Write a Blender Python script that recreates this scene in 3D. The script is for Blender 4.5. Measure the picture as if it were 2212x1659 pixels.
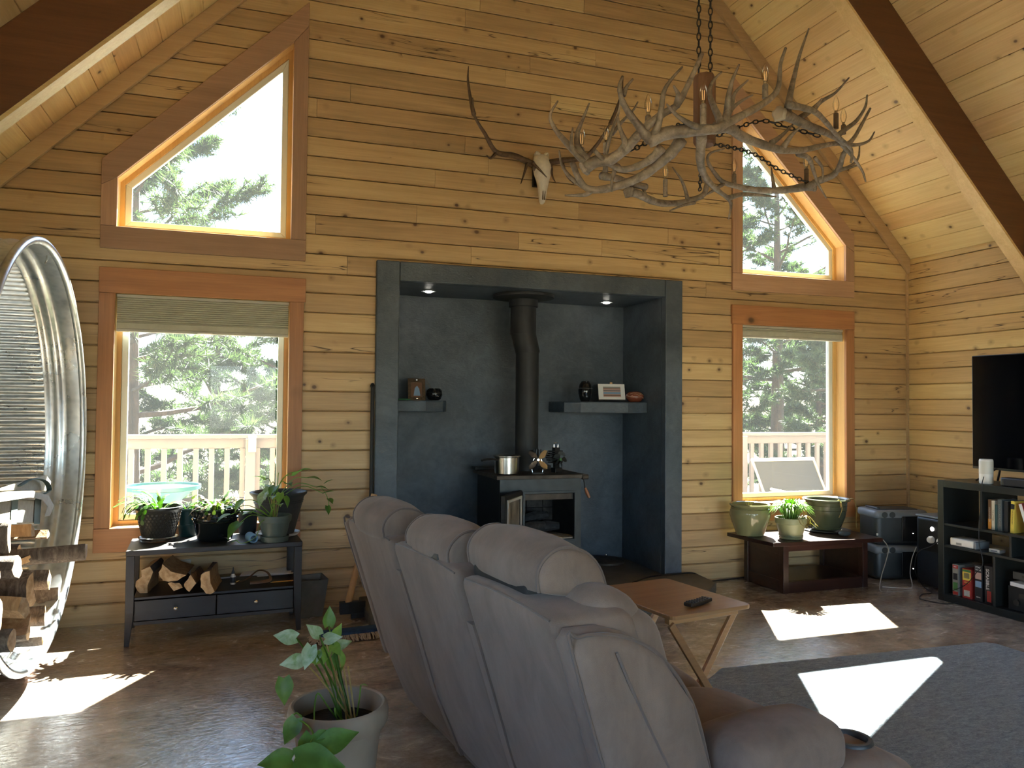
import bpy, bmesh, math, random
import numpy as np
from mathutils import Vector, Matrix, Euler
random.seed(7); rng = np.random.default_rng(7)
for o in list(bpy.data.objects): bpy.data.objects.remove(o)
SC = bpy.context.scene
COL = SC.collection
PI = math.pi

# ------------------------------------------------------------------ camera
FPX, CX, CY = 1661.0, 1106.0, 829.5
yaw, pit, rol = [math.radians(a) for a in (18.93, 1.564, 0.513)]
CAM = np.array([0.0, -5.82, 1.5])
_f = np.array([math.sin(yaw)*math.cos(pit), math.cos(yaw)*math.cos(pit), math.sin(pit)])
_r = np.array([math.cos(yaw), -math.sin(yaw), 0.0]); _u = np.cross(_r, _f)
_r, _u = _r*math.cos(rol)+_u*math.sin(rol), -_r*math.sin(rol)+_u*math.cos(rol)
cd = bpy.data.cameras.new('camera'); cam = bpy.data.objects.new('camera', cd); COL.objects.link(cam)
cd.sensor_width = 36.0; cd.lens = FPX/2212*36.0; cd.clip_start = 0.05; cd.clip_end = 400
cam.matrix_world = Matrix(((_r[0], _u[0], -_f[0], CAM[0]), (_r[1], _u[1], -_f[1], CAM[1]), (_r[2], _u[2], -_f[2], CAM[2]), (0, 0, 0, 1)))
SC.camera = cam
def at(px, py, ax, v):
    """point of the place seen at photo pixel (px, py) on the plane axis ax = v"""
    d = _f + _r*(px-CX)/FPX - _u*(py-CY)/FPX
    return CAM + d*((v-CAM[ax])/d[ax])

# ------------------------------------------------------------------ light
SUN = Vector((-0.455, -0.834, -1.0)).normalized()          # travel direction of sunlight
SKY_STRENGTH, SUN_STRENGTH, EXPOSURE = 0.42, 68.0, 2.4
wd = bpy.data.worlds.new('world'); SC.world = wd; wd.use_nodes = True
nt = wd.node_tree; nt.nodes.clear()
ow = nt.nodes.new('ShaderNodeOutputWorld'); bg = nt.nodes.new('ShaderNodeBackground'); sk = nt.nodes.new('ShaderNodeTexSky')
sk.sky_type = 'NISHITA'; sk.sun_disc = False; sk.sun_elevation = math.radians(46.5); sk.sun_rotation = math.atan2(0.455, 0.834)
sk.altitude = 2100; sk.dust_density = 2.6; sk.ozone_density = 1.0
bg.inputs['Strength'].default_value = SKY_STRENGTH
nt.links.new(sk.outputs[0], bg.inputs[0]); nt.links.new(bg.outputs[0], ow.inputs[0])
sd = bpy.data.lights.new('sun', 'SUN'); sun = bpy.data.objects.new('sun', sd); COL.objects.link(sun)
sd.energy = SUN_STRENGTH; sd.angle = math.radians(0.6); sd.color = (1.0, 0.95, 0.86)
sun.rotation_euler = SUN.to_track_quat('-Z', 'Y').to_euler(); sun.location = (6, 12, 15)
SC.cycles.caustics_reflective = False; SC.cycles.caustics_refractive = False; SC.cycles.adaptive_threshold = 0.06; SC.cycles.max_bounces = 7; SC.cycles.glossy_bounces = 2; SC.cycles.transmission_bounces = 3
vs = SC.view_settings; vs.view_transform = 'Standard'; vs.look = 'None'; vs.exposure = EXPOSURE; vs.gamma = 1.0; vs.use_curve_mapping = False

# ------------------------------------------------------------------ helpers
ORG = {}
def props(o, label=None, cat=None, group=None, kind=None):
    if label: o['label'] = label
    if cat: o['category'] = cat
    if group: o['group'] = group
    if kind: o['kind'] = kind
    return o
def thing(name, label, cat, loc=(0, 0, 0), rotz=0.0, group=None):
    o = bpy.data.objects.new(name, None); COL.objects.link(o)
    o.empty_display_size = 0.1
    o.location = loc; o.rotation_euler = (0, 0, rotz); ORG[o.name] = np.array(loc, float)
    return props(o, label, cat, group)
def rotm(rx=0, ry=0, rz=0): return np.array(Euler((rx, ry, rz)).to_matrix())
def frame(d, up=(0, 0, 1)):
    d = np.array(d, float); d /= np.linalg.norm(d); up = np.array(up, float)
    if abs(d@up) > 0.98: up = np.array([1.0, 0, 0])
    a = np.cross(up, d); a /= np.linalg.norm(a); return a, np.cross(d, a), d
def catmull(P, n=6):
    P = [np.array(p, float) for p in P]
    if len(P) < 3: return [P[0]+(P[-1]-P[0])*i/n for i in range(n+1)]
    Q = [2*P[0]-P[1]]+P+[2*P[-1]-P[-2]]; out = []
    for i in range(1, len(Q)-2):
        for k in range(n):
            t = k/n; a, b, c, d = Q[i-1], Q[i], Q[i+1], Q[i+2]
            out.append(0.5*((2*b)+(-a+c)*t+(2*a-5*b+4*c-d)*t*t+(-a+3*b-3*c+d)*t**3))
    out.append(P[-1]); return out
class MB:
    def __init__(s): s.v, s.f = [], []
    def add(s, V, F):
        b = len(s.v); s.v += [tuple(float(c) for c in p) for p in V]; s.f += [tuple(b+i for i in q) for q in F]; return s
    def box(s, c, d, R=None, warp=None):
        x, y, z = d[0]/2, d[1]/2, d[2]/2
        V = [np.array(p, float) for p in ((-x,-y,-z),(x,-y,-z),(x,y,-z),(-x,y,-z),(-x,-y,z),(x,-y,z),(x,y,z),(-x,y,z))]
        if R is not None: V = [R@p for p in V]
        V = [p+np.array(c, float) for p in V]
        if warp: V = [warp(p) for p in V]
        return s.add(V, [(3,2,1,0),(4,5,6,7),(0,1,5,4),(1,2,6,5),(2,3,7,6),(3,0,4,7)])
    def lo(s, a, b):
        """box from corner a to corner b"""
        a, b = np.array(a, float), np.array(b, float); return s.box((a+b)/2, np.abs(b-a))
    def hexa(s, V): return s.add(V, [(3,2,1,0),(4,5,6,7),(0,1,5,4),(1,2,6,5),(2,3,7,6),(3,0,4,7)])
    def loft(s, rings, closed_ends=True, loop=False):
        n = len(rings[0]); V = [p for r in rings for p in r]; F = []
        m = len(rings)
        for i in range(m if loop else m-1):
            j = (i+1) % m
            for k in range(n): F.append((i*n+k, i*n+(k+1) % n, j*n+(k+1) % n, j*n+k))
        if closed_ends and not loop: F.append(tuple(range(n-1, -1, -1))); F.append(tuple((m-1)*n+k for k in range(n)))
        return s.add(V, F)
    def prism(s, poly, d):
        """closed 3D polygon pushed along the vector d"""
        P = [np.array(p, float) for p in poly]; return s.loft([P, [p+np.array(d, float) for p in P]])
    def tube(s, pts, rad, n=8, loop=False, flat=1.0, up=(0, 0, 1)):
        pts = [np.array(p, float) for p in pts]; m = len(pts); rings = []
        if not hasattr(rad, '__len__'): rad = [rad]*m
        pa = None
        for i, p in enumerate(pts):
            if loop: t = pts[(i+1) % m]-pts[i-1]
            else: t = pts[min(i+1, m-1)]-pts[max(i-1, 0)]
            if np.linalg.norm(t) < 1e-9: t = np.array([0, 0, 1.0])
            t = t/np.linalg.norm(t)
            if pa is None: a, b, _ = frame(t, up)
            else:
                a = pa-t*(pa@t); a /= np.linalg.norm(a); b = np.cross(t, a)
            pa = a
            rings.append([p+rad[i]*(a*math.cos(2*PI*k/n)+b*flat*math.sin(2*PI*k/n)) for k in range(n)])
        return s.loft(rings, True, loop)
    def lathe(s, prof, c=(0, 0, 0), n=28, R=None, caps=True, warp=None):
        rings = []
        for r, z in prof:
            ring = []
            for k in range(n):
                p = np.array([r*math.cos(2*PI*k/n), r*math.sin(2*PI*k/n), z])
                if warp: p = warp(p)
                if R is not None: p = R@p
                ring.append(p+np.array(c, float))
            rings.append(ring)
        return s.loft(rings, caps)
    def ell(s, c, r, nu=14, nv=8, R=None, fn=None):
        prof = [(max(math.sin(PI*(i+0.02)/(nv+0.04)), 0.02), -math.cos(PI*(i+0.02)/(nv+0.04))) for i in range(nv+1)]
        rings = []
        for a, z in prof:
            ring = []
            for k in range(nu):
                p = np.array([a*math.cos(2*PI*k/nu)*r[0], a*math.sin(2*PI*k/nu)*r[1], z*r[2]])
                if fn: p = fn(p)
                if R is not None: p = R@p
                ring.append(p+np.array(c, float))
            rings.append(ring)
        return s.loft(rings)
    def rbox(s, c, d, r, n=3, m=1, R=None, warp=None):
        """box with rounded edges of radius r; n rounding steps, m extra cuts on the flats"""
        h = np.array(d, float)/2; r = min(r, h.min()*0.999)
        def axis(hh):
            inner = [(-hh+r)+(2*(hh-r))*i/(m+1) for i in range(m+2)]
            lo = [(-hh+r, -math.cos(PI/2*i/n)) for i in range(n)] ; hi = [(hh-r, math.sin(PI/2*(i+1)/n)) for i in range(n)]
            return lo+[(q, 0.0) for q in inner]+hi
        A = [axis(q) for q in h]; idx = {}; V = []; F = []
        def vert(i, j, k):
            key = (i, j, k)
            if key in idx: return idx[key]
            q = [A[0][i], A[1][j], A[2][k]]
            base = np.array([a[0] for a in q]); e = np.array([a[1] for a in q])
            # keep cube-surface offset -> sphere
            nn = np.linalg.norm(e); e = e/nn if nn > 1e-9 else e
            p = base+e*r
            if R is not None: p = R@p
            p = p+np.array(c, float)
            if warp is not None: p = warp(p)
            V.append(p); idx[key] = len(V)-1; return idx[key]
        L = [len(a) for a in A]
        for ax in range(3):
            b, cc = (ax+1) % 3, (ax+2) % 3
            for side in (0, L[ax]-1):
                for j in range(L[b]-1):
                    for k in range(L[cc]-1):
                        q = []
                        for dj, dk in ((0, 0), (1, 0), (1, 1), (0, 1)):
                            t = [0, 0, 0]; t[ax] = side; t[b] = j+dj; t[cc] = k+dk; q.append(vert(*t))
                        F.append(tuple(q) if side else tuple(q[::-1]))
        return s.add(V, F)
    def build(s, name, mat, parent=None, world=False, smooth=False, angle=35, bevel=0, loc=None, label=None, kind=None, subsurf=0):
        V = np.array(s.v, float)
        org = ORG.get(parent.name) if (parent is not None and world) else None
        if org is not None: V = V-org
        me = bpy.data.meshes.new(name); me.from_pydata(V.tolist(), [], s.f); me.update()
        o = bpy.data.objects.new(name, me); COL.objects.link(o)
        if mat: me.materials.append(M[mat] if isinstance(mat, str) else mat)
        if smooth:
            me.shade_smooth()
            if angle < 180: me.set_sharp_from_angle(angle=math.radians(angle))
        if bevel:
            bm = o.modifiers.new('bevel', 'BEVEL'); bm.width = bevel; bm.segments = 2; bm.limit_method = 'ANGLE'; bm.angle_limit = math.radians(40)
        if subsurf:
            sm = o.modifiers.new('sub', 'SUBSURF'); sm.levels = subsurf; sm.render_levels = subsurf
        if parent is not None: o.parent = parent; ORG[o.name] = ORG.get(parent.name, np.zeros(3))
        if loc is not None: o.location = loc
        if parent is None: ORG[o.name] = np.array(loc if loc is not None else (0, 0, 0), float)
        if label: o['label'] = label
        if kind: o['kind'] = kind
        return o
def copy_tree(o, parent=None):
    c = o.copy(); COL.objects.link(c)
    if parent is not None: c.parent = parent
    ORG[c.name] = ORG.get(o.name, np.zeros(3))
    for ch in list(o.children): copy_tree(ch, c)
    return c
def lettering(text, size, mat, parent, M4, name='lettering', extrude=0.0004, align='CENTER', label=None):
    cu = bpy.data.curves.new(name, 'FONT'); cu.body = text; cu.size = size; cu.align_x = align; cu.align_y = 'CENTER'; cu.extrude = extrude; cu.resolution_u = 2
    to = bpy.data.objects.new(name, cu); COL.objects.link(to)
    bpy.context.view_layer.update()
    dg = bpy.context.evaluated_depsgraph_get(); me = bpy.data.meshes.new_from_object(to.evaluated_get(dg))
    bpy.data.objects.remove(to); bpy.data.curves.remove(cu)
    o = bpy.data.objects.new(name, me); COL.objects.link(o); me.materials.clear(); me.materials.append(M[mat])
    o.parent = parent; o.matrix_local = M4
    if label: o['label'] = label
    return o

# ------------------------------------------------------------------ materials
M = {}
class NT:
    def __init__(s, name):
        m = bpy.data.materials.new(name); m.use_nodes = True; s.m = m; s.t = m.node_tree; s.t.nodes.clear(); M[name] = m
        s.out = s.n('OutputMaterial'); s.bsdf = s.n('BsdfPrincipled'); s.l(s.bsdf.outputs[0], s.out.inputs[0])
    def n(s, t, **k):
        x = s.t.nodes.new('ShaderNode'+t)
        for a, b in k.items(): setattr(x, a, b)
        return x
    def l(s, a, b): s.t.links.new(a, b)
    def set(s, **k):
        for a, b in k.items():
            i = s.bsdf.inputs[a.replace('_', ' ')]
            if hasattr(b, 'node'): s.l(b, i)
            else: i.default_value = (*b, 1.0) if isinstance(b, tuple) and len(b) == 3 and i.type == 'RGBA' else b
        return s
    def coord(s, scale=(1, 1, 1), rnd=True, which='Object'):
        tc = s.n('TexCoord'); mp = s.n('Mapping'); mp.inputs['Scale'].default_value = scale
        src = tc.outputs[which]
        if rnd:
            oi = s.n('ObjectInfo'); mu = s.n('VectorMath', operation='SCALE'); mu.inputs[0].default_value = (37.3, 21.7, 53.1)
            s.l(oi.outputs['Random'], mu.inputs['Scale']); ad = s.n('VectorMath', operation='ADD'); s.l(src, ad.inputs[0]); s.l(mu.outputs[0], ad.inputs[1]); src = ad.outputs[0]
        s.l(src, mp.inputs[0]); return mp.outputs[0]
    def noise(s, co, scale=5, detail=4, rough=0.55, dist=0.0):
        x = s.n('TexNoise'); x.inputs['Scale'].default_value = scale; x.inputs['Detail'].default_value = detail
        x.inputs['Roughness'].default_value = rough; x.inputs['Distortion'].default_value = dist; s.l(co, x.inputs['Vector']); return x.outputs['Fac']
    def voro(s, co, scale=5, feature='F1', rand=1.0):
        x = s.n('TexVoronoi', feature=feature); x.inputs['Scale'].default_value = scale; x.inputs['Randomness'].default_value = rand; s.l(co, x.inputs['Vector']); return x
    def ramp(s, fac, stops):
        x = s.n('ValToRGB'); e = x.color_ramp.elements
        while len(e) < len(stops): e.new(0.5)
        for q, (p, c) in zip(e, stops):
            q.position = p; q.color = (*c, 1) if hasattr(c, '__len__') else (c, c, c, 1)
        s.l(fac, x.inputs[0]); return x.outputs[0]
    def mix(s, fac, a, b, mode='MIX'):
        x = s.n('MixRGB', blend_type=mode)
        for i, q in zip(x.inputs, (fac, a, b)):
            if hasattr(q, 'node'): s.l(q, i)
            else: i.default_value = q if not isinstance(q, tuple) else (*q, 1.0)
        return x.outputs[0]
    def math(s, op, a, b=0.0):
        x = s.n('Math', operation=op)
        for i, q in zip(x.inputs, (a, b)):
            if hasattr(q, 'node'): s.l(q, i)
            else: i.default_value = q
        return x.outputs[0]
    def bump(s, h, strength=0.3, dist=0.01, normal=None):
        x = s.n('Bump'); x.inputs['Strength'].default_value = strength; x.inputs['Distance'].default_value = dist; s.l(h, x.inputs['Height'])
        if normal is not None: s.l(normal, x.inputs['Normal'])
        s.l(x.outputs[0], s.bsdf.inputs['Normal']); return x.outputs[0]
def plain(name, col, rough=0.5, metal=0.0, bump=0.0, var=0.0, scale=20, **k):
    t = NT(name); t.set(Roughness=rough, Metallic=metal)
    if var or bump:
        co = t.coord(); n = t.noise(co, scale, 4)
        if var:
            dk = tuple(c*(1-var) for c in col); lt = tuple(min(1, c*(1+var)) for c in col)
            t.set(Base_Color=t.ramp(n, [(0.3, dk), (0.7, lt)]))
        else: t.set(Base_Color=col)
        if bump: t.bump(n, bump, 0.004)
    else: t.set(Base_Color=col)
    t.set(**k); return t
def wood(name, axis, a, b, knot=(0.105, 0.055, 0.028), rough=0.5, kd=1.0, crack=True, grain=1.0, pv=0.16):
    """boards: grain along axis, knots and drying cracks"""
    t = NT(name); sc = [9.0, 9.0, 9.0]; sc[axis] = 0.55
    co = t.coord(tuple(q*grain for q in sc)); n = t.noise(co, 2.2, 5, 0.6, 0.6)
    fine = [90.0]*3; fine[axis] = 2.5
    n2 = t.noise(t.coord(tuple(fine)), 1.0, 3, 0.6)
    col = t.ramp(n, [(0.25, a), (0.75, b)])
    col = t.mix(0.22, col, t.ramp(n2, [(0.3, 0.35), (0.7, 0.75)]), 'OVERLAY')
    big = [1.3]*3; big[axis] = 0.5
    col = t.mix(0.3, col, t.ramp(t.noise(t.coord(tuple(big)), 1.5, 2), [(0.3, 0.32), (0.7, 0.68)]), 'OVERLAY')
    oi = t.n('ObjectInfo'); pr = t.ramp(oi.outputs['Random'], [(0.0, 0.5-pv), (1.0, 0.5+pv)])
    col = t.mix(0.55, col, pr, 'OVERLAY')
    if kd:
        ks = [7.6*kd]*3; ks[axis] = 6.2*kd
        vo = t.voro(t.coord(tuple(ks)), 1.0)
        sz = t.noise(t.coord(tuple(ks)), 1.3, 1)
        d = t.math('DIVIDE', vo.outputs['Distance'], t.math('MULTIPLY', sz, 1.6))
        keep = t.ramp(vo.outputs['Color'], [(0.50, 0.0), (0.52, 1.0)])
        k1 = t.math('MULTIPLY', t.ramp(d, [(0.075, 1.0), (0.145, 0.0)]), keep); ring = t.math('MULTIPLY', t.ramp(d, [(0.12, 0.6), (0.30, 0.0)]), keep)
        col = t.mix(ring, col, tuple(0.55*p+0.45*q for p, q in zip(a, knot)))
        col = t.mix(k1, col, knot)
    h = n2
    if crack:
        cs = [16.0]*3; cs[axis] = 0.9
        cn = t.noise(t.coord(tuple(cs)), 1.0, 2, 0.5, 0.3)
        line = t.ramp(t.math('ABSOLUTE', t.math('SUBTRACT', cn, 0.5)), [(0.0, 1.0), (0.012, 0.0)])
        ms = [3.0]*3; ms[axis] = 0.45
        mask = t.ramp(t.noise(t.coord(tuple(ms)), 1.7, 1), [(0.60, 0.0), (0.64, 1.0)])
        ck = t.math('MULTIPLY', line, mask)
        col = t.mix(ck, col, (0.045, 0.022, 0.01)); h = t.math('SUBTRACT', n2, t.math('MULTIPLY', ck, 3.0))
    t.set(Base_Color=col, Roughness=rough); t.bump(h, 0.15, 0.003); return t

PINE_A, PINE_B = (0.45, 0.300, 0.143), (0.62, 0.435, 0.222)
wood('pine_wall_x', 0, PINE_A, PINE_B)
wood('pine_wall_y', 1, (0.50, 0.345, 0.155), (0.66, 0.475, 0.225))
wood('pine_ceiling', 1, (0.60, 0.43, 0.20), (0.74, 0.55, 0.29), kd=0.9, crack=False)
wood('pine_trim', 0, (0.45, 0.30, 0.155), (0.54, 0.37, 0.20), kd=0, crack=False)
wood('cedar_x', 0, (0.38, 0.165, 0.068), (0.50, 0.235, 0.10), kd=0.45, crack=False)
wood('cedar_z', 2, (0.38, 0.165, 0.068), (0.50, 0.235, 0.10), kd=0.45, crack=False)
wood('fascia_x', 0, (0.40, 0.24, 0.145), (0.50, 0.31, 0.195), kd=0.4, crack=False)
wood('fascia_z', 2, (0.40, 0.24, 0.145), (0.50, 0.31, 0.195), kd=0.4, crack=False)
wood('jamb_wood', 2, (0.55, 0.33, 0.12), (0.66, 0.42, 0.17), kd=0, crack=False)
wood('beam_wood', 0, (0.115, 0.046, 0.019), (0.17, 0.072, 0.028), kd=0.4, crack=False)
wood('espresso', 0, (0.010, 0.007, 0.007), (0.019, 0.014, 0.013), kd=0, crack=False, rough=0.42)
wood('rosewood', 0, (0.020, 0.008, 0.006), (0.042, 0.017, 0.011), kd=0, crack=False, rough=0.28)
wood('tray_wood', 0, (0.34, 0.17, 0.07), (0.47, 0.26, 0.11), kd=0, crack=False, rough=0.35)
wood('handle_wood', 2, (0.45, 0.25, 0.10), (0.58, 0.34, 0.15), kd=0, crack=False, rough=0.45)
wood('red_handle_wood', 2, (0.27, 0.10, 0.04), (0.36, 0.15, 0.06), kd=0, crack=False, rough=0.4)
wood('pine_underside', 0, (0.60, 0.43, 0.20), (0.74, 0.55, 0.29), kd=0, crack=False)
wood('hub_wood', 2, (0.13, 0.062, 0.033), (0.19, 0.098, 0.052), kd=0, crack=False, rough=0.6)

t = NT('plaster')                                    # troweled grey plaster
co = t.coord(rnd=False); n1 = t.noise(co, 1.6, 5, 0.65, 0.8); n2 = t.noise(co, 9, 5, 0.6, 1.5); st = t.noise(t.coord((14, 14, 40), False), 1.0, 4, 0.6, 2.5)
c = t.ramp(n1, [(0.3, (0.044, 0.060, 0.077)), (0.7, (0.104, 0.132, 0.162))]); c = t.mix(0.35, c, t.ramp(n2, [(0.3, 0.3), (0.7, 0.7)]), 'OVERLAY')
t.set(Base_Color=c, Roughness=0.42, Specular_IOR_Level=0.4); t.bump(t.math('ADD', st, n2), 0.45, 0.006)
t = NT('hearth_concrete'); co = t.coord(rnd=False); n = t.noise(co, 6, 6, 0.6, 0.5)
t.set(Base_Color=t.ramp(n, [(0.3, (0.085, 0.078, 0.065)), (0.7, (0.14, 0.128, 0.105))]), Roughness=0.6); t.bump(n, 0.2, 0.004)
t = NT('floor_concrete')                             # stained, sealed, rough-troweled slab
co = t.coord(rnd=False); n1 = t.noise(t.coord((1, 1.6, 1), False), 1.1, 6, 0.62, 0.7); n2 = t.noise(t.coord((3.6, 5.5, 1), False), 1.6, 7, 0.72, 1.0); n3 = t.noise(co, 30, 4, 0.6, 0.4)
c = t.ramp(n1, [(0.30, (0.29, 0.185, 0.12)), (0.50, (0.44, 0.355, 0.275)), (0.72, (0.62, 0.57, 0.50))])
c = t.mix(0.75, c, t.ramp(n2, [(0.32, 0.26), (0.68, 0.72)]), 'OVERLAY'); c = t.mix(0.3, c, t.ramp(n3, [(0.3, 0.3), (0.7, 0.7)]), 'OVERLAY')
t.set(Base_Color=c, Roughness=t.ramp(n2, [(0.3, 0.16), (0.7, 0.30)]), Specular_IOR_Level=0.62, Coat_Weight=1.0, Coat_Roughness=0.06)
rp = t.noise(t.coord((16, 26, 1), False), 1.6, 5, 0.6, 1.6); bn = t.bump(t.math('ADD', t.math('MULTIPLY', rp, 1.0), t.math('MULTIPLY', n3, 0.25)), 0.22, 0.010); t.l(bn, t.bsdf.inputs['Coat Normal'])
t = NT('rug_pile'); co = t.coord(rnd=False); n1 = t.noise(t.coord((9, 22, 9), False), 2.0, 6, 0.75, 1.0); n2 = t.noise(co, 160, 2)
c = t.ramp(n1, [(0.30, (0.19, 0.225, 0.26)), (0.55, (0.33, 0.385, 0.43)), (0.75, (0.48, 0.54, 0.58))]); t.set(Base_Color=t.mix(0.35, c, t.ramp(n2, [(0.3, 0.25), (0.7, 0.75)]), 'OVERLAY'), Roughness=0.95, Specular_IOR_Level=0.1); t.bump(t.math('ADD', n1, n2), 0.7, 0.01)
t = NT('microfiber'); co = t.coord(rnd=True); n1 = t.noise(t.coord((6, 6, 3.0)), 1.2, 6, 0.66, 0.35); n2 = t.noise(co, 420, 2)
c = t.ramp(n1, [(0.22, (0.142, 0.106, 0.085)), (0.78, (0.252, 0.196, 0.160))]); t.set(Base_Color=c, Roughness=0.85, Specular_IOR_Level=0.15, Sheen_Weight=0.25, Sheen_Roughness=0.45, Sheen_Tint=(0.8, 0.76, 0.72)); t.bump(t.math('ADD', t.math('MULTIPLY', n1, 2.0), n2), 0.18, 0.006)
plain('piping_fabric', (0.12, 0.09, 0.075), 0.8, Sheen_Weight=0.3)
t = NT('galvanized'); co = t.coord(rnd=False); v = t.voro(co, 26); n = t.noise(co, 5, 5, 0.6)
c = t.ramp(v.outputs['Distance'], [(0.0, (0.50, 0.56, 0.60)), (0.6, (0.66, 0.71, 0.74))]); t.set(Base_Color=c, Metallic=0.85, Roughness=t.ramp(n, [(0.3, 0.22), (0.7, 0.45)])); t.bump(n, 0.08, 0.004)
t = NT('bark'); co = t.coord((22, 22, 5)); n = t.noise(co, 1.6, 6, 0.7, 1.2); t.set(Base_Color=t.ramp(n, [(0.3, (0.05, 0.038, 0.030)), (0.55, (0.16, 0.125, 0.10)), (0.75, (0.30, 0.255, 0.21))]), Roughness=0.95); t.bump(n, 0.9, 0.02)
t = NT('split_wood'); co = t.coord((26, 26, 3)); n = t.noise(co, 1.3, 5, 0.65, 0.8); t.set(Base_Color=t.ramp(n, [(0.3, (0.30, 0.165, 0.075)), (0.55, (0.47, 0.29, 0.14)), (0.75, (0.60, 0.42, 0.24))]), Roughness=0.85); t.bump(n, 0.6, 0.012)
t = NT('log_end'); co = t.coord((1, 1, 1)); w = t.n('TexWave', wave_type='RINGS', rings_direction='Z'); w.inputs['Scale'].default_value = 28; w.inputs['Distortion'].default_value = 4; w.inputs['Detail'].default_value = 3; t.l(t.coord((1, 1, 1), False), w.inputs[0]); n = t.noise(co, 40, 3)
t.set(Base_Color=t.mix(0.5, t.ramp(w.outputs['Fac'], [(0.2, (0.36, 0.22, 0.11)), (0.8, (0.56, 0.40, 0.24))]), t.ramp(n, [(0.3, (0.3, 0.2, 0.1)), (0.7, (0.62, 0.48, 0.32))])), Roughness=0.9); t.bump(n, 0.4, 0.006)
for nm, a, b in (('leaf_green', (0.05, 0.135, 0.022), (0.10, 0.235, 0.045)), ('leaf_variegated', (0.16, 0.28, 0.13), (0.48, 0.60, 0.44)), ('cactus_green', (0.045, 0.11, 0.03), (0.10, 0.19, 0.05)), ('leaf_lime', (0.15, 0.30, 0.05), (0.27, 0.45, 0.09)), ('leaf_dry', (0.42, 0.26, 0.10), (0.55, 0.38, 0.18)), ('cactus_red', (0.09, 0.045, 0.035), (0.16, 0.11, 0.05))):
    t = NT(nm); n = t.noise(t.coord((14, 14, 14)), 1.5, 3, 0.6, 0.6); cc = t.ramp(n, [(0.35, a), (0.65, b)])
    t.set(Base_Color=cc, Roughness=0.38, Specular_IOR_Level=0.45)
    tr = t.n('BsdfTranslucent'); t.l(t.mix(0.4, cc, (0.5, 0.85, 0.12), 'MIX'), tr.inputs[0]); ms = t.n('MixShader'); ms.inputs[0].default_value = 0.40; t.l(t.bsdf.outputs[0], ms.inputs[1]); t.l(tr.outputs[0], ms.inputs[2]); t.l(ms.outputs[0], t.out.inputs[0])
t = NT('needles'); n = t.noise(t.coord((1.5, 1.5, 1.5)), 1.2, 3); cc = t.ramp(n, [(0.3, (0.010, 0.024, 0.011)), (0.7, (0.032, 0.060, 0.021))]); t.set(Base_Color=cc, Roughness=0.5)
tr = t.n('BsdfTranslucent'); tr.inputs[0].default_value = (0.040, 0.072, 0.018, 1); ms = t.n('MixShader'); ms.inputs[0].default_value = 0.35; t.l(t.bsdf.outputs[0], ms.inputs[1]); t.l(tr.outputs[0], ms.inputs[2]); t.l(ms.outputs[0], t.out.inputs[0])
t = NT('tree_bark'); n = t.noise(t.coord((6, 6, 1.2)), 2.0, 6, 0.7, 1.0); t.set(Base_Color=t.ramp(n, [(0.3, (0.016, 0.013, 0.012)), (0.7, (0.065, 0.045, 0.034))]), Roughness=0.95); t.bump(n, 0.8, 0.03)
t = NT('forest_floor'); n = t.noise(t.coord(rnd=False), 2.0, 6, 0.7); t.set(Base_Color=t.ramp(n, [(0.3, (0.09, 0.075, 0.045)), (0.7, (0.18, 0.15, 0.09))]), Roughness=1.0)
t = NT('antler'); n = t.noise(t.coord((30, 30, 30)), 1.0, 5, 0.65, 0.5); n2 = t.noise(t.coord((5, 5, 5)), 1.0, 2); cc = t.ramp(n, [(0.3, (0.11, 0.083, 0.062)), (0.7, (0.34, 0.285, 0.23))]); t.set(Base_Color=t.mix(0.5, cc, t.ramp(n2, [(0.35, 0.25), (0.65, 0.75)]), 'OVERLAY'), Roughness=0.5); t.bump(n, 0.3, 0.004)
t = NT('dark_antler'); n = t.noise(t.coord((30, 30, 30)), 1.0, 5, 0.65, 0.5); t.set(Base_Color=t.ramp(n, [(0.3, (0.06, 0.036, 0.022)), (0.7, (0.16, 0.105, 0.065))]), Roughness=0.5); t.bump(n, 0.3, 0.004)
plain('bone', (0.74, 0.70, 0.62), 0.5, var=0.12, scale=30); plain('antler_tip', (0.55, 0.48, 0.38), 0.4, var=0.1)
plain('black_iron', (0.016, 0.017, 0.018), 0.5, 0.3, bump=0.1, scale=90); plain('flue_black', (0.020, 0.022, 0.024), 0.6, 0.0, var=0.25, scale=8)
plain('stove_steel', (0.050, 0.056, 0.058), 0.42, 0.5, var=0.25, scale=9); plain('stove_dark', (0.010, 0.013, 0.016), 0.5, 0.2); plain('rust_steel', (0.070, 0.055, 0.042), 0.55, 0.4, var=0.4, scale=14)
plain('firebrick', (0.055, 0.05, 0.045), 0.95, var=0.4, bump=0.3, scale=25); plain('ash', (0.55, 0.48, 0.36), 1.0, var=0.3, scale=60); plain('char', (0.03, 0.03, 0.032), 0.9, var=0.5, bump=0.5, scale=30)
t = NT('sooty_glass'); n = t.noise(t.coord((6, 6, 3)), 2.0, 4, 0.6); t.set(Base_Color=t.ramp(n, [(0.3, (0.07, 0.055, 0.04)), (0.7, (0.34, 0.29, 0.22))]), Roughness=0.35, Specular_IOR_Level=0.5)
plain('gasket', (0.42, 0.40, 0.35), 0.95, bump=0.5, scale=120); plain('chrome', (0.75, 0.75, 0.74), 0.12, 1.0); plain('brushed_steel', (0.62, 0.60, 0.56), 0.24, 1.0, var=0.08, scale=30); plain('nickel', (0.70, 0.68, 0.63), 0.22, 1.0)
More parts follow.
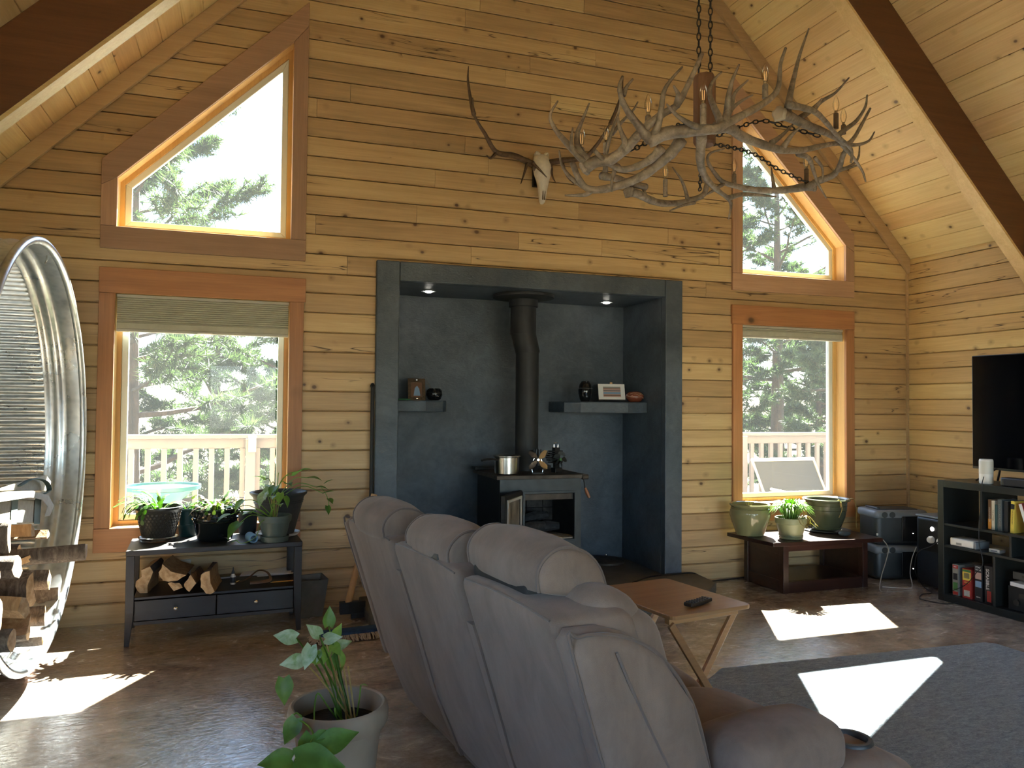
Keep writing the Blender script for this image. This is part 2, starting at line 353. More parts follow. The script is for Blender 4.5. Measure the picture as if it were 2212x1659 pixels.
plain('black_plastic', (0.012, 0.012, 0.013), 0.35); plain('matte_black', (0.010, 0.010, 0.011), 0.7); plain('tv_screen', (0.002, 0.002, 0.003), 0.12, Specular_IOR_Level=0.35); plain('white_plastic', (0.72, 0.70, 0.66), 0.4); plain('grey_plastic', (0.20, 0.215, 0.23), 0.5); plain('charcoal_plastic', (0.035, 0.040, 0.043), 0.42); plain('dark_blue_plastic', (0.022, 0.028, 0.040), 0.4)
plain('cabinet_black', (0.014, 0.016, 0.015), 0.38, var=0.15, scale=5); plain('cord_black', (0.008, 0.008, 0.008), 0.5); plain('cord_grey', (0.23, 0.22, 0.19), 0.5); plain('cord_white', (0.55, 0.54, 0.5), 0.5)
plain('vinyl_white', (0.70, 0.74, 0.70), 0.35); plain('blind_fabric', (0.50, 0.50, 0.40), 0.85, var=0.06, Transmission_Weight=0.0); plain('blind_rail', (0.50, 0.50, 0.43), 0.45); plain('deck_paint', (0.115, 0.10, 0.102), 0.6, var=0.08, scale=6); plain('deck_board', (0.24, 0.21, 0.19), 0.75, var=0.15, scale=4)
plain('espresso_flat', (0.013, 0.010, 0.010), 0.35); plain('soil', (0.012, 0.009, 0.007), 1.0, bump=1.0, scale=60, var=0.5); plain('stone_dark', (0.05, 0.06, 0.06), 0.6)
plain('beige_plastic', (0.33, 0.265, 0.195), 0.6, var=0.14, scale=5); plain('pot_black', (0.022, 0.024, 0.024), 0.42); plain('pot_glaze_dark', (0.012, 0.016, 0.018), 0.1, var=0.4, scale=6); plain('pot_grey_green', (0.075, 0.105, 0.095), 0.45, var=0.08); plain('pot_teal', (0.014, 0.055, 0.058), 0.35); plain('pot_charcoal', (0.035, 0.040, 0.043), 0.5, var=0.1); plain('pot_sage_glaze', (0.20, 0.20, 0.10), 0.10, var=0.1, scale=4); plain('pot_sage', (0.24, 0.25, 0.13), 0.4); plain('pot_moss', (0.085, 0.092, 0.055), 0.25, var=0.15, scale=6)
plain('turquoise', (0.006, 0.085, 0.095), 0.4); plain('blue_foam', (0.17, 0.34, 0.55), 0.8, bump=0.2, scale=60); plain('paper', (0.72, 0.70, 0.70), 0.9); plain('leather', (0.16, 0.085, 0.045), 0.5, var=0.15); plain('pencil_yellow', (0.60, 0.30, 0.05), 0.5); plain('canvas', (0.34, 0.315, 0.255), 0.9, bump=0.3, var=0.12, scale=40); plain('canvas_strap', (0.085, 0.125, 0.110), 0.85)
plain('mop_blue', (0.022, 0.060, 0.135), 0.9, var=0.3, scale=30); plain('mop_fringe', (0.42, 0.34, 0.26), 1.0, var=0.2, scale=60); plain('zinc_dull', (0.17, 0.18, 0.17), 0.5, 0.6, var=0.3, scale=6); plain('axe_steel', (0.030, 0.034, 0.036), 0.5, 0.4)
plain('red_print', (0.42, 0.035, 0.03), 0.4); plain('yellow_print', (0.75, 0.58, 0.09), 0.4); plain('orange_print', (0.62, 0.25, 0.04), 0.4); plain('cream_print', (0.62, 0.56, 0.44), 0.5); plain('green_print', (0.06, 0.20, 0.06), 0.4); plain('dark_print', (0.02, 0.02, 0.025), 0.35); plain('teal_print', (0.03, 0.08, 0.085), 0.4); plain('brown_print', (0.16, 0.08, 0.04), 0.5); plain('slate_print', (0.09, 0.105, 0.11), 0.45); plain('white_print', (0.78, 0.78, 0.76), 0.5); plain('pink_print', (0.5, 0.32, 0.27), 0.5); plain('sky_print', (0.20, 0.32, 0.47), 0.5); plain('grey_print', (0.25, 0.25, 0.23), 0.5)
plain('redware', (0.23, 0.062, 0.034), 0.25); plain('redware_line', (0.55, 0.36, 0.22), 0.5); plain('blackware', (0.010, 0.011, 0.012), 0.12); plain('bronze_frame', (0.10, 0.070, 0.045), 0.35, 0.6, var=0.3, scale=60); plain('green_felt', (0.03, 0.14, 0.05), 0.8)
plain('sling_grey', (0.006, 0.010, 0.018), 0.75, var=0.1, scale=60); plain('outlet_plate', (0.60, 0.58, 0.52), 0.4); plain('feather', (0.18, 0.16, 0.14), 0.9)
t = NT('led'); t.set(Base_Color=(1, 1, 1), Emission_Color=(1.0, 0.97, 0.92, 1), Emission_Strength=3.0)
t = NT('downlight_glow'); t.set(Base_Color=(1, 1, 1), Emission_Color=(1.0, 0.93, 0.82, 1), Emission_Strength=6.0)
t = NT('filament'); t.set(Base_Color=(0.8, 0.5, 0.2), Emission_Color=(1.0, 0.62, 0.25, 1), Emission_Strength=0.12, Roughness=0.5)  # faint glow stands in for the reflection on unlit filaments
def glass(name, tint, refl, dust=0.0, veil_col=(0.8, 0.85, 0.85)):  # dust is a translucent veil standing in for glare over the view
    t = NT(name); t.t.nodes.remove(t.bsdf)
    tr = t.n('BsdfTransparent'); tr.inputs[0].default_value = (*tint, 1); gl = t.n('BsdfGlossy'); gl.inputs['Roughness'].default_value = 0.01
    lw = t.n('LayerWeight'); lw.inputs[0].default_value = 0.25
    ms = t.n('MixShader'); t.l(t.math('MULTIPLY', lw.outputs['Fresnel'], refl), ms.inputs[0]); t.l(tr.outputs[0], ms.inputs[1]); t.l(gl.outputs[0], ms.inputs[2]); last = ms.outputs[0]
    if dust:
        df = t.n('BsdfTranslucent'); df.inputs[0].default_value = (*veil_col, 1); m2 = t.n('MixShader'); m2.inputs[0].default_value = dust; t.l(last, m2.inputs[1]); t.l(df.outputs[0], m2.inputs[2]); last = m2.outputs[0]
    t.l(last, t.out.inputs[0])
glass('window_glass', (0.72, 0.745, 0.74), 0.5, 0.0026); glass('clear_glass', (0.97, 0.98, 0.98), 0.4); glass('bulb_glass', (0.98, 0.96, 0.91), 0.55); glass('clear_plastic', (0.75, 0.76, 0.74), 0.8)
# ================================================================== THE SETTING
XL, XR, YB = -1.63, 6.06, -9.6
S = 1.015; ZE = 2.958; XM = (XL+XR)/2; ZR = ZE+S*(XR-XM)
def zceil(x): return ZE+S*min(x-XL, XR-x)
Z0, PITCH = -0.0073, 0.1453

fl = MB().lo((XL-0.25, YB-0.2, -0.12), (XR+0.25, 0.2, 0.0)).build('floor', 'floor_concrete'); props(fl, 'mottled brown and grey sealed concrete floor', 'floor', kind='structure')

# ---- openings of the gable wall as functions of height: list of (x0(z), x1(z)) holes
WZ = 0.98
def mirror(x): return 4.43-x
def xdiag(z, c): return -0.92+(z-c)/WZ
def holes(z, pad=0.0):
    h = []
    if 0.60 < z < 2.29: h += [(-0.905, 0.32), (mirror(0.32), mirror(-0.905))]
    if 2.62 < z:
        a = max(-0.905, xdiag(z, 3.085))
        if a < 0.32: h += [(a, 0.32), (mirror(0.32), mirror(a))]
    if z < 2.52: h += [(0.96, 3.47)]
    return sorted(h)
def segs(zm):
    hs = holes(zm); e = []; x = None
    lo = XL if zm < ZE else XL+(zm-ZE)/S; hi = XR if zm < ZE else XR-(zm-ZE)/S
    x = ('rl',)
    for k, (a, b) in enumerate(hs):
        e.append((x, ('hl', k))); x = ('hr', k)
    e.append((x, ('rr',))); return e
def xedge(tag, z, zm, ov=0.03):
    if tag[0] == 'rl': return XL-0.0 if z < ZE else XL+(z-ZE)/S
    if tag[0] == 'rr': return XR+0.0 if z < ZE else XR-(z-ZE)/S
    if tag[0] == 'v': return tag[1]
    a, b = holes(zm)[tag[1]]
    d = (z-zm)/WZ
    v = a if tag[0] == 'hl' else b
    if zm > 2.62:                       # slanted sides of the upper windows
        if tag[0] == 'hl' and abs(v-max(-0.905, xdiag(zm, 3.085))) < 1e-6 and v > -0.9: v += d
        if tag[0] == 'hr' and abs(v-mirror(max(-0.905, xdiag(zm, 3.085)))) < 1e-6 and v < mirror(-0.9): v -= d
    return v
# board joints seen in the photograph (pixel x, pixel y of a joint)
JP = [(1145, 125), (1287, 112), (757, 187), (1190, 210), (1005, 300), (685, 215), (900, 458), (1250, 455), (940, 380), (1443, 508), (682, 475), (750, 577), (1525, 622), (1037, 8), (1262, 12), (1553, 555), (1300, 520), (1120, 520)]
joints = {}
for q in JP:
    p = at(q[0], q[1], 1, 0.0); joints.setdefault(int((p[2]-Z0)//PITCH), []).append(p[0])
core = MB()
wf = None; boards = []
nc = int((ZR-Z0)/PITCH)+1
for i in range(nc):
    z0, z1 = Z0+i*PITCH, min(Z0+(i+1)*PITCH, ZR-0.01); zm = (z0+z1)/2
    g = 0.007
    for a, b in segs(zm):
        def ring(tag, y0):
            return [np.array([xedge(tag, z, zm), y0, z]) for z in (z0, z1)]
        A, B = ring(a, 0.03), ring(b, 0.03)
        if B[0][0]-A[0][0] < 0.02: continue
        off = np.array([0, 0.15, 0])
        core.hexa([A[0], B[0], B[0]+off, A[0]+off, A[1], B[1], B[1]+off, A[1]+off])
        cuts = [a]+[('v', x) for x in sorted(joints.get(i, [])) if A[0][0]+0.1 < x < B[0][0]-0.1]
        L = B[0][0]-A[0][0]
        if len(cuts) == 1 and L > 3.2: cuts.append(('v', A[0][0]+L*(0.3+0.4*((i*0.618) % 1))))
        cuts.append(b)
        for c0, c1 in zip(cuts[:-1], cuts[1:]): boards.append((c0, c1, z0, z1, zm))
wf = core.build('wall_front', 'pine_wall_x'); props(wf, 'gable end wall of knotty pine log boards', 'wall', kind='structure')
for c0, c1, z0, z1, zm in boards:
    jit = random.uniform(-0.0015, 0.0015)
    prof = [(0.03, z0+0.001), (0.006, z0+0.001), (0.0+jit, z0+0.007), (-0.002+jit, zm), (0.0+jit, z1-0.010), (0.012, z1-0.002), (0.03, z1-0.001)]
    e = 0.0012
    r0 = [np.array([xedge(c0, z, zm)+(e if c0[0] == 'v' else 0), y, z]) for y, z in prof]; r1 = [np.array([xedge(c1, z, zm)-(e if c1[0] == 'v' else 0), y, z]) for y, z in prof]
    MB().loft([r0, r1]).build('board', 'pine_wall_x', wf)

# ---- right wall: boards along y
core = MB().lo((XR+0.03, YB, -0.01), (XR+0.18, 0.18, ZE))
wr = core.build('wall_right', 'pine_wall_y'); props(wr, 'long side wall of yellow pine log boards', 'wall', kind='structure')
nr = int((ZE-Z0)/PITCH)+1
for i in range(nr):
    z0, z1 = Z0+i*PITCH, min(Z0+(i+1)*PITCH, ZE-0.002); zm = (z0+z1)/2
    if z1-z0 < 0.02: continue
    brk = [0.0, -2.6-((i*0.618) % 1)*1.6, -6.0-((i*0.381) % 1)*1.5, YB]
    for y1, y0 in zip(brk[:-1], brk[1:]):
        prof = [(0.03, z0+0.001), (0.006, z0+0.001), (0.0, z0+0.007), (-0.002, zm), (0.0, z1-0.010), (0.012, z1-0.002), (0.03, z1-0.001)]
        MB().loft([[np.array([XR+y, y1-0.001, z]) for y, z in prof], [np.array([XR+y, y0+0.001, z]) for y, z in prof]]).build('board', 'pine_wall_y', wr)

# ---- left wall and back wall (outside the frame), with unseen windows and a door added to bring sky light in
def holed_wall(name, label, axis, v0, v1, u0, u1, z0, z1, hl, mat, roof=False):
    m = MB(); us = sorted({u0, u1, *[h[0] for h in hl], *[h[1] for h in hl]}); zs = sorted({z0, z1, *[h[2] for h in hl], *[h[3] for h in hl]})
    for a, b in zip(us[:-1], us[1:]):
        for c, d in zip(zs[:-1], zs[1:]):
            um, zm = (a+b)/2, (c+d)/2
            if any(h[0] < um < h[1] and h[2] < zm < h[3] for h in hl): continue
            if axis == 0: m.lo((v0, a, c), (v1, b, d))
            else: m.lo((a, v0, c), (b, v1, d))
    if roof:
        m.prism([(XL, v0, ZE), (XR, v0, ZE), (XM, v0, ZR)], (0, v1-v0, 0))
    return props(m.build(name, mat), label, 'wall', kind='structure')
LH = [(-5.6, -4.2, 0.9, 2.2), (-8.6, -7.2, 0.9, 2.2)]
wl = holed_wall('wall_left', 'pine side wall behind the firewood tank', 0, XL-0.18, XL, YB, 0.18, -0.01, ZE, LH, 'pine_wall_y')
BH = [(XM-3.0, XM-1.6, 0.9, 2.3), (XM-0.95, XM+0.95, 0.05, 2.25), (XM+1.6, XM+3.0, 0.9, 2.3)]
wb = holed_wall('wall_back', 'pine wall behind the viewer with added glazed openings', 1, YB-0.18, YB, XL, XR, -0.01, ZE, BH, 'pine_wall_x', roof=True)
for k, h in enumerate(LH):
    w = props(thing('window_%d' % (k+5), ('unseen side wall window added for sky light beside the viewer' if k == 0 else 'unseen side wall window added for sky light far behind the viewer'), 'window', (XL-0.09, (h[0]+h[1])/2, h[2])), kind='structure')
    m = MB()
    for y in (h[0]+0.03, h[1]-0.03): m.box((XL-0.09, y, (h[2]+h[3])/2), (0.1, 0.06, h[3]-h[2]))
    for z in (h[2]+0.03, h[3]-0.03): m.box((XL-0.09, (h[0]+h[1])/2, z), (0.1, h[1]-h[0], 0.06))
    m.build('frame', 'vinyl_white', w, True)
    MB().box((XL-0.09, (h[0]+h[1])/2, (h[2]+h[3])/2), (0.006, h[1]-h[0]-0.1, h[3]-h[2]-0.1)).build('pane', 'clear_glass', w, True)
for k, h in enumerate(BH):
    w = props(thing(('window_7', 'fill_door_1', 'window_8')[k], ('unseen rear window added for sky light left of the glazed door behind the viewer', 'unseen glazed door added for sky light in the middle of the wall behind the viewer', 'unseen rear window added for sky light right of the glazed door behind the viewer')[k], 'door' if k == 1 else 'window', ((h[0]+h[1])/2, YB-0.09, h[2])), kind='structure')
    m = MB()
    for x in (h[0]+0.05, (h[0]+h[1])/2, h[1]-0.05): m.box((x, YB-0.09, (h[2]+h[3])/2), (0.1, 0.08, h[3]-h[2]))
    for z in (h[2]+0.05, h[3]-0.05): m.box(((h[0]+h[1])/2, YB-0.09, z), (h[1]-h[0], 0.08, 0.1))
    m.build('frame', 'vinyl_white', w, True)
    MB().box(((h[0]+h[1])/2, YB-0.09, (h[2]+h[3])/2), (h[1]-h[0]-0.1, 0.006, h[3]-h[2]-0.1)).build('pane', 'clear_glass', w, True)

# ---- ceiling: planks along y on both slopes
roof = MB()
for sgn in (-1, 1):
    e = XL if sgn < 0 else XR; t = 0.16
    a = np.array([e+sgn*0.4, 0, ZE-S*0.4]); b = np.array([XM, 0, ZR]); n = np.array([sgn*S, 0, 1.0]); n /= np.linalg.norm(n)
    a0, b0 = a+n*0.022, b+n*0.022
    P = [a0, b0, b0+n*t, a0+n*t]
    roof.prism([p+np.array([0, 0.45, 0]) for p in P], (0, YB-0.65, 0))
ce = roof.build('ceiling', 'pine_ceiling'); props(ce, 'steep cathedral ceiling of knotty pine tongue and groove planks', 'ceiling', kind='structure')
PW = 0.1855; DX = PW/math.sqrt(1+S*S)
for sgn in (-1, 1):
    n = np.array([-sgn*S, 0, -1.0])
    n /= np.linalg.norm(n)              # pointing into the room
    d = np.array([-sgn, 0, S]); d /= np.linalg.norm(d)
    e = np.array([XL if sgn < 0 else XR, 0, ZE])
    total = (XM-XL)*math.sqrt(1+S*S); k = 0; s0 = -0.02
    while s0 < total-0.005:
        s1 = min(s0+PW, total)
        prof = [(s0+0.0005, -0.022), (s0+0.0005, -0.006), (s0+0.004, 0.0), (s1-0.004, 0.0), (s1-0.0005, -0.006), (s1-0.0005, -0.022)]
        brk = [0.0, -3.0-((k*0.618+0.3*(sgn > 0)) % 1)*2.5, YB]
        for y1, y0 in zip(brk[:-1], brk[1:]):
            R = [[e+d*s+n*q+np.array([0, y, 0]) for s, q in prof] for y in (y1-0.0008, y0+0.0008)]
            MB().loft(R).build('plank', 'pine_ceiling', ce)
        s0 = s1; k += 1
# ---- rafters
for k, yb in enumerate((-1.36, -4.4, -7.4)):
    for sgn, side in ((-1, 'left'), (1, 'right')):
        n = np.array([-sgn*S, 0, -1.0]); n /= np.linalg.norm(n); e = np.array([XL if sgn < 0 else XR, 0, ZE]); d = np.array([-sgn, 0, S])
        hgt = 0.325
        b0 = e+d*0.004; b1 = np.array([XM, 0, ZR])
        def down(p): return p+n*hgt
        P = [b0, b1, np.array([XM, 0, ZR-hgt*math.sqrt(1+S*S)]), np.array([e[0]-sgn*0.004, 0, ZE-hgt*math.sqrt(1+S*S)+0.004*S])]
        r = MB().prism([p+np.array([0, yb, 0]) for p in P], (0, 0.11, 0)).build('rafter_beam', 'beam_wood', bevel=0.004)
        P2 = [P[3], P[2], P[2]+n*0.02, P[3]+n*0.02]
        MB().prism([p+np.array([0, yb-0.004, 0]) for p in P2], (0, 0.118, 0)).build('underside_strip', 'pine_underside', r)  # paler pine strip along the underside of the beam
        nm = {0: 'nearest the stove wall', 1: 'overhead behind the viewer', 2: 'nearest the back wall'}[k]
        props(r, 'dark brown rafter beam on the %s ceiling slope %s' % (side, nm), 'beam', 'rafter beams')
rp = MB().box((XM, (YB-0.02)/2, ZR-0.12), (0.14, -YB, 0.2)).build('ridge_beam', 'beam_wood', bevel=0.004); props(rp, 'dark brown ridge beam at the peak of the ceiling', 'beam')
# ---- rake trim on the gable wall
for k, sgn in enumerate((-1, 1)):
    e = XL if sgn < 0 else XR
    w = 0.145; off = w
    P = [(e, -0.004, ZE-0.001), (XM, -0.004, ZR-0.001), (XM, -0.004, ZR-w), (e, -0.004, ZE-w)]
    o = MB().prism(P, (0, -0.036, 0)).build('trim_%d' % (k+1), 'pine_trim', bevel=0.003); props(o, 'sloping pine trim board under the %s ceiling slope' % ('left' if sgn < 0 else 'right'), 'trim', kind='structure')
o = MB().lo((XR-0.022, -0.022, 0.0), (XR-0.003, -0.003, ZE-0.15)).build('trim_3', 'pine_trim'); props(o, 'thin vertical corner bead between the two pine walls', 'trim', kind='structure')

# ---- windows of the gable wall
def pr(m, poly, y0, y1): return m.prism([(x, y0, z) for x, z in poly], (0, y1-y0, 0))
def frame_ring(m, outer, inner, y0, y1):
    """flat ring between two polygons with the same number of corners"""
    n = len(outer)
    for i in range(n):
        j = (i+1) % n; pr(m, [outer[i], outer[j], inner[j], inner[i]], y0, y1)
def inset(poly, d):
    n = len(poly); P = [np.array(p, float) for p in poly]; out = []
    area = sum(P[i][0]*P[(i+1) % n][1]-P[(i+1) % n][0]*P[i][1] for i in range(n)); sg = 1 if area > 0 else -1
    L = []
    for i in range(n):
        a, b = P[i], P[(i+1) % n]; t = (b-a)/np.linalg.norm(b-a); nn = np.array([-t[1], t[0]])*sg; L.append((a+nn*d, t))
    for i in range(n):
        (p, t), (q, s2) = L[i-1], L[i]; A = np.array([t, -s2]).T; k = np.linalg.solve(A, q-p); out.append(tuple(p+t*k[0]))
    return out
CT = -0.028
def make_window(idx, opening, casing, label, mirrored, mats):
    fx = mirror if mirrored else (lambda x: x)
    w = props(thing('window_%d' % idx, label, 'window', (fx(-0.3), 0.0, opening[0][1])), kind='structure')
    op = [(fx(x), z) for x, z in opening]
    for poly, mt in casing: pr(MB(), [(fx(x), z) for x, z in poly], -0.003, CT).build('casing_board', mt, w, True, bevel=0.003)
    jd = 0.105
    m = MB(); n = len(op); out = inset(op, -0.02)
    for i in range(n):
        j = (i+1) % n; pr(MB(), [op[i], op[j], out[j], out[i]], -0.003, 0.19).build('jamb_board', 'jamb_wood', w, True)
    i1 = inset(op, 0.03); m = MB(); frame_ring(m, op, i1, jd, 0.15); m.build('wood_stop', 'jamb_wood', w, True)
    i2 = inset(op, 0.072); m = MB(); frame_ring(m, i1, i2, jd+0.012, 0.16); m.build('vinyl_frame', 'vinyl_white', w, True, bevel=0.004)
    i3 = inset(op, 0.066); m = MB(); pr(m, i3, 0.132, 0.138); m.build('pane', 'window_glass', w, True)
    return w
ol = [(-0.866, 0.646), (0.276, 0.646), (0.276, 2.238), (-0.866, 2.238)]
cl = [([(-0.966, 2.238), (0.386, 2.238), (0.386, 2.41), (-0.966, 2.41)], 'cedar_x'), ([(-0.964, 0.646), (-0.866, 0.646), (-0.866, 2.236), (-0.964, 2.236)], 'cedar_z'),
      ([(0.276, 0.646), (0.374, 0.646), (0.374, 2.236), (0.276, 2.236)], 'cedar_z'), ([(-0.966, 0.483), (0.376, 0.483), (0.376, 0.644), (-0.966, 0.644)], 'cedar_x')]
ki, ko = 3.028, 3.144
ti, to = ki+WZ*(0.276+0.866), ko+WZ*(0.38+0.966)
ou = [(-0.866, 2.694), (0.276, 2.694), (0.276, ti), (-0.866, ki)]
cu = [([(-0.966, 2.54), (0.38, 2.54), (0.38, 2.692), (-0.966, 2.692)], 'fascia_x'), ([(-0.966, 2.694), (-0.866, 2.694), (-0.866, ki), (-0.966, ki-0.058)], 'fascia_z'),
      ([(0.276, 2.694), (0.38, 2.694), (0.38, ti+0.135), (0.276, ti)], 'fascia_z'), ([(-0.966, ki-0.056), (-0.866, ki+0.002), (0.276, ti+0.002), (0.38, ti+0.137), (0.38, to), (-0.966, ko)], 'fascia_x')]
make_window(1, ol, cl, 'tall window with orange cedar casing behind the potted plants', False, None)
make_window(2, ou, cu, 'sloped-top gable window above the console table', False, None)
make_window(3, ol, cl, 'tall window with orange cedar casing above the coffee table', True, None)
make_window(4, ou, cu, 'sloped-top gable window behind the antler chandelier', True, None)

# ================================================================== FIREPLACE ALCOVE
NXL, NXR, NZ, NB = 1.075, 3.365, 2.437, 0.745
fa = thing('fireplace_alcove', 'grey troweled plaster fireplace alcove built into the pine wall', 'fireplace', (2.215, 0, 0))
FP = -0.045
m = MB(); m.lo((0.90, FP, 0.0), (NXL, 0.03, 2.585)); m.lo((NXR, FP, 0.0), (3.53, 0.03, 2.585)); m.lo((NXL, FP, NZ), (NXR, 0.03, 2.585)); m.build('surround', 'plaster', fa, True, bevel=0.008)
for a, b in ((NXL-0.12, NXL), (NXR, NXR+0.12)): MB().lo((a, 0.03, 0.0), (b, NB+0.1, NZ+0.1)).build('side_wall', 'plaster', fa, True)
MB().lo((NXL, NB, 0.0), (NXR, NB+0.1, NZ+0.1)).build('back_wall', 'plaster', fa, True)
MB().lo((NXL, 0.03, NZ), (NXR, NB, NZ+0.1)).build('soffit', 'plaster', fa, True)
# floating shelves with rounded corner into the alcove
def shelf(pts, z0, z1): return MB().prism([(x, y, z0) for x, y in pts], (0, 0, z1-z0))
shelf([(NXL, NB), (NXL, 0.36), (NXL+0.30, 0.36), (NXL+0.46, 0.42), (NXL+0.52, 0.55), (NXL+0.53, NB)], 1.437, 1.532).build('shelf', 'plaster', fa, True, bevel=0.01)
shelf([(NXR, NB), (NXR, 0.27), (NXR-0.20, 0.25), (NXR-0.62, 0.33), (NXR-0.74, 0.42), (NXR-0.76, NB)], 1.437, 1.535).build('shelf', 'plaster', fa, True, bevel=0.01)
for px, py in ((926, 628), (1310, 652)):
    p = at(px, py, 2, NZ)
    d = MB().lathe([(0.062, 0.0), (0.062, -0.008), (0.046, -0.006), (0.044, 0.0)], (p[0], p[1], NZ), 20).build('recessed_light', 'grey_plastic', fa, True, smooth=True)
    MB().lathe([(0.03, -0.004), (0.028, -0.014), (0.012, -0.018)], (p[0], p[1], NZ), 16).build('bulb', 'downlight_glow', d, True, smooth=True)
HZ = 0.075
hp = [(NXL, NB), (NXL, -0.045), (0.80, -0.045), (0.80, -0.62), (1.05, -0.86), (3.20, -0.86), (3.62, -0.42), (3.66, -0.05), (NXR, -0.047), (NXR, NB)]
he = MB().prism([(x, y, 0.0) for x, y in hp], (0, 0, HZ)).build('hearth_slab', 'hearth_concrete', bevel=0.008); props(he, 'low concrete hearth slab under the wood stove', 'hearth')
# ================================================================== OUTSIDE: ground, deck, railing, trees
g = MB().lo((-60, -60, -1.6), (70, 80, -1.5)).build('ground', 'forest_floor'); props(g, 'dry forest ground beyond the deck', 'ground', kind='structure')
dk = props(thing('deck', 'painted wooden deck outside the windows', 'deck', (2.2, 1.2, -0.08)), kind='structure')
for k in range(14):
    y = 0.24+k*0.145; MB().lo((-3.4, y, -0.115), (9.6, y+0.138, -0.08)).build('deck_plank', 'deck_board', dk, True)
for x in (-3.3, 0.0, 3.2, 6.4, 9.5): MB().lo((x-0.07, 2.0, -1.5), (x+0.07, 2.14, -0.115)).build('footing_post', 'deck_paint', dk, True)
RY, RZ = 2.0, 1.195
ra = thing('deck_railing', 'pale mauve painted deck railing with square balusters outside the windows', 'railing', (2.2, RY, -0.08))
MB().lo((-3.4, RY-0.07, RZ-0.036), (9.6, RY+0.08, RZ)).build('cap_rail', 'deck_paint', ra, True, bevel=0.004)
MB().lo((-3.4, RY-0.022, RZ-0.130), (9.6, RY+0.022, RZ-0.037)).build('top_rail', 'deck_paint', ra, True)
MB().lo((-3.4, RY-0.022, 0.02), (9.6, RY+0.022, 0.11)).build('bottom_rail', 'deck_paint', ra, True)
bal = MB().lo((-0.023, -0.012, 0.0), (0.023, 0.024, 1.02)); proto = None
for k in range(94):
    x = -3.33+k*0.137
    if proto is None: proto = MB(); proto.v, proto.f = bal.v, bal.f; proto = proto.build('baluster', 'deck_paint', ra); b = proto
    else: b = proto.copy(); COL.objects.link(b)
    b.location = (x-2.2, -0.022-0.0125, 0.08+0.045)
for x in (-3.3, 0.03, 3.4, 5.55, 9.4): MB().lo((x-0.045, RY-0.115, -0.08), (x+0.045, RY-0.026, RZ-0.038)).build('rail_post', 'deck_paint', ra, True, bevel=0.004)
# lantern on the rail
p = at(545, 960, 1, RY-0.13)
la = thing('deck_lantern', 'small square metal lantern fixed to the deck railing post', 'lantern', (p[0], RY-0.13, p[2]))
m = MB(); m.lo((-0.035, -0.02, -0.07), (0.035, 0.014, -0.058)); m.lo((-0.035, -0.02, 0.05), (0.035, 0.014, 0.06))
for x in (-0.031, 0.031): m.lo((x-0.004, -0.02, -0.06), (x+0.004, -0.012, 0.052))
m.build('cage', 'grey_plastic', la); MB().lo((-0.026, -0.008, -0.058), (0.026, 0.012, 0.05)).build('lamp_glass', 'white_plastic', la); MB().box((0, 0.0, 0.07), (0.08, 0.05, 0.02)).build('roof', 'grey_plastic', la, bevel=0.006)
# patio chair seen through the right window
pc = thing('patio_chair', 'reclined grey sling patio chair on the deck outside the right window', 'chair', (5.95, 1.2, -0.08))
A = [at(1627, 992, 1, 1.25), at(1800, 992, 1, 1.25)]; top = (A[0][2]+A[1][2])/2
x0, x1 = A[0][0], A[0][0]+0.78
Bq = lambda x, z: np.array([x+(top-z)*0.22, 1.25-(top-z)*0.30, z])
pan = MB().loft([[Bq(x0, top), Bq(x1, top), Bq(x1, 0.32), Bq(x0, 0.32)], [p+np.array([0, 0.012, 0]) for p in (Bq(x0, top), Bq(x1, top), Bq(x1, 0.32), Bq(x0, 0.32))]])
pan.build('sling_back', 'sling_grey', pc, True)
MB().lo((x0+0.24, 0.35, 0.29), (x1+0.2, 1.0, 0.305)).build('sling_seat', 'sling_grey', pc, True)
m = MB()
MB().tube([Bq(x0-0.02, top), Bq(x1+0.02, top)], 0.018, 8).build('back_bar', 'vinyl_white', pc, True, smooth=True)
for x in (x0-0.015, x1+0.015): MB().tube([Bq(x, top), Bq(x, 0.3), Bq(x, 0.3)+np.array([0, -0.62, 0])], 0.014, 8).build('side_rail', 'grey_plastic', pc, True, smooth=True)
for x in (x0+0.2, x1+0.2):
    MB().tube([(x, 0.95, 0.3), (x, 1.05, -0.075)], 0.014, 8).build('leg', 'grey_plastic', pc, True, smooth=True); MB().tube([(x, 0.4, 0.3), (x, 0.35, -0.075)], 0.014, 8).build('leg', 'grey_plastic', pc, True, smooth=True)
    MB().tube(catmull([(x-0.06, 1.13, 0.62), (x-0.05, 0.8, 0.60), (x-0.03, 0.42, 0.55), (x, 0.38, 0.3)], 5), 0.016, 8).build('armrest', 'vinyl_white', pc, True, smooth=True)
# turquoise patio table outside the left window
tq = at(352, 1053, 1, 1.3)
tt = thing('patio_table', 'small round turquoise metal patio table on the deck outside the left window', 'table', (tq[0], 1.3, -0.08))
MB().lathe([(0.28, tq[2]-0.012), (0.30, tq[2]-0.012), (0.30, tq[2]+0.02), (0.285, tq[2]+0.02), (0.282, tq[2]), (0.02, tq[2])], (tq[0], 1.3, 0), 32).build('table_top', 'turquoise', tt, True, smooth=True)
MB().lathe([(0.11, tq[2]-0.14), (0.25, tq[2]-0.02), (0.02, tq[2]-0.02)], (tq[0], 1.3, 0), 24).build('bowl_base', 'turquoise', tt, True, smooth=True)
for k in range(3):
    a = k*2*PI/3+0.4; MB().tube([(tq[0]+0.09*math.cos(a), 1.3+0.09*math.sin(a), tq[2]-0.13), (tq[0]+0.22*math.cos(a), 1.3+0.22*math.sin(a), -0.078)], 0.012, 8).build('leg', 'turquoise', tt, True, smooth=True)

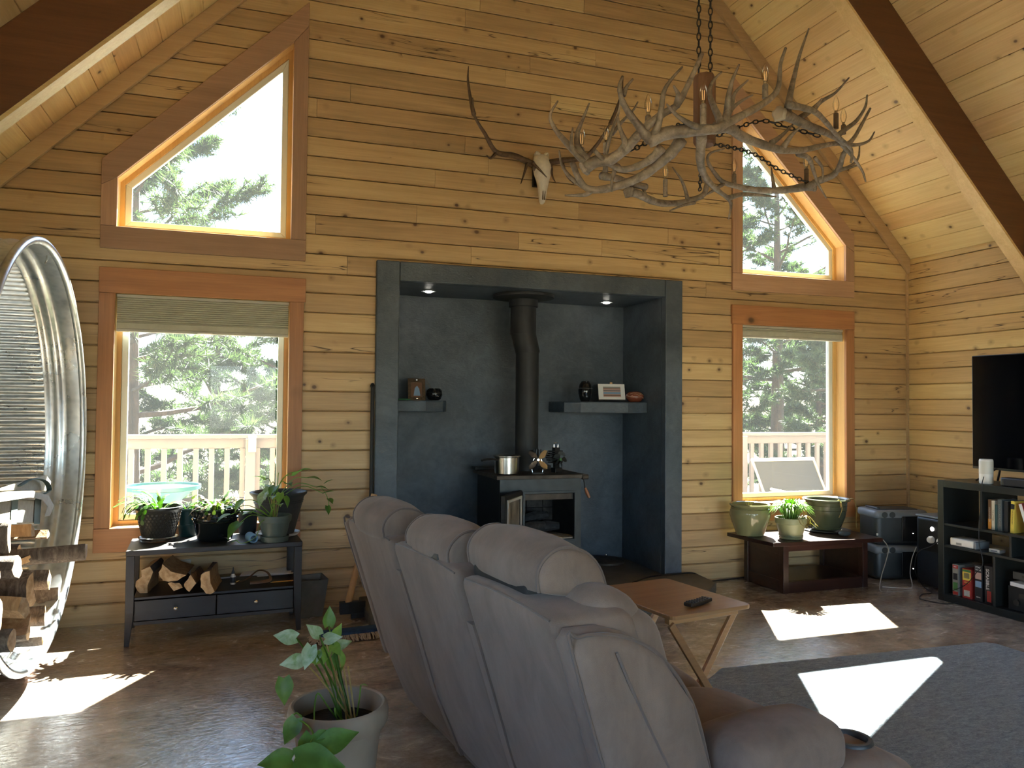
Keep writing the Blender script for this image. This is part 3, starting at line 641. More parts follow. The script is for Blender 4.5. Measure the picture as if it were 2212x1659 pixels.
def needles(C, D, per, ln, wd, seed):
    per = int(per*1.25); wd = wd*1.6
    """thin needle blades around tuft centres C with twig directions D"""
    r = np.random.default_rng(seed); n = len(C); N = n*per
    c = np.repeat(C, per, 0); d = np.repeat(D, per, 0)
    q = r.normal(size=(N, 3)); q /= np.linalg.norm(q, axis=1)[:, None]
    v = d*0.55+q; v /= np.linalg.norm(v, axis=1)[:, None]
    L = ln*(0.6+0.6*r.random(N))[:, None]; s = np.cross(v, r.normal(size=(N, 3))); s /= np.linalg.norm(s, axis=1)[:, None]
    st = c+d*(r.random(N)[:, None]-0.5)*ln*0.9
    V = np.empty((N*3, 3)); V[0::3] = st+s*wd; V[1::3] = st-s*wd; V[2::3] = st+v*L
    return V
def tri_mesh(name, V, mat, parent, kind):
    me = bpy.data.meshes.new(name); n = len(V); me.vertices.add(n); me.vertices.foreach_set('co', V.astype(np.float32).ravel())
    me.loops.add(n); me.loops.foreach_set('vertex_index', np.arange(n, dtype=np.int32)); k = n//3
    me.polygons.add(k); me.polygons.foreach_set('loop_start', np.arange(0, n, 3, dtype=np.int32)); me.polygons.foreach_set('loop_total', np.full(k, 3, dtype=np.int32))
    me.update(calc_edges=True); o = bpy.data.objects.new(name, me); COL.objects.link(o); me.materials.append(M[mat]); o.parent = parent; o['kind'] = kind; return o
def pine(label, x, y, h, z0, rad, nb, tpb, per, seed, r0=0.14, ln=0.15, wd=0.004, lean=(0, 0), droop=0.1, low=1.0):
    t = thing('pine_tree', label, 'tree', (x, y, -1.5), 0, 'pine trees beyond the deck'); r = random.Random(seed)
    base = np.array([0, 0, 0.0]); topz = h+1.5
    tp = [np.array([lean[0]*s*s*h+0.05*math.sin(3*s+seed), lean[1]*s*s*h+0.05*math.cos(2*s+seed), s*topz]) for s in np.linspace(0, 1, 10)]
    MB().tube(tp, [r0*(1-0.88*s) for s in np.linspace(0, 1, 10)], 10).build('trunk', 'tree_bark', t, smooth=True)
    br = MB(); C, D = [], []
    def trunk(s): i = min(int(s*9), 8); f = s*9-i; return tp[i]*(1-f)+tp[i+1]*f
    for k in range(nb):
        q = (k+r.random()*0.8)/nb; s = (z0+1.5+(topz-z0-1.5)*q**0.9)/topz; s = min(s, 0.985)
        a = k*2.399+r.uniform(-0.4, 0.4); L = rad*(1-q)**0.6*low**0*(0.75+0.5*r.random())+0.12
        p0 = trunk(s); u = np.array([math.cos(a), math.sin(a), 0]); pts = []
        up = r.uniform(-0.10, 0.28)+0.5*q-droop
        for j in range(6):
            w = j/5; pts.append(p0+u*L*w+np.array([0, 0, L*(up*w+0.22*w*w)])+np.array([r.uniform(-1, 1), r.uniform(-1, 1), r.uniform(-1, 1)])*0.05*L*w)
        br.tube(pts, [0.028*(1-0.8*w)*L/1.4+0.003 for w in np.linspace(0, 1, 6)], 5)
        for j in range(tpb):
            w = 0.22+0.80*math.sqrt((j+r.random())/tpb); w = min(w, 1.0); i = min(int(w*5), 4); f = w*5-i; c = pts[i]*(1-f)+pts[i+1]*f
            tl = 0.45*L*(1-0.6*w)*r.random()+0.08; side = np.cross(u, [0, 0, 1])*r.choice((-1, 1)); dv = u*0.7+side*r.uniform(0.3, 1.1)+np.array([0, 0, r.uniform(-0.1, 0.55)]); dv /= np.linalg.norm(dv)
            e = c+dv*tl
            if j % 2 == 0: br.tube([c, (c+e)/2+np.array([0, 0, -0.01]), e], [0.006, 0.005, 0.003], 3)
            for z in (1.0, 0.7, 0.4) if tl > 0.2 else (1.0, 0.5): C.append(c+dv*tl*z); D.append(dv)
    br.build('branches', 'tree_bark', t, smooth=True, kind='stuff')
    tri_mesh('needle_foliage', needles(np.array(C), np.array(D), per, ln, wd, seed), 'needles', t, 'stuff')
    return t
pine('near pine with long needles close to the railing at the left window', -1.45, 5.6, 7.0, 0.0, 2.0, 54, 26, 28, 3, 0.16, 0.17, 0.0045, droop=0.06)
pine('bushy pine sapling just right of the near pine behind the railing', 0.55, 7.4, 3.0, -1.0, 1.6, 30, 24, 26, 4, 0.09, 0.17, 0.0045)
pine('low bushy pine filling the right side of the left window', 1.7, 9.5, 3.7, -1.2, 2.0, 34, 24, 22, 14, 0.1, 0.2, 0.006)
pine('tall pine farther back at the left edge of the left window', -3.2, 10.5, 7.2, -0.8, 2.3, 40, 22, 22, 5, 0.17, 0.2, 0.006)
pine('low background pine behind the near pine', -0.7, 12.5, 4.4, -1.2, 2.2, 34, 22, 20, 6, 0.13, 0.22, 0.007)
pine('thick-trunked pine in the middle of the right window', 10.75, 8.0, 7.6, 1.8, 1.7, 38, 22, 20, 7, 0.19, 0.18, 0.006, droop=0.0)
pine('slender pine at the left side of the right window', 9.55, 8.1, 8.4, 0.6, 1.2, 38, 18, 18, 8, 0.10, 0.18, 0.006)
pine('bright near pine at the right edge of the right window', 9.75, 5.0, 3.1, 0.3, 1.0, 24, 20, 24, 9, 0.08, 0.15, 0.0045)
pine('dense dark fir between the pines of the right window', 13.3, 9.6, 4.6, -1.0, 1.9, 44, 24, 20, 10, 0.13, 0.18, 0.007)
pine('thin background pine far left in the right window', 11.6, 12.0, 8.2, -0.6, 1.7, 36, 18, 18, 11, 0.13, 0.22, 0.008)
pine('background pine behind the thick trunk', 14.6, 13.0, 6.0, -1.0, 2.2, 38, 20, 18, 12, 0.15, 0.22, 0.008)
pine('background pine at the right of the dense fir', 17.2, 13.5, 5.0, -1.2, 2.2, 36, 20, 18, 13, 0.14, 0.22, 0.008)
pine('background pine left of the thick trunk', 13.2, 15.5, 5.2, -1.2, 2.4, 36, 20, 18, 15, 0.14, 0.25, 0.009)
# ================================================================== RUG
rg = MB(); rp_ = [(2.575, -2.03), (4.47, -2.12), (4.52, -2.17), (4.55, -4.9), (2.6, -4.9), (2.35, -4.7), (2.35, -2.2)]
rug = MB().prism([(x, y, 0.001) for x, y in rp_], (0, 0, 0.014)).build('area_rug', 'rug_pile', bevel=0.004); props(rug, 'large mottled grey area rug on the concrete floor', 'rug')

# ================================================================== SOFA
TH = math.radians(8.3)
so = thing('reclining_sofa', 'long taupe microfiber reclining sofa seen from behind', 'sofa', (0.72, -2.05, 0.0), TH)
def lean(p): return p+np.array([-0.29*(max(p[2], 0)/0.97)**1.15, 0, 0])
secs = [(-0.03, -0.685), (-0.70, -1.352), (-1.368, -1.965)]
for i, (a, b) in enumerate(secs):
    yc, w = (a+b)/2, abs(b-a)-0.008
    def warp(p, yc=yc, w=w):
        q = lean(p); s = 1-((p[1]-yc)/(w/2))**2
        q[0] -= 0.018*s*math.sin(PI*min(max(p[2]/0.95, 0), 1)); q[2] += 0.012*s*(p[2] > 0.8)
        # skirt pulls in to the base
        if p[2] < 0.34: q[0] += 0.05*(0.34-p[2])/0.34
        return q
    sec = MB().rbox((0.13, yc, 0.525), (0.26, w, 0.87), 0.035, 3, 6, warp=warp).build('back_panel', 'microfiber', so, smooth=True, angle=180)
    # seam along the rear top edge
    MB().tube([warp(np.array([0.012, y, 0.952])) for y in np.linspace(yc-w/2+0.03, yc+w/2-0.03, 8)], 0.0035, 5).build('top_seam', 'piping_fabric', sec, smooth=True)
    # front cushion of the back rest
    def wc(p): return lean(p)
    MB().rbox((0.28, yc, 0.70), (0.15, w-0.02, 0.50), 0.07, 4, 2, warp=wc).build('back_cushion', 'microfiber', so, smooth=True, angle=180)
    MB().rbox((0.235, yc-0.02*(i == 2), 0.905), (0.20, w-0.10, 0.20), 0.09, 4, 2, warp=wc).build('shoulder_roll', 'microfiber', so, smooth=True, angle=180)
# strips of fabric between the sections
for y, z1 in ((-0.693, 0.84), (-1.36, 0.80)):
    P = []
    for z in np.linspace(0.07, z1, 10):
        x = lean(np.array([0.0, y, z]))[0]+0.05*max(0, 0.34-z)/0.34; P.append((x, z))
    m = MB(); m.loft([[np.array([x-0.004, y-0.024, z]), np.array([x-0.004, y+0.024, z]), np.array([x+0.05, y+0.024, z]), np.array([x+0.05, y-0.024, z])] for x, z in P]); m.build('gap_flap', 'microfiber', so, smooth=True)
# wings at both ends
for y, sg in ((-0.050, 1), (-1.942, -1)):
    pts = []
    prof = [(0.0, 0.30), (-0.005, 0.60), (0.0, 0.935), (0.04, 0.962), (0.16, 0.958), (0.24, 0.93), (0.31, 0.86), (0.37, 0.68), (0.36, 0.50), (0.34, 0.32), (0.16, 0.26)]
    if sg < 0: prof = [(0.004, 0.05), (0.000, 0.40), (0.002, 0.915), (0.03, 0.945), (0.12, 0.942), (0.195, 0.915), (0.265, 0.86), (0.325, 0.72), (0.325, 0.52), (0.315, 0.28), (0.31, 0.05)]
    r0 = [lean(np.array([x, y, z])) for x, z in prof]
    cen = sum(r0)/len(r0)
    def off(r, k, dy): return [cen+(p-cen)*k+np.array([0, dy, 0]) for p in r]
    t = 0.088
    wing = MB().loft([off(r0, 0.93, -0.004*sg), off(r0, 0.985, 0.006*sg), off(r0, 1.0, 0.024*sg), off(r0, 1.0, (t-0.045)*sg), off(r0, 0.987, (t-0.022)*sg), off(r0, 0.955, (t-0.006)*sg), off(r0, 0.88, (t+0.004)*sg), off(r0, 0.4, (t+0.012)*sg)]).build('wing_panel', 'microfiber', so, smooth=True, angle=180)
    edge = [p+np.array([0, (t-0.010)*sg, 0]) for p in off(r0, 0.968, 0)]
    MB().tube(catmull(edge[1:10], 4), 0.005, 6).build('piping', 'piping_fabric', wing, smooth=True)
# seam line across the near wing
wn = [lean(np.array([0.12+0.10*(1-s)+0.16*(1-s)**2, -1.942-t-0.0115, 0.05+0.84*s])) for s in np.linspace(0, 1, 12)]
MB().tube(wn, 0.004, 5).build('side_seam', 'piping_fabric', so, smooth=True)
# headrests
hp_ = [(0.015, -0.03), (-0.008, 0.03), (0.004, 0.085), (0.05, 0.135), (0.115, 0.155), (0.19, 0.145), (0.255, 0.105), (0.30, 0.045), (0.325, -0.02), (0.32, -0.07), (0.27, -0.075), (0.235, -0.035), (0.19, -0.02), (0.10, -0.03)]
def headrest(yc, w, x0, z0, tilt, lift, sc=1.0):
    c, s = math.cos(tilt), math.sin(tilt)
    def place(p, k, y):
        cx_, cz_ = 0.14, 0.03; px, pz = cx_+(p[0]-cx_)*k, cz_+(p[1]-cz_)*k
        px, pz = px*sc, pz*sc; return np.array([x0+px*c+pz*s, yc+y, z0+lift-px*s+pz*c])
    loop = [np.array([a, b, 0]) for a, b in hp_]; cp = catmull(loop+[loop[0]], 3)[:-1]
    rings = []
    for tt_ in (-1.0, -0.985, -0.95, -0.88, -0.7, -0.35, 0, 0.35, 0.7, 0.88, 0.95, 0.985, 1.0):
        k = {1.0: 0.50, 0.985: 0.74, 0.95: 0.84, 0.88: 0.90, 0.7: 0.965}.get(abs(tt_), 1.0+0.06*(1-tt_*tt_))
        rings.append([place(p, k, tt_*w/2) for p in cp])
    o = MB().loft(rings).build('headrest', 'microfiber', so, smooth=True, angle=180)
    for sg in (-1, 1): MB().tube([place(p, 0.872, sg*0.925*w/2) for p in cp[:32]], 0.0055, 6).build('piping', 'piping_fabric', o, smooth=True)
    return o
xt = lean(np.array([0.0, 0, 0.96]))[0]
headrest(-0.37, 0.47, xt-0.005, 0.968, 0.16, 0.0, 0.84)
headrest(-1.005, 0.45, xt+0.02, 0.970, 0.18, 0.0, 0.84)
headrest(-1.545, 0.50, xt+0.05, 1.005, 0.24, 0.006, 0.84)
for y in (-1.55, -0.93, -1.12):
    n = 'headrest_bracket'
    if y == -1.55: MB().rbox((xt+0.10, y, 0.975), (0.09, 0.36, 0.05), 0.015, 2, 0).build(n, 'matte_black', so, smooth=True)
    else: MB().rbox((xt+0.028, y, 0.975), (0.02, 0.075, 0.022), 0.003, 2, 0).build(n, 'stove_steel', so, smooth=True)
# seats, base, arms
for a, b in ((-0.24, -0.69), (-0.70, -1.355), (-1.365, -1.90)):
    yc, w = (a+b)/2, abs(b-a)
    def sw(p, yc=yc, w=w): q = p.copy(); q[2] += 0.03*(1-((p[1]-yc)/(w/2))**2)*(p[2] > 0.4)-0.05*max(0, (p[0]-0.55)/0.24)**2*(p[2] > 0.4); return q
    MB().rbox((0.47, yc, 0.375), (0.64, w-0.008, 0.21), 0.07, 4, 4, warp=sw).build('seat_cushion', 'microfiber', so, smooth=True, angle=180)
    MB().rbox((0.80, yc, 0.22), (0.08, w-0.02, 0.30), 0.038, 3, 1).build('footrest_panel', 'microfiber', so, smooth=True, angle=180)
MB().rbox((0.41, -1.015, 0.165), (0.76, 2.02, 0.22), 0.03, 2, 1).build('base', 'microfiber', so, smooth=True, angle=180)
for x in (0.13, 0.74):
    for y in (-0.03, -2.0): MB().lathe([(0.03, 0.0), (0.034, 0.01), (0.034, 0.045), (0.026, 0.055)], (x, y, 0.0), 16).build('foot', 'black_plastic', so, smooth=True)
for y in (-0.115, -2.03):
    MB().rbox((0.545, y-0.012, 0.285), (0.67, 0.255, 0.46), 0.06, 4, 5, warp=lambda p: p+np.array([0, 0, -0.10*max(0, (p[0]-0.72)/0.16)**1.8*(p[2] > 0.30)])).build('arm', 'microfiber', so, smooth=True, angle=180)
    def pw(p, y=y):
        q = p.copy(); u_ = (p[0]-0.34)/0.25; q[2] += (0.03*(1-u_*u_)+0.012*u_)*(1-((p[1]-y)/0.14)**2)*(p[2] > 0.54)
        q[1] = y+(p[1]-y)*(1-0.18*max(0, u_)**3); return q
    pad = MB().rbox((0.385, y, 0.545), (0.41, 0.25, 0.13), 0.055, 4, 4, warp=pw).build('arm_pad', 'microfiber', so, smooth=True, angle=180)
    cup = MB().lathe([(0.043, 0.0), (0.045, 0.008), (0.050, 0.016), (0.062, 0.016), (0.066, 0.010), (0.066, -0.02)], (0.70, y-0.005, 0.508), 28, caps=False).build('cup_holder', 'charcoal_plastic', so, smooth=True)
    MB().lathe([(0.001, -0.058), (0.044, -0.058)], (0.70, y-0.005, 0.5635), 24).build('cup_well', 'matte_black', cup)

# ================================================================== CONSOLE TABLE under the left window
ct = thing('console_table', 'dark espresso console table with two drawers holding potted plants', 'table', (-0.18, -0.32, 0.0), math.radians(3.2))
W2, D2, HT = 0.525, 0.24, 0.585
MB().rbox((0, 0, HT-0.016), (2*W2, 2*D2, 0.032), 0.004, 1, 0).build('table_top', 'espresso', ct)
for sx in (-1, 1):
    for sy in (-1, 1):
        def lw(p, sx=sx, sy=sy): return p+np.array([-sx*0.0*(p[2]), 0, 0])
        x0, y0 = sx*(W2-0.026), sy*(D2-0.026); t = HT-0.033
        m = MB(); a = 0.024
        def sq(z, h, ox): return [np.array([x0+ox-h, y0-h, z]), np.array([x0+ox+h, y0-h, z]), np.array([x0+ox+h, y0+h, z]), np.array([x0+ox-h, y0+h, z])]
        m.loft([sq(0.0, 0.014, sx*0.012), sq(0.12, 0.02, sx*0.004), sq(0.20, a, 0), sq(t, a, 0)]); m.build('leg', 'espresso', ct, bevel=0.002)
MB().box((0, 0, 0.285), (2*W2-0.10, 2*D2-0.05, 0.016)).build('shelf', 'espresso', ct, bevel=0.002)
for sx in (-1, 1): MB().box((sx*(W2-0.028), 0, 0.21), (0.02, 2*D2-0.10, 0.15)).build('side_panel', 'espresso', ct)
MB().box((0, D2-0.035, 0.21), (2*W2-0.10, 0.015, 0.15)).build('back_panel', 'espresso', ct)
MB().box((0, -D2+0.03, 0.135), (2*W2-0.10, 0.03, 0.022)).build('lower_rail', 'espresso', ct, bevel=0.002)
MB().box((0, 0, 0.140), (2*W2-0.10, 2*D2-0.07, 0.012)).build('drawer_floor', 'espresso', ct)
for sx in (-1, 1):
    d = MB().box((sx*0.2375, -D2+0.022, 0.212), (0.468, 0.02, 0.122)).build('drawer', 'espresso', ct, bevel=0.002)
    MB().lathe([(0.004, 0), (0.005, 0.012), (0.012, 0.018), (0.012, 0.024), (0.004, 0.03)], (sx*0.2375, -D2+0.012, 0.215), 14, R=rotm(PI/2)).build('knob', 'nickel', d, smooth=True)

# ================================================================== COFFEE TABLE under the right window
ft = thing('coffee_table', 'dark rosewood coffee table with an open cube base under the right window', 'table', (4.52, -0.39, 0.0), 0.0)
FH = 0.42
MB().prism([(-0.60, 0.26, FH-0.032), (-0.545, -0.29, FH-0.032), (0.50, -0.35, FH-0.032), (0.56, 0.27, FH-0.032)], (0, 0, 0.032)).build('table_top', 'rosewood', ft, bevel=0.004)
BX, BY0, BY1 = 0.40, -0.235, 0.235
for x in (-BX, BX-0.0):
    for y in (BY0, BY1): MB().box((x, y, (FH-0.032)/2), (0.05, 0.05, FH-0.034)).build('post', 'rosewood', ft, bevel=0.002)
for y in (BY0, BY1):
    MB().box((0, y, 0.045), (2*BX-0.05, 0.03, 0.09)).build('bottom_rail', 'rosewood', ft, bevel=0.002); MB().box((0, y, FH-0.06), (2*BX-0.05, 0.03, 0.05)).build('top_rail', 'rosewood', ft, bevel=0.002)
MB().box((0, 0, 0.085), (2*BX-0.02, 2*BY1-0.03, 0.012)).build('shelf', 'rosewood', ft)
for x in (-BX, BX):
    MB().box((x, 0, FH/2-0.016), (0.016, 2*BY1-0.05, FH-0.04)).build('side_panel', 'rosewood', ft)
    for z in (0.05, FH-0.07): MB().box((x, 0, z), (0.034, 2*BY1-0.05, 0.09)).build('side_rail', 'rosewood', ft, bevel=0.002)

# ================================================================== TRAY TABLE
tr_ = thing('tray_table', 'light wooden folding tray table beside the sofa', 'table', (1.90, -2.62, 0.0), 0.0)
zt = 0.622
tr_.rotation_euler = (0, 0, math.radians(9.5)); tr_.location = (1.866, -2.657, 0)
ORG[tr_.name] = np.array([1.866, -2.657, 0.0])
m = MB(); hw, hd, rr_ = 0.228, 0.292, 0.03; pts = []
for cx_, cy_, a0 in ((hw-rr_, hd-rr_, 0), (-hw+rr_, hd-rr_, 90), (-hw+rr_, -hd+rr_, 180), (hw-rr_, -hd+rr_, 270)):
    for k in range(5): a = math.radians(a0+k*22.5); pts.append((cx_+rr_*math.cos(a), cy_+rr_*math.sin(a), zt-0.018))
m.prism(pts, (0, 0, 0.018)).build('table_top', 'tray_wood', tr_, bevel=0.003)
for sy in (-1, 1): MB().box((0, sy*(hd-0.07), zt-0.035), (2*hw-0.06, 0.03, 0.034)).build('apron', 'tray_wood', tr_, bevel=0.002)
for sy, o in ((-1, 0.0), (1, 0.0)):
    for sx in (-1, 1):
        y = sy*(hd-0.065)-0.03*sx*sy*0+(0.014 if sx > 0 else -0.014)
        a = np.array([sx*(hw-0.035), y, zt-0.05]); b = np.array([-sx*(hw-0.02), y, 0.0])
        d = b-a; L = np.linalg.norm(d); ux = d/L; side = np.array([0, 1.0, 0]); nn = np.cross(ux, side)
        m = MB(); q = 0.016
        m.hexa([a-nn*q-side*0.009, a+nn*q-side*0.009, a+nn*q+side*0.009, a-nn*q+side*0.009, b-nn*q-side*0.009, b+nn*q-side*0.009, b+nn*q+side*0.009, b-nn*q+side*0.009]); m.build('leg', 'tray_wood', tr_, bevel=0.002)
for sx in (-1, 1): MB().tube([(sx*0.12, -(hd-0.065), 0.16), (sx*0.12, hd-0.065, 0.16)], 0.009, 8).build('stretcher', 'tray_wood', tr_, smooth=True)
rm = thing('remote_control', 'black television remote lying on the tray table', 'remote', tuple(at(1508, 1302, 2, zt+0.010)*np.array([1, 1, 0])+np.array([0, 0, zt+0.001])), math.radians(24))
MB().rbox((0, 0, 0.010), (0.165, 0.044, 0.018), 0.007, 3, 1, warp=lambda p: p+np.array([0, 0, 0.004*(p[0]/0.08)**2])).build('body', 'black_plastic', rm, smooth=True)
for i in range(7):
    for j in range(3): MB().rbox((-0.066+i*0.02, -0.013+j*0.013, 0.0215+0.004*((-0.066+i*0.02)/0.08)**2), (0.010, 0.008, 0.005), 0.002, 1, 0).build('button', 'charcoal_plastic', rm)
# ================================================================== TV CABINET along the right wall
CXF, CD = 5.17, 0.39
cb = thing('tv_cabinet', 'black open bookcase cabinet with cells under the television', 'cabinet', (CXF+CD/2, -1.135, 0.0), math.radians(2.0))
# local: x from front (-CD/2) to back, y negative along the cabinet
CH = 0.94; LEN = 1.95
def cbx(name, y0, y1, z0, z1, x0=-CD/2, x1=CD/2): return MB().lo((x0, y0, z0), (x1, y1, z1)).build(name, 'cabinet_black', cb, bevel=0.002)
cbx('side_panel', -0.053, 0.0, 0.0, CH); cbx('side_panel', -LEN, -LEN+0.053, 0.0, CH)
cbx('top_panel', -LEN+0.054, -0.054, CH-0.053, CH); cbx('bottom_panel', -LEN+0.054, -0.054, 0.0, 0.056)
xs = -CD/2+0.006
cbx('shelf_board', -LEN+0.054, -0.054, 0.588, 0.606, xs); cbx('shelf_board', -LEN+0.054, -0.054, 0.420, 0.438, xs)
cbx('divider', -0.372, -0.354, 0.607, CH-0.054, xs); cbx('divider', -1.1, -1.082, 0.607, CH-0.054, xs); cbx('divider', -0.60, -0.582, 0.439, 0.587, xs); cbx('divider', -1.28, -1.262, 0.439, 0.587, xs)
cbx('divider', -0.475, -0.455, 0.057, 0.419, xs); cbx('divider', -1.10, -1.08, 0.057, 0.419, xs)
MB().lo((CD/2-0.012, -0.372, 0.607), (CD/2-0.004, -0.11, CH-0.054)).build('back_board', 'grey_plastic', cb)
MB().lo((CD/2-0.012, -0.58, 0.440), (CD/2-0.004, -0.43, 0.586)).build('back_board', 'pine_trim', cb)
def C3(x, y, z):            # cabinet-local point -> world
    c, s = math.cos(math.radians(2.0)), math.sin(math.radians(2.0)); return (CXF+CD/2+x*c-y*s, -1.135+x*s+y*c, z)
RC = math.radians(2.0)
FR = -CD/2
# television
tv = thing('television', 'large flat screen television switched off on the black cabinet', 'television', C3(0.06, -0.74, CH), RC)
tw, thh = 1.24, 0.885; tzb = 0.095
MB().rbox((0, 0, tzb+thh/2), (0.045, tw, thh), 0.006, 2, 0).build('case', 'black_plastic', tv, smooth=True)
MB().lo((-0.0245, -tw/2+0.008, tzb+0.018), (-0.0228, tw/2-0.008, tzb+thh-0.008)).build('screen', 'tv_screen', tv)
MB().rbox((0.04, 0, tzb+0.32), (0.05, tw*0.7, 0.5), 0.02, 2, 0).build('rear_housing', 'matte_black', tv, smooth=True)
for sy in (-1, 1):
    MB().tube([(-0.02, sy*0.42, tzb+0.012), (-0.10, sy*0.53, 0.008)], 0.008, 6).build('stand_leg', 'black_plastic', tv, smooth=True); MB().tube([(0.02, sy*0.42, tzb+0.012), (0.10, sy*0.50, 0.008)], 0.008, 6).build('stand_leg', 'black_plastic', tv, smooth=True)
# cylindrical speaker
sp = thing('smart_speaker', 'white fabric cylinder speaker on the cabinet in front of the screen', 'speaker', C3(FR+0.075, -0.357, CH), RC)
MB().lathe([(0.040, 0.0), (0.046, 0.004), (0.047, 0.02), (0.047, 0.175), (0.043, 0.185), (0.02, 0.186)], (0, 0, 0), 30).build('body', 'white_plastic', sp, smooth=True)
MB().lathe([(0.0475, 0.075), (0.0478, 0.077), (0.0478, 0.168), (0.0475, 0.17)], (0, 0, 0), 30, caps=False).build('grille', 'outlet_plate', sp, smooth=True)
# soundbar
sb = thing('soundbar', 'long black soundbar on the cabinet below the screen', 'soundbar', C3(FR+0.06, -0.99, CH), RC)
MB().rbox((0, 0, 0.033), (0.09, 0.96, 0.064), 0.012, 2, 0).build('body', 'black_plastic', sb, smooth=True); MB().lo((-0.0465, -0.45, 0.012), (-0.0448, 0.45, 0.056)).build('grille', 'matte_black', sb)
# books in the upper cell
def book(y, th, h, d, mat, lab, tilt=0.0, z=0.607, bands=(), text=None, tmat='white_print', tsize=0.02):
    b = thing('book', lab, 'book', C3(FR+0.05, y, z), RC, 'books in the cabinet'); b.rotation_euler = (tilt, 0, RC)
    MB().rbox((d/2, 0, h/2), (d, th, h), 0.002, 1, 0).build('cover', mat, b); MB().lo((0.004, -th/2+0.003, h-0.0002), (d-0.004, th/2-0.003, h+0.0006)).build('pages', 'cream_print', b)
    for z0, z1, mt in bands: MB().lo((-0.0007, -th/2+0.0005, z0*h), (0.001, th/2-0.0005, z1*h)).build('spine_label', mt, b)
    if text: lettering(text, tsize, tmat, b, Matrix.Translation((-0.0012, 0, h*0.5)) @ Euler((PI/2, 0, -PI/2)).to_matrix().to_4x4() @ Matrix.Rotation(-PI/2, 4, 'Z'), 'spine_lettering')
    return b
y = -0.387
for th, h, mat, lab, bands, text, tm, ts in ((0.026, 0.222, 'brown_print', 'brown paperback with an orange lower spine in the upper cell', ((0.02, 0.35, 'orange_print'),), 'COLIN FLETCHER', 'cream_print', 0.014),
        (0.024, 0.217, 'cream_print', 'cream spined book beside the brown paperback', (), 'THE LETTERS', 'brown_print', 0.014), (0.019, 0.19, 'teal_print', 'slim dark teal book between cream and slate spines', (), None, None, 0),
        (0.032, 0.230, 'slate_print', 'thick slate grey book with large pale spine lettering', (), 'DOUGLAS ADAMS', 'grey_print', 0.020)):
    y -= th/2+0.001; book(y, th, h, 0.16, mat, lab, 0.0, 0.607, bands, text, tm, ts); y -= th/2+0.001
book(-0.527, 0.026, 0.222, 0.15, 'dark_print', 'black book between the slate and the yellow spines', 0.0)
book(-0.572, 0.028, 0.232, 0.16, 'yellow_print', 'leaning yellow book with a black spine top', 0.04, 0.607, ((0.74, 0.90, 'dark_print'),), 'THE DICTIONARY', 'brown_print', 0.013)
book(-0.70, 0.024, 0.225, 0.16, 'red_print', 'leaning red and white book in the upper cell', -0.30, 0.612, ((0.35, 0.98, 'white_print'),))
book(-0.735, 0.024, 0.225, 0.16, 'brown_print', 'brown book leaning on the red one', -0.30, 0.612)
# framed picture standing behind the books
bp = thing('dark_box', 'tall dark brown box behind the yellow book in the upper cell', 'box', C3(FR+0.24, -0.66, 0.607), RC)
MB().rbox((0, 0, 0.125), (0.10, 0.10, 0.25), 0.004, 1, 0).build('body', 'brown_print', bp); MB().box((-0.0515, 0, 0.13), (0.002, 0.07, 0.16)).build('front_label', 'dark_print', bp)
# white media player and small box on the middle shelf
mp = thing('media_player', 'flat white and grey media box on the middle cabinet shelf', 'electronics', C3(FR+0.10, -0.185, 0.438), RC)
MB().rbox((0, 0, 0.0325), (0.15, 0.20, 0.062), 0.012, 3, 0).build('body', 'white_plastic', mp, smooth=True); MB().rbox((0.0, -0.112, 0.03), (0.145, 0.02, 0.055), 0.005, 2, 0).build('end_cap', 'grey_plastic', mp, smooth=True); MB().box((-0.0758, 0.02, 0.022), (0.002, 0.045, 0.016)).build('front_logo_plate', 'grey_print', mp)
sm_ = thing('small_adapter', 'small pale adapter box beside the white media box', 'electronics', C3(FR+0.09, -0.43, 0.438), RC); MB().rbox((0, 0, 0.0145), (0.07, 0.085, 0.027), 0.004, 2, 0).build('body', 'outlet_plate', sm_, smooth=True); MB().box((-0.0355, 0, 0.014), (0.002, 0.05, 0.008)).build('port_strip', 'grey_plastic', sm_)
# board game boxes in the lower left cell
def gamebox(y, th, h, d, mat, lab, cap=None, tilt=0.0):
    b = thing('game_box', lab, 'game box', C3(FR+0.035, y, 0.057), RC, 'board games in the cabinet'); b.rotation_euler = (tilt, 0, RC)
    MB().rbox((d/2, 0, h/2), (d, th, h), 0.002, 1, 0).build('box_body', mat, b); MB().lo((-0.0006, -th/2+0.002, h*0.02), (0.0008, -th/2+0.004, h*0.98)).build('lid_edge', 'dark_print', b); return b
def face(b, y0, y1, z0, z1, mat, name='printed_panel'): return MB().lo((-0.0016, y0, z0), (0.0002, y1, z1)).build(name, mat, b)
def txt(b, s, size, y, z, mat, rot=0.0): return lettering(s, size, mat, b, Matrix.Translation((-0.0022, y, z)) @ Euler((PI/2, 0, -PI/2)).to_matrix().to_4x4() @ Matrix.Rotation(rot, 4, 'Z'), 'printed_lettering')
g1 = gamebox(-0.125, 0.052, 0.238, 0.25, 'grey_print', 'grey and red game box nearest the cabinet side'); face(g1, -0.022, 0.022, 0.208, 0.232, 'red_print'); face(g1, -0.022, 0.022, 0.006, 0.03, 'red_print'); face(g1, -0.018, 0.018, 0.12, 0.17, 'dark_print'); face(g1, -0.018, 0.018, 0.04, 0.10, 'green_print'); txt(g1, 'RISK', 0.013, 0, 0.22, 'white_print')
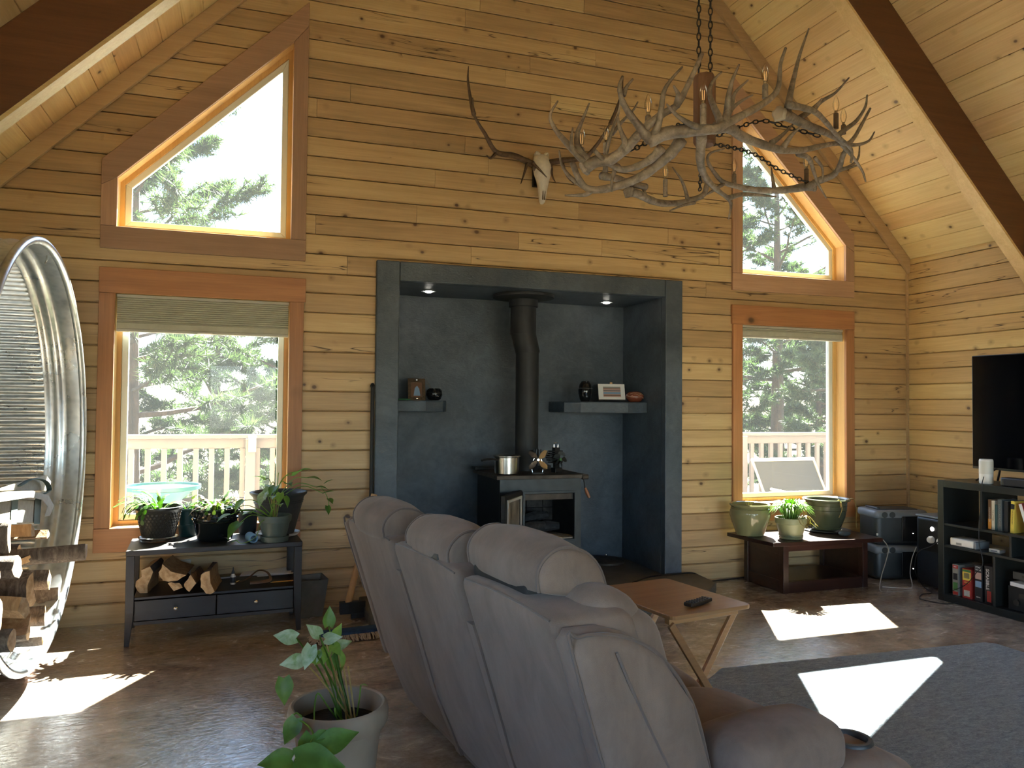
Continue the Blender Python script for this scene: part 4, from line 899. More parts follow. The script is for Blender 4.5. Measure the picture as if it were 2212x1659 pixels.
g2 = gamebox(-0.222, 0.075, 0.222, 0.25, 'red_print', 'red game box with a yellow and green printed top'); face(g2, -0.034, 0.034, 0.135, 0.198, 'yellow_print'); face(g2, -0.034, 0.034, 0.199, 0.216, 'green_print'); face(g2, -0.024, 0.024, 0.150, 0.192, 'grey_print'); face(g2, -0.024, 0.024, 0.015, 0.060, 'cream_print'); txt(g2, 'APPLES', 0.013, 0, 0.12, 'yellow_print'); face(g2, -0.018, 0.018, 0.024, 0.05, 'white_print')
g3 = gamebox(-0.318, 0.062, 0.268, 0.25, 'dark_print', 'black space-themed game box beside the tallest game'); txt(g3, 'STAR', 0.019, 0, 0.252, 'white_print'); txt(g3, 'WARS', 0.017, 0, 0.234, 'white_print'); face(g3, -0.024, 0.024, 0.165, 0.215, 'pink_print'); face(g3, -0.024, 0.024, 0.105, 0.150, 'sky_print'); txt(g3, 'TRIVIA', 0.012, 0, 0.03, 'white_print')
g4 = gamebox(-0.400, 0.066, 0.278, 0.26, 'dark_print', 'tall black word game box with white vertical lettering', tilt=0.0); txt(g4, 'SCRABBLE', 0.034, 0.008, 0.18, 'white_print', -PI/2); face(g4, -0.020, 0.012, 0.015, 0.095, 'red_print'); face(g4, -0.012, 0.004, 0.03, 0.08, 'brown_print')
# electronics in the lower middle bay
e1 = thing('disc_player', 'slim black disc player on top of the stacked electronics', 'electronics', C3(FR+0.19, -0.77, 0.275), RC); MB().rbox((0, 0, 0.028), (0.24, 0.42, 0.054), 0.004, 1, 0).build('body', 'charcoal_plastic', e1); MB().box((-0.121, 0.03, 0.03), (0.002, 0.22, 0.018)).build('disc_tray', 'black_plastic', e1); MB().box((-0.121, -0.13, 0.03), (0.002, 0.06, 0.01)).build('display', 'grey_plastic', e1)
e2 = thing('av_receiver', 'large black receiver at the bottom of the cabinet bay', 'electronics', C3(FR+0.20, -0.77, 0.057), RC); MB().rbox((0, 0, 0.085), (0.30, 0.46, 0.168), 0.004, 1, 0).build('body', 'matte_black', e2); MB().lathe([(0.022, 0), (0.022, 0.015), (0.01, 0.016)], (-0.151, 0.16, 0.06), 18, R=rotm(0, -PI/2)).build('dial', 'black_plastic', e2, smooth=True); MB().box((-0.151, 0, 0.11), (0.002, 0.3, 0.03)).build('display', 'black_plastic', e2)
e3 = thing('paper_sheets', 'loose white papers between the disc player and receiver', 'paper', C3(FR+0.16, -0.77, 0.226), RC); m = MB(); m.loft([[np.array([x, y, z+0.006*math.sin(9*y+3*x)+(0.016 if k else 0.0)]) for x, y in ((-0.13, -0.20), (-0.13, 0.20), (0.1, 0.21), (0.1, -0.19))] for k, z in enumerate((0.001, 0.012))]); m.build('sheet_stack', 'paper', e3)
e4 = MB().rbox((0, 0, 0.055), (0.15, 0.24, 0.108), 0.006, 1, 0).build('game_console', 'matte_black', None, loc=C3(FR+0.19, -0.80, 0.438)); props(e4, 'black console box in the middle bay of the cabinet', 'electronics')
# ================================================================== POWER STATIONS in the corner
def station(z, lab, on):
    s = thing('power_station', lab, 'battery', (5.47, -0.385, z), math.radians(-14), 'stacked power stations')
    MB().rbox((0, 0, 0.145), (0.47, 0.30, 0.285), 0.05, 3, 1, warp=lambda p: p*np.array([1-0.04*(0.29-p[2]), 1-0.05*(0.29-p[2]), 1])).build('body', 'charcoal_plastic', s, smooth=True, angle=60)
    MB().rbox((0, 0, 0.262), (0.49, 0.315, 0.075), 0.03, 3, 1).build('top_shell', 'grey_plastic', s, smooth=True, angle=60)
    MB().rbox((0, 0, 0.302), (0.36, 0.20, 0.008), 0.003, 1, 0).build('top_inlay', 'dark_blue_plastic', s)
    MB().rbox((0.232, -0.0, 0.125), (0.02, 0.20, 0.20), 0.008, 2, 0).build('end_panel', 'black_plastic', s, smooth=True)
    MB().rbox((0.10, -0.15, 0.14), (0.20, 0.014, 0.22), 0.006, 2, 0).build('outlet_panel', 'black_plastic', s, smooth=True); MB().lathe([(0.0035, 0), (0.0035, 0.003), (0.001, 0.004)], (0.10, -0.1575, 0.10), 8, R=rotm(PI/2)).build('status_light', 'led', s)
    for k in range(2): MB().lathe([(0.026, 0), (0.026, 0.004), (0.02, 0.005)], (-0.16+k*0.07, -0.1585, 0.262), 18, R=rotm(PI/2)).build('vent', 'charcoal_plastic', s)
    MB().rbox((-0.18, 0.0, 0.31), (0.03, 0.20, 0.02), 0.008, 2, 0).build('carry_handle', 'charcoal_plastic', s, smooth=True)
station(0.0, 'lower power station of the stacked pair beside the coffee table', True); station(0.307, 'upper power station of the stacked pair beside the coffee table', True)
pb = thing('power_box', 'dark power box with plugs in its outlet panel beside the cabinet', 'battery', (5.66, -0.86, 0.0), 0.0)
MB().rbox((0, 0, 0.29), (0.40, 0.40, 0.58), 0.02, 2, 1).build('case', 'dark_blue_plastic', pb, smooth=True, angle=60); MB().rbox((0, 0, 0.588), (0.41, 0.41, 0.016), 0.006, 2, 0).build('lid', 'grey_plastic', pb, smooth=True)
op = MB().lo((-0.2035, -0.17, 0.30), (-0.2, 0.17, 0.555)).build('outlet_panel', 'black_plastic', pb)
MB().lathe([(0.016, 0), (0.018, 0.004), (0.010, 0.006)], (-0.2035, 0.03, 0.49), 18, R=rotm(0, -PI/2)).build('lit_button', 'led', pb, smooth=True)
for y in (0.035, -0.06): MB().lathe([(0.03, 0), (0.03, 0.02), (0.022, 0.035), (0.008, 0.04)], (-0.2035, y, 0.40), 18, R=rotm(0, -PI/2)).build('plug', 'white_plastic', pb, smooth=True)
kn = thing('pocket_tool', 'slim dark hand tool lying on the power box', 'tool', (5.62, -0.82, 0.597), 0.5); MB().rbox((0, 0, 0.008), (0.16, 0.02, 0.014), 0.005, 2, 0).build('grip', 'black_plastic', kn, smooth=True); MB().rbox((0.10, 0, 0.008), (0.06, 0.03, 0.012), 0.005, 2, 0).build('head', 'stove_dark', kn, smooth=True)
# ---- cords
def cord(name, label, pts, r, mat): o = MB().tube(catmull(pts, 7), r, 6).build(name, mat, smooth=True); return props(o, label, 'cord', 'cords along the floor')
z = 0.006
cord('charging_cord', 'pale grey charging cord hanging from the coffee table edge to the floor', [at(1908, 1166, 1, -0.72), at(1919, 1185, 1, -0.76), at(1913, 1215, 1, -0.78), at(1904, 1245, 1, -0.78), (4.93, -0.80, z), (5.0, -0.86, z), (5.2, -0.87, z)], 0.004, 'cord_grey')
cord('plug_cord', 'black cord looping from the white plug down to the floor', [(5.42, -0.92, 0.40), (5.36, -0.90, 0.36), (5.31, -0.82, 0.30), (5.30, -0.80, 0.15), (5.32, -0.86, 0.03), (5.28, -0.98, z), (5.16, -1.0, z), (5.02, -1.12, z), (5.08, -1.28, z), (5.14, -1.35, z+0.02)], 0.004, 'cord_black')
cord('phone_cord', 'thin white cord hanging beside the stacked power stations', [(5.42, -0.70, 0.32), (5.37, -0.70, 0.22), (5.36, -0.69, 0.10), (5.34, -0.73, z), (5.22, -0.80, z), (5.05, -0.70, z)], 0.0035, 'cord_white')
cord('power_cord', 'black cord running along the wall base from hearth to coffee table', [(2.95, -0.25, HZ+z), (3.2, -0.10, HZ+z), (3.45, -0.075, HZ+z), (3.62, -0.09, HZ+z), (3.72, -0.11, z+0.01), (3.9, -0.09, z), (4.05, -0.07, z), (4.35, -0.06, z), (4.75, -0.08, z), (5.1, -0.10, z)], 0.006, 'cord_black')  # plain black power cord along hearth and wall base
cord('cabinet_cord', 'thin black cord hanging down the cabinet front between the cells', [C3(FR-0.006, -0.40, CH+0.06), C3(FR-0.012, -0.39, CH+0.0), C3(FR-0.012, -0.38, 0.80), C3(FR-0.010, -0.362, 0.65), C3(FR-0.012, -0.364, 0.5), C3(FR-0.010, -0.39, 0.36), C3(FR-0.012, -0.34, 0.28), C3(FR-0.012, -0.25, 0.17), C3(FR-0.012, -0.14, 0.10)], 0.003, 'cord_black')
# ================================================================== WOOD STOVE
sv = thing('wood_stove', 'black steel wood stove with its door open and flue pipe rising', 'stove', (2.21, 0.20, HZ))
SX0, SX1, SYF, SYB, SZ0, SZ1 = 1.87, 2.56, -0.10, 0.52, 0.33, 0.915
t = 0.03
def vb(name, a, b, mat, bev=0.004): return MB().lo(a, b).build(name, mat, sv, True, bevel=bev)
m = MB(); m.lo((SX0, SYF+0.02, SZ0), (SX0+t, SYB, SZ1)); m.build('side_plate', 'stove_dark', sv, True); m = MB(); m.lo((SX1-t, SYF+0.02, SZ0), (SX1, SYB, SZ1)); m.build('side_plate', 'stove_steel', sv, True)
vb('rear_plate', (SX0+t, SYB-t, SZ0), (SX1-t, SYB, SZ1), 'stove_dark'); vb('floor_plate', (SX0+t, SYF+0.02, SZ0), (SX1-t, SYB-t, SZ0+0.06), 'stove_dark')
vb('top_plate', (SX0-0.035, SYF-0.03, SZ1+0.001), (SX1+0.03, SYB+0.02, SZ1+0.032), 'rust_steel')
vb('pedestal', (SX0+0.08, SYF+0.08, HZ), (SX1-0.08, SYB-0.06, SZ0), 'stove_dark')
# front face with opening
OX0, OX1, OZ0, OZ1 = 2.075, 2.50, 0.43, 0.80
fy0, fy1 = SYF, SYF+0.02
m = MB(); m.lo((SX0, fy0, SZ0), (OX0, fy1, SZ1)); m.lo((OX1, fy0, SZ0), (SX1, fy1, SZ1)); m.lo((OX0, fy0, SZ0), (OX1, fy1, OZ0)); m.lo((OX0, fy0, OZ1), (OX1, fy1, SZ1)); m.build('front_plate', 'stove_steel', sv, True)
m = MB(); e = 0.016; yy = fy0-0.012
m.lo((OX0-e, yy, OZ0-e), (OX0, fy0, OZ1+e)); m.lo((OX1, yy, OZ0-e), (OX1+e, fy0, OZ1+e)); m.lo((OX0, yy, OZ1), (OX1, fy0, OZ1+e)); m.lo((OX0, yy, OZ0-e), (OX1, fy0, OZ0)); m.build('door_flange', 'stove_steel', sv, True)
vb('air_wash', (OX0+0.004, fy0+0.012, OZ1-0.055), (OX1-0.004, fy0+0.03, OZ1-0.004), 'rust_steel')
vb('ash_lip', (SX0+0.06, fy0-0.09, SZ0+0.0), (SX1-0.02, fy0-0.001, SZ0+0.02), 'stove_steel')
# firebrick lining, each brick
for r_ in range(3):
    for c_ in range(4):
        x = OX0-0.09+c_*0.152; MB().rbox((x+0.075, SYB-0.055, SZ0+0.06+0.055+r_*0.112), (0.148, 0.045, 0.108), 0.004, 1, 0).build('fire_brick', 'firebrick', sv, True)
m = MB(); n = 14
rows = []
for i in range(n+1):
    x = OX0-0.08+i*(OX1-OX0+0.12)/n; hh = 0.02+0.025*math.exp(-((i-7)/2.5)**2)+0.006*math.sin(i*2.1)
    rows.append([np.array([x, fy0+0.03, SZ0+0.061]), np.array([x, fy0+0.035, SZ0+0.061+0.6*hh+0.032]), np.array([x, fy0+0.12, SZ0+0.061+hh+0.03]), np.array([x, SYB-0.1, SZ0+0.061+hh*0.6]), np.array([x, SYB-0.1, SZ0+0.061])])
m.loft(rows).build('ash_bed', 'ash', sv, True, smooth=True)
for k, (x, y, z, L, a) in enumerate(((2.20, 0.10, 0.50, 0.26, 0.15), (2.36, 0.16, 0.49, 0.22, -0.3), (2.30, 0.26, 0.56, 0.24, 0.2))):
    d = np.array([math.cos(a), math.sin(a), 0.1]); MB().tube([np.array([x, y, z])-d*L/2, np.array([x, y, z+0.01]), np.array([x, y, z])+d*L/2], [0.035, 0.045, 0.03], 7).build('charred_log', 'char', sv, True)
# open door, swung out towards the room at the left side
dl = MB(); hx, hy = OX0-0.02, fy0-0.014
da = math.radians(-127); ddir = np.array([math.cos(da), math.sin(da), 0]); dn = np.array([-ddir[1], ddir[0], 0])
DW, dz0, dz1 = 0.44, OZ0-0.03, OZ1+0.03
def dq(u, w, z): return np.array([hx, hy, 0])+ddir*u+dn*w+np.array([0, 0, z])
def dbox(mm, u0, u1, w0, w1, z0, z1): return mm.hexa([dq(u0, w0, z0), dq(u1, w0, z0), dq(u1, w1, z0), dq(u0, w1, z0), dq(u0, w0, z1), dq(u1, w0, z1), dq(u1, w1, z1), dq(u0, w1, z1)])
m = MB(); b = 0.07; dbox(m, 0.01, b, 0, -0.03, dz0, dz1); dbox(m, DW-b, DW, 0, -0.03, dz0, dz1); dbox(m, b, DW-b, 0, -0.03, dz0, dz0+b*0.8); dbox(m, b, DW-b, 0, -0.03, dz1-b*0.8, dz1)
do = m.build('door', 'stove_dark', sv, True)
m = MB(); b2 = 0.05; dbox(m, b-0.02, b, 0.010, 0, dz0+0.035, dz1-0.035); dbox(m, DW-b, DW-b+0.02, 0.010, 0, dz0+0.035, dz1-0.035); dbox(m, b, DW-b, 0.010, 0, dz0+0.035, dz0+0.056); dbox(m, b, DW-b, 0.010, 0, dz1-0.056, dz1-0.035); m.build('gasket_rope', 'gasket', do, True)
m = MB(); dbox(m, b, DW-b, -0.005, -0.012, dz0+0.056, dz1-0.056); m.build('door_glass', 'sooty_glass', do, True)
MB().tube(catmull([dq(DW-0.02, -0.03, 0.63), dq(DW+0.05, -0.05, 0.64), dq(DW+0.075, -0.06, 0.61), dq(DW+0.08, -0.065, 0.52)], 5), 0.007, 8).build('door_handle', 'stove_steel', do, True, smooth=True)
MB().tube([dq(DW+0.08, -0.065, 0.525), dq(DW+0.082, -0.066, 0.47), dq(DW+0.084, -0.067, 0.42)], [0.011, 0.014, 0.011], 10).build('handle_grip', 'handle_wood', do, True, smooth=True)
for z in (0.50, 0.74): MB().tube([(hx-0.004, hy-0.004, z), (hx-0.004, hy-0.004, z+0.05)], 0.010, 8).build('hinge', 'stove_steel', sv, True)
# bypass rod with wooden grip at the right
MB().tube([(SX1+0.02, SYF+0.06, SZ1+0.01), (SX1+0.045, SYF+0.05, SZ1-0.02), (SX1+0.055, SYF+0.04, SZ1-0.09)], 0.005, 6).build('bypass_rod', 'black_iron', sv, True, smooth=True)
MB().tube([(SX1+0.055, SYF+0.04, SZ1-0.085), (SX1+0.07, SYF+0.03, SZ1-0.13), (SX1+0.085, SYF+0.02, SZ1-0.165)], [0.010, 0.015, 0.011], 10).build('bypass_grip', 'red_handle_wood', sv, True, smooth=True)
MB().tube([(SX1+0.0, SYF-0.02, SZ1+0.01), (SX1+0.05, SYF-0.02, SZ1+0.01)], 0.02, 12).build('top_roll', 'rust_steel', sv, True, smooth=True)
vb('warming_shelf', (SX0-0.05, SYB-0.10, SZ1+0.034), (SX1-0.05, SYB+0.015, SZ1+0.062), 'stove_dark')
# flue: lower pipe, offset, upper sleeve, ceiling flange
PX, PY = 2.245, 0.33; UX = 2.205
MB().lathe([(0.098, SZ1+0.033), (0.098, 1.96)], (PX, PY, 0), 32).build('flue_pipe', 'flue_black', sv, True, smooth=True)
MB().loft([[np.array([PX+(UX-PX)*s+r_*math.cos(2*PI*k/32), PY+r_*math.sin(2*PI*k/32), z]) for k in range(32)] for s, r_, z in ((0, 0.100, 1.94), (0, 0.106, 1.96), (0.9, 0.108, 2.10), (1, 0.108, 2.13))]).build('flue_offset', 'flue_black', sv, True, smooth=True)
MB().lathe([(0.110, 2.10), (0.110, 2.33), (0.125, 2.335), (0.125, 2.395)], (UX, PY, 0), 32).build('flue_sleeve', 'flue_black', sv, True, smooth=True)
MB().lathe([(0.10, 2.395), (0.262, 2.41), (0.265, 2.425), (0.262, NZ-0.002), (0.02, NZ-0.002)], (UX, PY, 0), 36).build('ceiling_flange', 'flue_black', sv, True, smooth=True)
# ---- on the stove
TOPZ = SZ1+0.0325
p = at(1098, 1014, 2, TOPZ)
sp_ = thing('sauce_pan', 'stainless steel saucepan with black handle on the wood stove', 'pan', (1.965, 0.02, TOPZ))
MB().lathe([(0.083, 0.0), (0.098, 0.008), (0.100, 0.10), (0.100, 0.135), (0.112, 0.142), (0.112, 0.146), (0.096, 0.140), (0.094, 0.02), (0.02, 0.012)], (0, 0, 0), 36).build('body', 'brushed_steel', sp_, smooth=True)
MB().lathe([(0.094, 0.128), (0.112, 0.1465), (0.105, 0.152), (0.01, 0.158)], (0, 0, 0), 36).build('lid', 'brushed_steel', sp_, smooth=True)
MB().tube(catmull([(-0.09, -0.03, 0.115), (-0.13, -0.05, 0.125), (-0.19, -0.07, 0.125), (-0.235, -0.09, 0.118)], 5), [0.010]*6+[0.013]*10, 8, flat=0.7).build('handle', 'black_plastic', sp_, smooth=True)
def stove_fan(loc, lab, rz, nb, bl, bmat, kind, tilt):
    f = thing('stove_fan', lab, 'fan', loc, rz, 'heat fans on the stove')
    if kind == 0:
        m = MB(); m.box((0, 0.02, 0.006), (0.09, 0.07, 0.010)); m.build('base', 'black_iron', f)
        for s in (-1, 1): MB().tube(catmull([(s*0.04, 0.02, 0.01), (s*0.048, 0.025, 0.06), (s*0.03, 0.03, 0.115), (s*0.012, 0.03, 0.13)], 4), 0.004, 6).build('cradle_wire', 'chrome', f, smooth=True)
        MB().tube([(0, 0.05, 0.115), (0, -0.01, 0.115)], 0.014, 12).build('motor', 'black_iron', f, smooth=True)
        for k in range(4): MB().box((-0.03+k*0.02, 0.035, 0.165), (0.004, 0.05, 0.06)).build('cooling_fin', 'stove_steel', f)
        hub = 0.115
    else:
        m = MB(); m.rbox((0, 0.02, 0.02), (0.075, 0.06, 0.04), 0.004, 1, 0); m.build('base', 'black_iron', f); MB().box((0, 0.025, 0.06), (0.045, 0.03, 0.06)).build('post', 'black_iron', f)
        for k in range(6):
            z = 0.085+k*0.018; w = 0.05+0.035*math.sin(PI*(k+0.6)/6); MB().box((-0.005, 0.03, z), (2*w, 0.05, 0.010)).build('cooling_fin', 'matte_black', f)
        MB().box((0, 0.03, 0.14), (0.05, 0.04, 0.13)).build('heat_sink', 'matte_black', f)
        MB().tube(catmull([(-0.02, 0.03, 0.19), (-0.02, 0.03, 0.235), (0.0, 0.03, 0.245), (0.02, 0.03, 0.235), (0.02, 0.03, 0.19)], 4), 0.003, 6).build('carry_loop', 'chrome', f, smooth=True)
        MB().tube([(0, 0.02, 0.11), (0, -0.02, 0.11)], 0.012, 12).build('motor', 'black_iron', f, smooth=True); hub = 0.11
    for k in range(nb):
        a = k*2*PI/nb+tilt; R = rotm(0, a, 0); tw_ = 0.5
        pts = [(0.008, -0.006, 0.012), (0.022, -0.022 if kind else -0.010, bl*0.5), (0.020, -0.020, bl*0.85), (0.0, 0.0, bl), (-0.020, 0.012, bl*0.85), (-0.022, 0.012, bl*0.5), (-0.008, 0.004, 0.012)]
        V = [R@np.array(q)+np.array([0, -0.022, hub]) for q in pts]; MB().prism(V, R@np.array([0, 0.0018, 0])).build('blade', bmat, f)
    MB().tube([(0, -0.02, hub), (0, -0.034, hub)], 0.011, 12).build('hub', 'green_print' if kind else bmat, f, smooth=True)
stove_fan((2.215, -0.02, TOPZ), 'four-bladed silver heat fan next to the saucepan', -0.25, 4, 0.105, 'nickel', 0, PI/4)
stove_fan((2.425, 0.06, TOPZ), 'black finned heat fan at the right of the stove top', 0.3, 5, 0.068, 'stove_steel', 1, 0.3)
# round lidded pan on the hearth
p = at(1310, 1210, 2, HZ)
hpn = thing('round_ash_cover', 'round dark metal cover with a knob lying on the hearth', 'cover', (3.10, 0.545, HZ)); MB().lathe([(0.15, 0.0), (0.165, 0.004), (0.165, 0.022), (0.15, 0.035), (0.06, 0.05), (0.01, 0.052)], (0, 0, 0), 36).build('disc', 'rust_steel', hpn, smooth=True); MB().lathe([(0.006, 0.05), (0.006, 0.062), (0.014, 0.07), (0.012, 0.08), (0.003, 0.084)], (0, 0, 0), 14).build('knob', 'chrome', hpn, smooth=True)
# ---- shelf ornaments
def pot_thing(name, lab, cat, loc, prof, mat, n=32, rotz=0.0, group=None):
    o = thing(name, lab, cat, loc, rotz, group); MB().lathe(prof, (0, 0, 0), n, caps=True).build('body', mat, o, smooth=True, angle=50); return o
LZ, RZs = 1.533, 1.536
b1 = pot_thing('black_bowl', 'small round polished black pottery bowl on the left shelf', 'bowl', (*at(938, 862, 1, 0.47)[[0]], 0.47, LZ), [(0.035, 0.0), (0.055, 0.012), (0.068, 0.045), (0.062, 0.085), (0.045, 0.10), (0.040, 0.098), (0.055, 0.08), (0.06, 0.045), (0.01, 0.015)], 'blackware')
MB().lathe([(0.0635, 0.058), (0.0665, 0.060), (0.0645, 0.066)], (0, 0, 0), 32, caps=False).build('incised_band', 'stove_steel', b1, smooth=True)
for k in range(2): MB().tube([(0.01-0.01*k, 0.0, 0.02), (-0.03-0.01*k, 0.02, 0.12), (-0.075-0.02*k, 0.03, 0.20)], [0.003, 0.006, 0.001], 5, flat=0.3).build('feather', 'feather', b1)
x = at(901, 838, 1, 0.45)[0]
pf = thing('photo_frame', 'ornate bronze portrait photo frame with a blue picture on the left shelf', 'picture frame', (x, 0.45, LZ), -0.05)
TL = rotm(-0.22); 
def tilt(p): return TL@np.array(p)
def tb(m, a, b): a, b = np.array(a, float), np.array(b, float); c, d = (a+b)/2, abs(b-a); return m.box(TL@c, d, TL)
m = MB(); fw, fh = 0.072, 0.185
tb(m, (-fw, 0, 0), (-fw+0.024, 0.012, fh)); tb(m, (fw-0.024, 0, 0), (fw, 0.012, fh)); tb(m, (-fw+0.024, 0, 0), (fw-0.024, 0.012, 0.026)); tb(m, (-fw+0.024, 0, fh-0.03), (fw-0.024, 0.012, fh)); m.build('frame', 'bronze_frame', pf)
for q in ((0, fh-0.012), (0, 0.012)): MB().ell(TL@np.array([0, -0.003, q[1]]), (0.013, 0.006, 0.010)).build('crest', 'nickel', pf, smooth=True)
m = MB(); tb(m, (-fw+0.024, 0.007, 0.026), (fw-0.024, 0.011, fh-0.03)); m.build('photo', 'brown_print', pf); m = MB(); m.prism([TL@np.array(q) for q in ((-0.026, 0.0065, 0.04), (0.03, 0.0065, 0.04), (0.022, 0.0065, 0.10), (0.005, 0.0065, 0.125), (-0.014, 0.0065, 0.105))], TL@np.array([0, 0.0008, 0])); m.build('photo_sky', 'sky_print', pf); m = MB(); tb(m, (-0.004, 0.013, 0.0), (0.004, 0.016, 0.10)); m.build('easel_back', 'bronze_frame', pf)
gf = MB().rbox((0, 0, 0.006), (0.10, 0.05, 0.010), 0.003, 1, 0).build('felt_pad', 'green_felt', None, loc=(at(873, 863, 1, 0.42)[0], 0.42, LZ)); props(gf, 'flat green felt pad at the left end of the left shelf', 'pad')
v1 = pot_thing('egg_vase', 'glossy black egg-shaped pottery vase on the right shelf', 'vase', (*at(1264, 865, 1, 0.42)[[0]], 0.42, RZs), [(0.036, 0.0), (0.048, 0.02), (0.060, 0.07), (0.062, 0.10), (0.052, 0.15), (0.034, 0.18), (0.026, 0.182), (0.02, 0.17)], 'blackware')
MB().lathe([(0.0618, 0.112), (0.0628, 0.114), (0.0605, 0.122)], (0, 0, 0), 32, caps=False).build('etched_band', 'stove_steel', v1, smooth=True)
x = at(1323, 845, 1, 0.42)[0]
wf_ = thing('print_on_easel', 'white matted canyon photograph on a small easel on the right shelf', 'picture frame', (x, 0.42, RZs), -0.12)
m = MB(); tb(m, (-0.125, 0, 0.02), (0.125, 0.006, 0.165)); m.build('mat_board', 'white_print', wf_)
m = MB(); tb(m, (-0.080, -0.001, 0.045), (0.085, 0.0, 0.14)); m.build('picture', 'pink_print', wf_)
for zz0, zz1, mt in ((0.128, 0.139, 'grey_print'), (0.118, 0.124, 'brown_print'), (0.098, 0.106, 'slate_print'), (0.072, 0.092, 'sky_print'), (0.056, 0.064, 'brown_print')):
    m = MB(); tb(m, (-0.078, -0.0016, zz0), (0.083, -0.0009, zz1)); m.build('picture_band', mt, wf_)
m = MB(); tb(m, (-0.13, -0.018, 0.006), (0.13, 0.012, 0.018)); m.build('easel_ledge', 'black_plastic', wf_); MB().tube([TL@np.array([0, 0.008, 0.18]), np.array([0, 0.07, 0.004])], 0.004, 6).build('easel_leg', 'black_plastic', wf_); m = MB(); tb(m, (-0.012, 0.001, 0.166), (0.012, 0.009, 0.182)); m.build('easel_clip', 'nickel', wf_)
rw = pot_thing('carved_pot', 'small carved redware pot with swirling pale lines on the right shelf', 'pot', (*at(1371, 866, 1, 0.38)[[0]], 0.38, RZs), [(0.045, 0.0), (0.062, 0.012), (0.082, 0.042), (0.080, 0.065), (0.055, 0.09), (0.036, 0.095), (0.034, 0.088)], 'redware')
def onpot(a, z): 
    r_ = np.interp(z, [0.0, 0.012, 0.042, 0.065, 0.09, 0.095], [0.045, 0.062, 0.082, 0.080, 0.055, 0.036])+0.0012; return np.array([r_*math.cos(a), r_*math.sin(a), z])
for seq in ([(-2.9, 0.052), (-2.4, 0.045), (-1.8, 0.044), (-1.3, 0.046), (-0.9, 0.040), (-0.75, 0.03), (-0.5, 0.035), (-0.45, 0.055), (-0.7, 0.06)], [(-2.9, 0.055), (-2.5, 0.078), (-1.9, 0.082), (-1.3, 0.078), (-0.9, 0.066)], [(-2.4, 0.056), (-2.0, 0.072), (-1.6, 0.062), (-1.2, 0.072)]):
    MB().tube(catmull([onpot(a, z) for a, z in seq], 4), 0.002, 5).build('carved_line', 'redware_line', rw, smooth=True)
# black pole leaning beside the surround
pl_ = thing('black_pole', 'thin black metal screen pole standing against the left side of the alcove', 'pole', (0.875, -0.07, 0.0)); MB().tube([(0, 0, 0.0), (0, 0.0, 1.62)], 0.014, 10).build('pole', 'black_iron', pl_, smooth=True); MB().lathe([(0.014, 1.62), (0.02, 1.63), (0.012, 1.65), (0.002, 1.655)], (0, 0, 0), 12).build('finial', 'black_iron', pl_, smooth=True); MB().lathe([(0.035, 0.0), (0.035, 0.008), (0.016, 0.02)], (0, 0, 0), 16).build('foot', 'black_iron', pl_, smooth=True)
# ================================================================== PLANTS AND POTS
def leaf_mesh(L, W, kind='heart', fold=0.25, curl=0.25, n=7):
    """leaf lying along +x from its stalk; returns MB"""
    m = MB(); rows = []
    for i in range(n+1):
        t = i/n
        if kind == 'heart': w = W*(math.sin(PI*min(1, (t+0.10)/1.10)**0.72))*(1-0.25*t)
        elif kind == 'lance': w = W*math.sin(PI*t**0.85)
        else: w = W*(1.0-t)**0.8*(0.5+0.9*min(1, t*6)) if t > 0.12 else W*(0.35+4*t)
        w = max(w, 0.0008); x = L*t; z = -curl*L*t*t+0.10*L*t
        rows.append((x, w, z))
    V = []; F = []
    for x, w, z in rows:
        for s in (-1, -0.5, 0, 0.5, 1): V.append((x-(0.12*L*abs(s) if (kind != 'lance' and x < 0.01*L) else 0), s*w, z+fold*w*abs(s)**1.5))
    for i in range(n):
        for j in range(4): a = i*5+j; F.append((a, a+1, a+6, a+5))
    m.add(V, F); return m
def put_leaf(root, base, d, L, W, mat, kind='heart', up=(0, 0, 1), fold=0.25, curl=0.25, name='leaf', roll=0.0):
    m = leaf_mesh(L, W, kind, fold, curl); d = np.array(d, float); d /= np.linalg.norm(d)
    u = np.array(up, float); s_ = np.cross(u, d); s_ /= (np.linalg.norm(s_)+1e-9); u = np.cross(d, s_)
    if roll: s_, u = s_*math.cos(roll)+u*math.sin(roll), u*math.cos(roll)-s_*math.sin(roll)
    m.v = [tuple(np.array(base, float)+d*p[0]+s_*p[1]+u*p[2]) for p in m.v]
    return m.build(name, mat, root, smooth=True, angle=180)
def stem(root, pts, r, mat, name='stem'): return MB().tube(catmull(pts, 4), r, 5).build(name, mat, root, smooth=True)
def planter(name, lab, cat, loc, prof, mat, soil_z=None, soil_r=None, n=36, group=None, warp=None):
    o = thing(name, lab, cat, loc, 0.0, group); MB().lathe(prof, (0, 0, 0), n, warp=warp).build('pot', mat, o, smooth=True, angle=40)
    if soil_z: MB().lathe([(soil_r, soil_z-0.004), (soil_r*0.6, soil_z+0.004), (0.004, soil_z+0.006)], (0, 0, 0), 24).build('soil', 'soil', o, smooth=True)
    return o
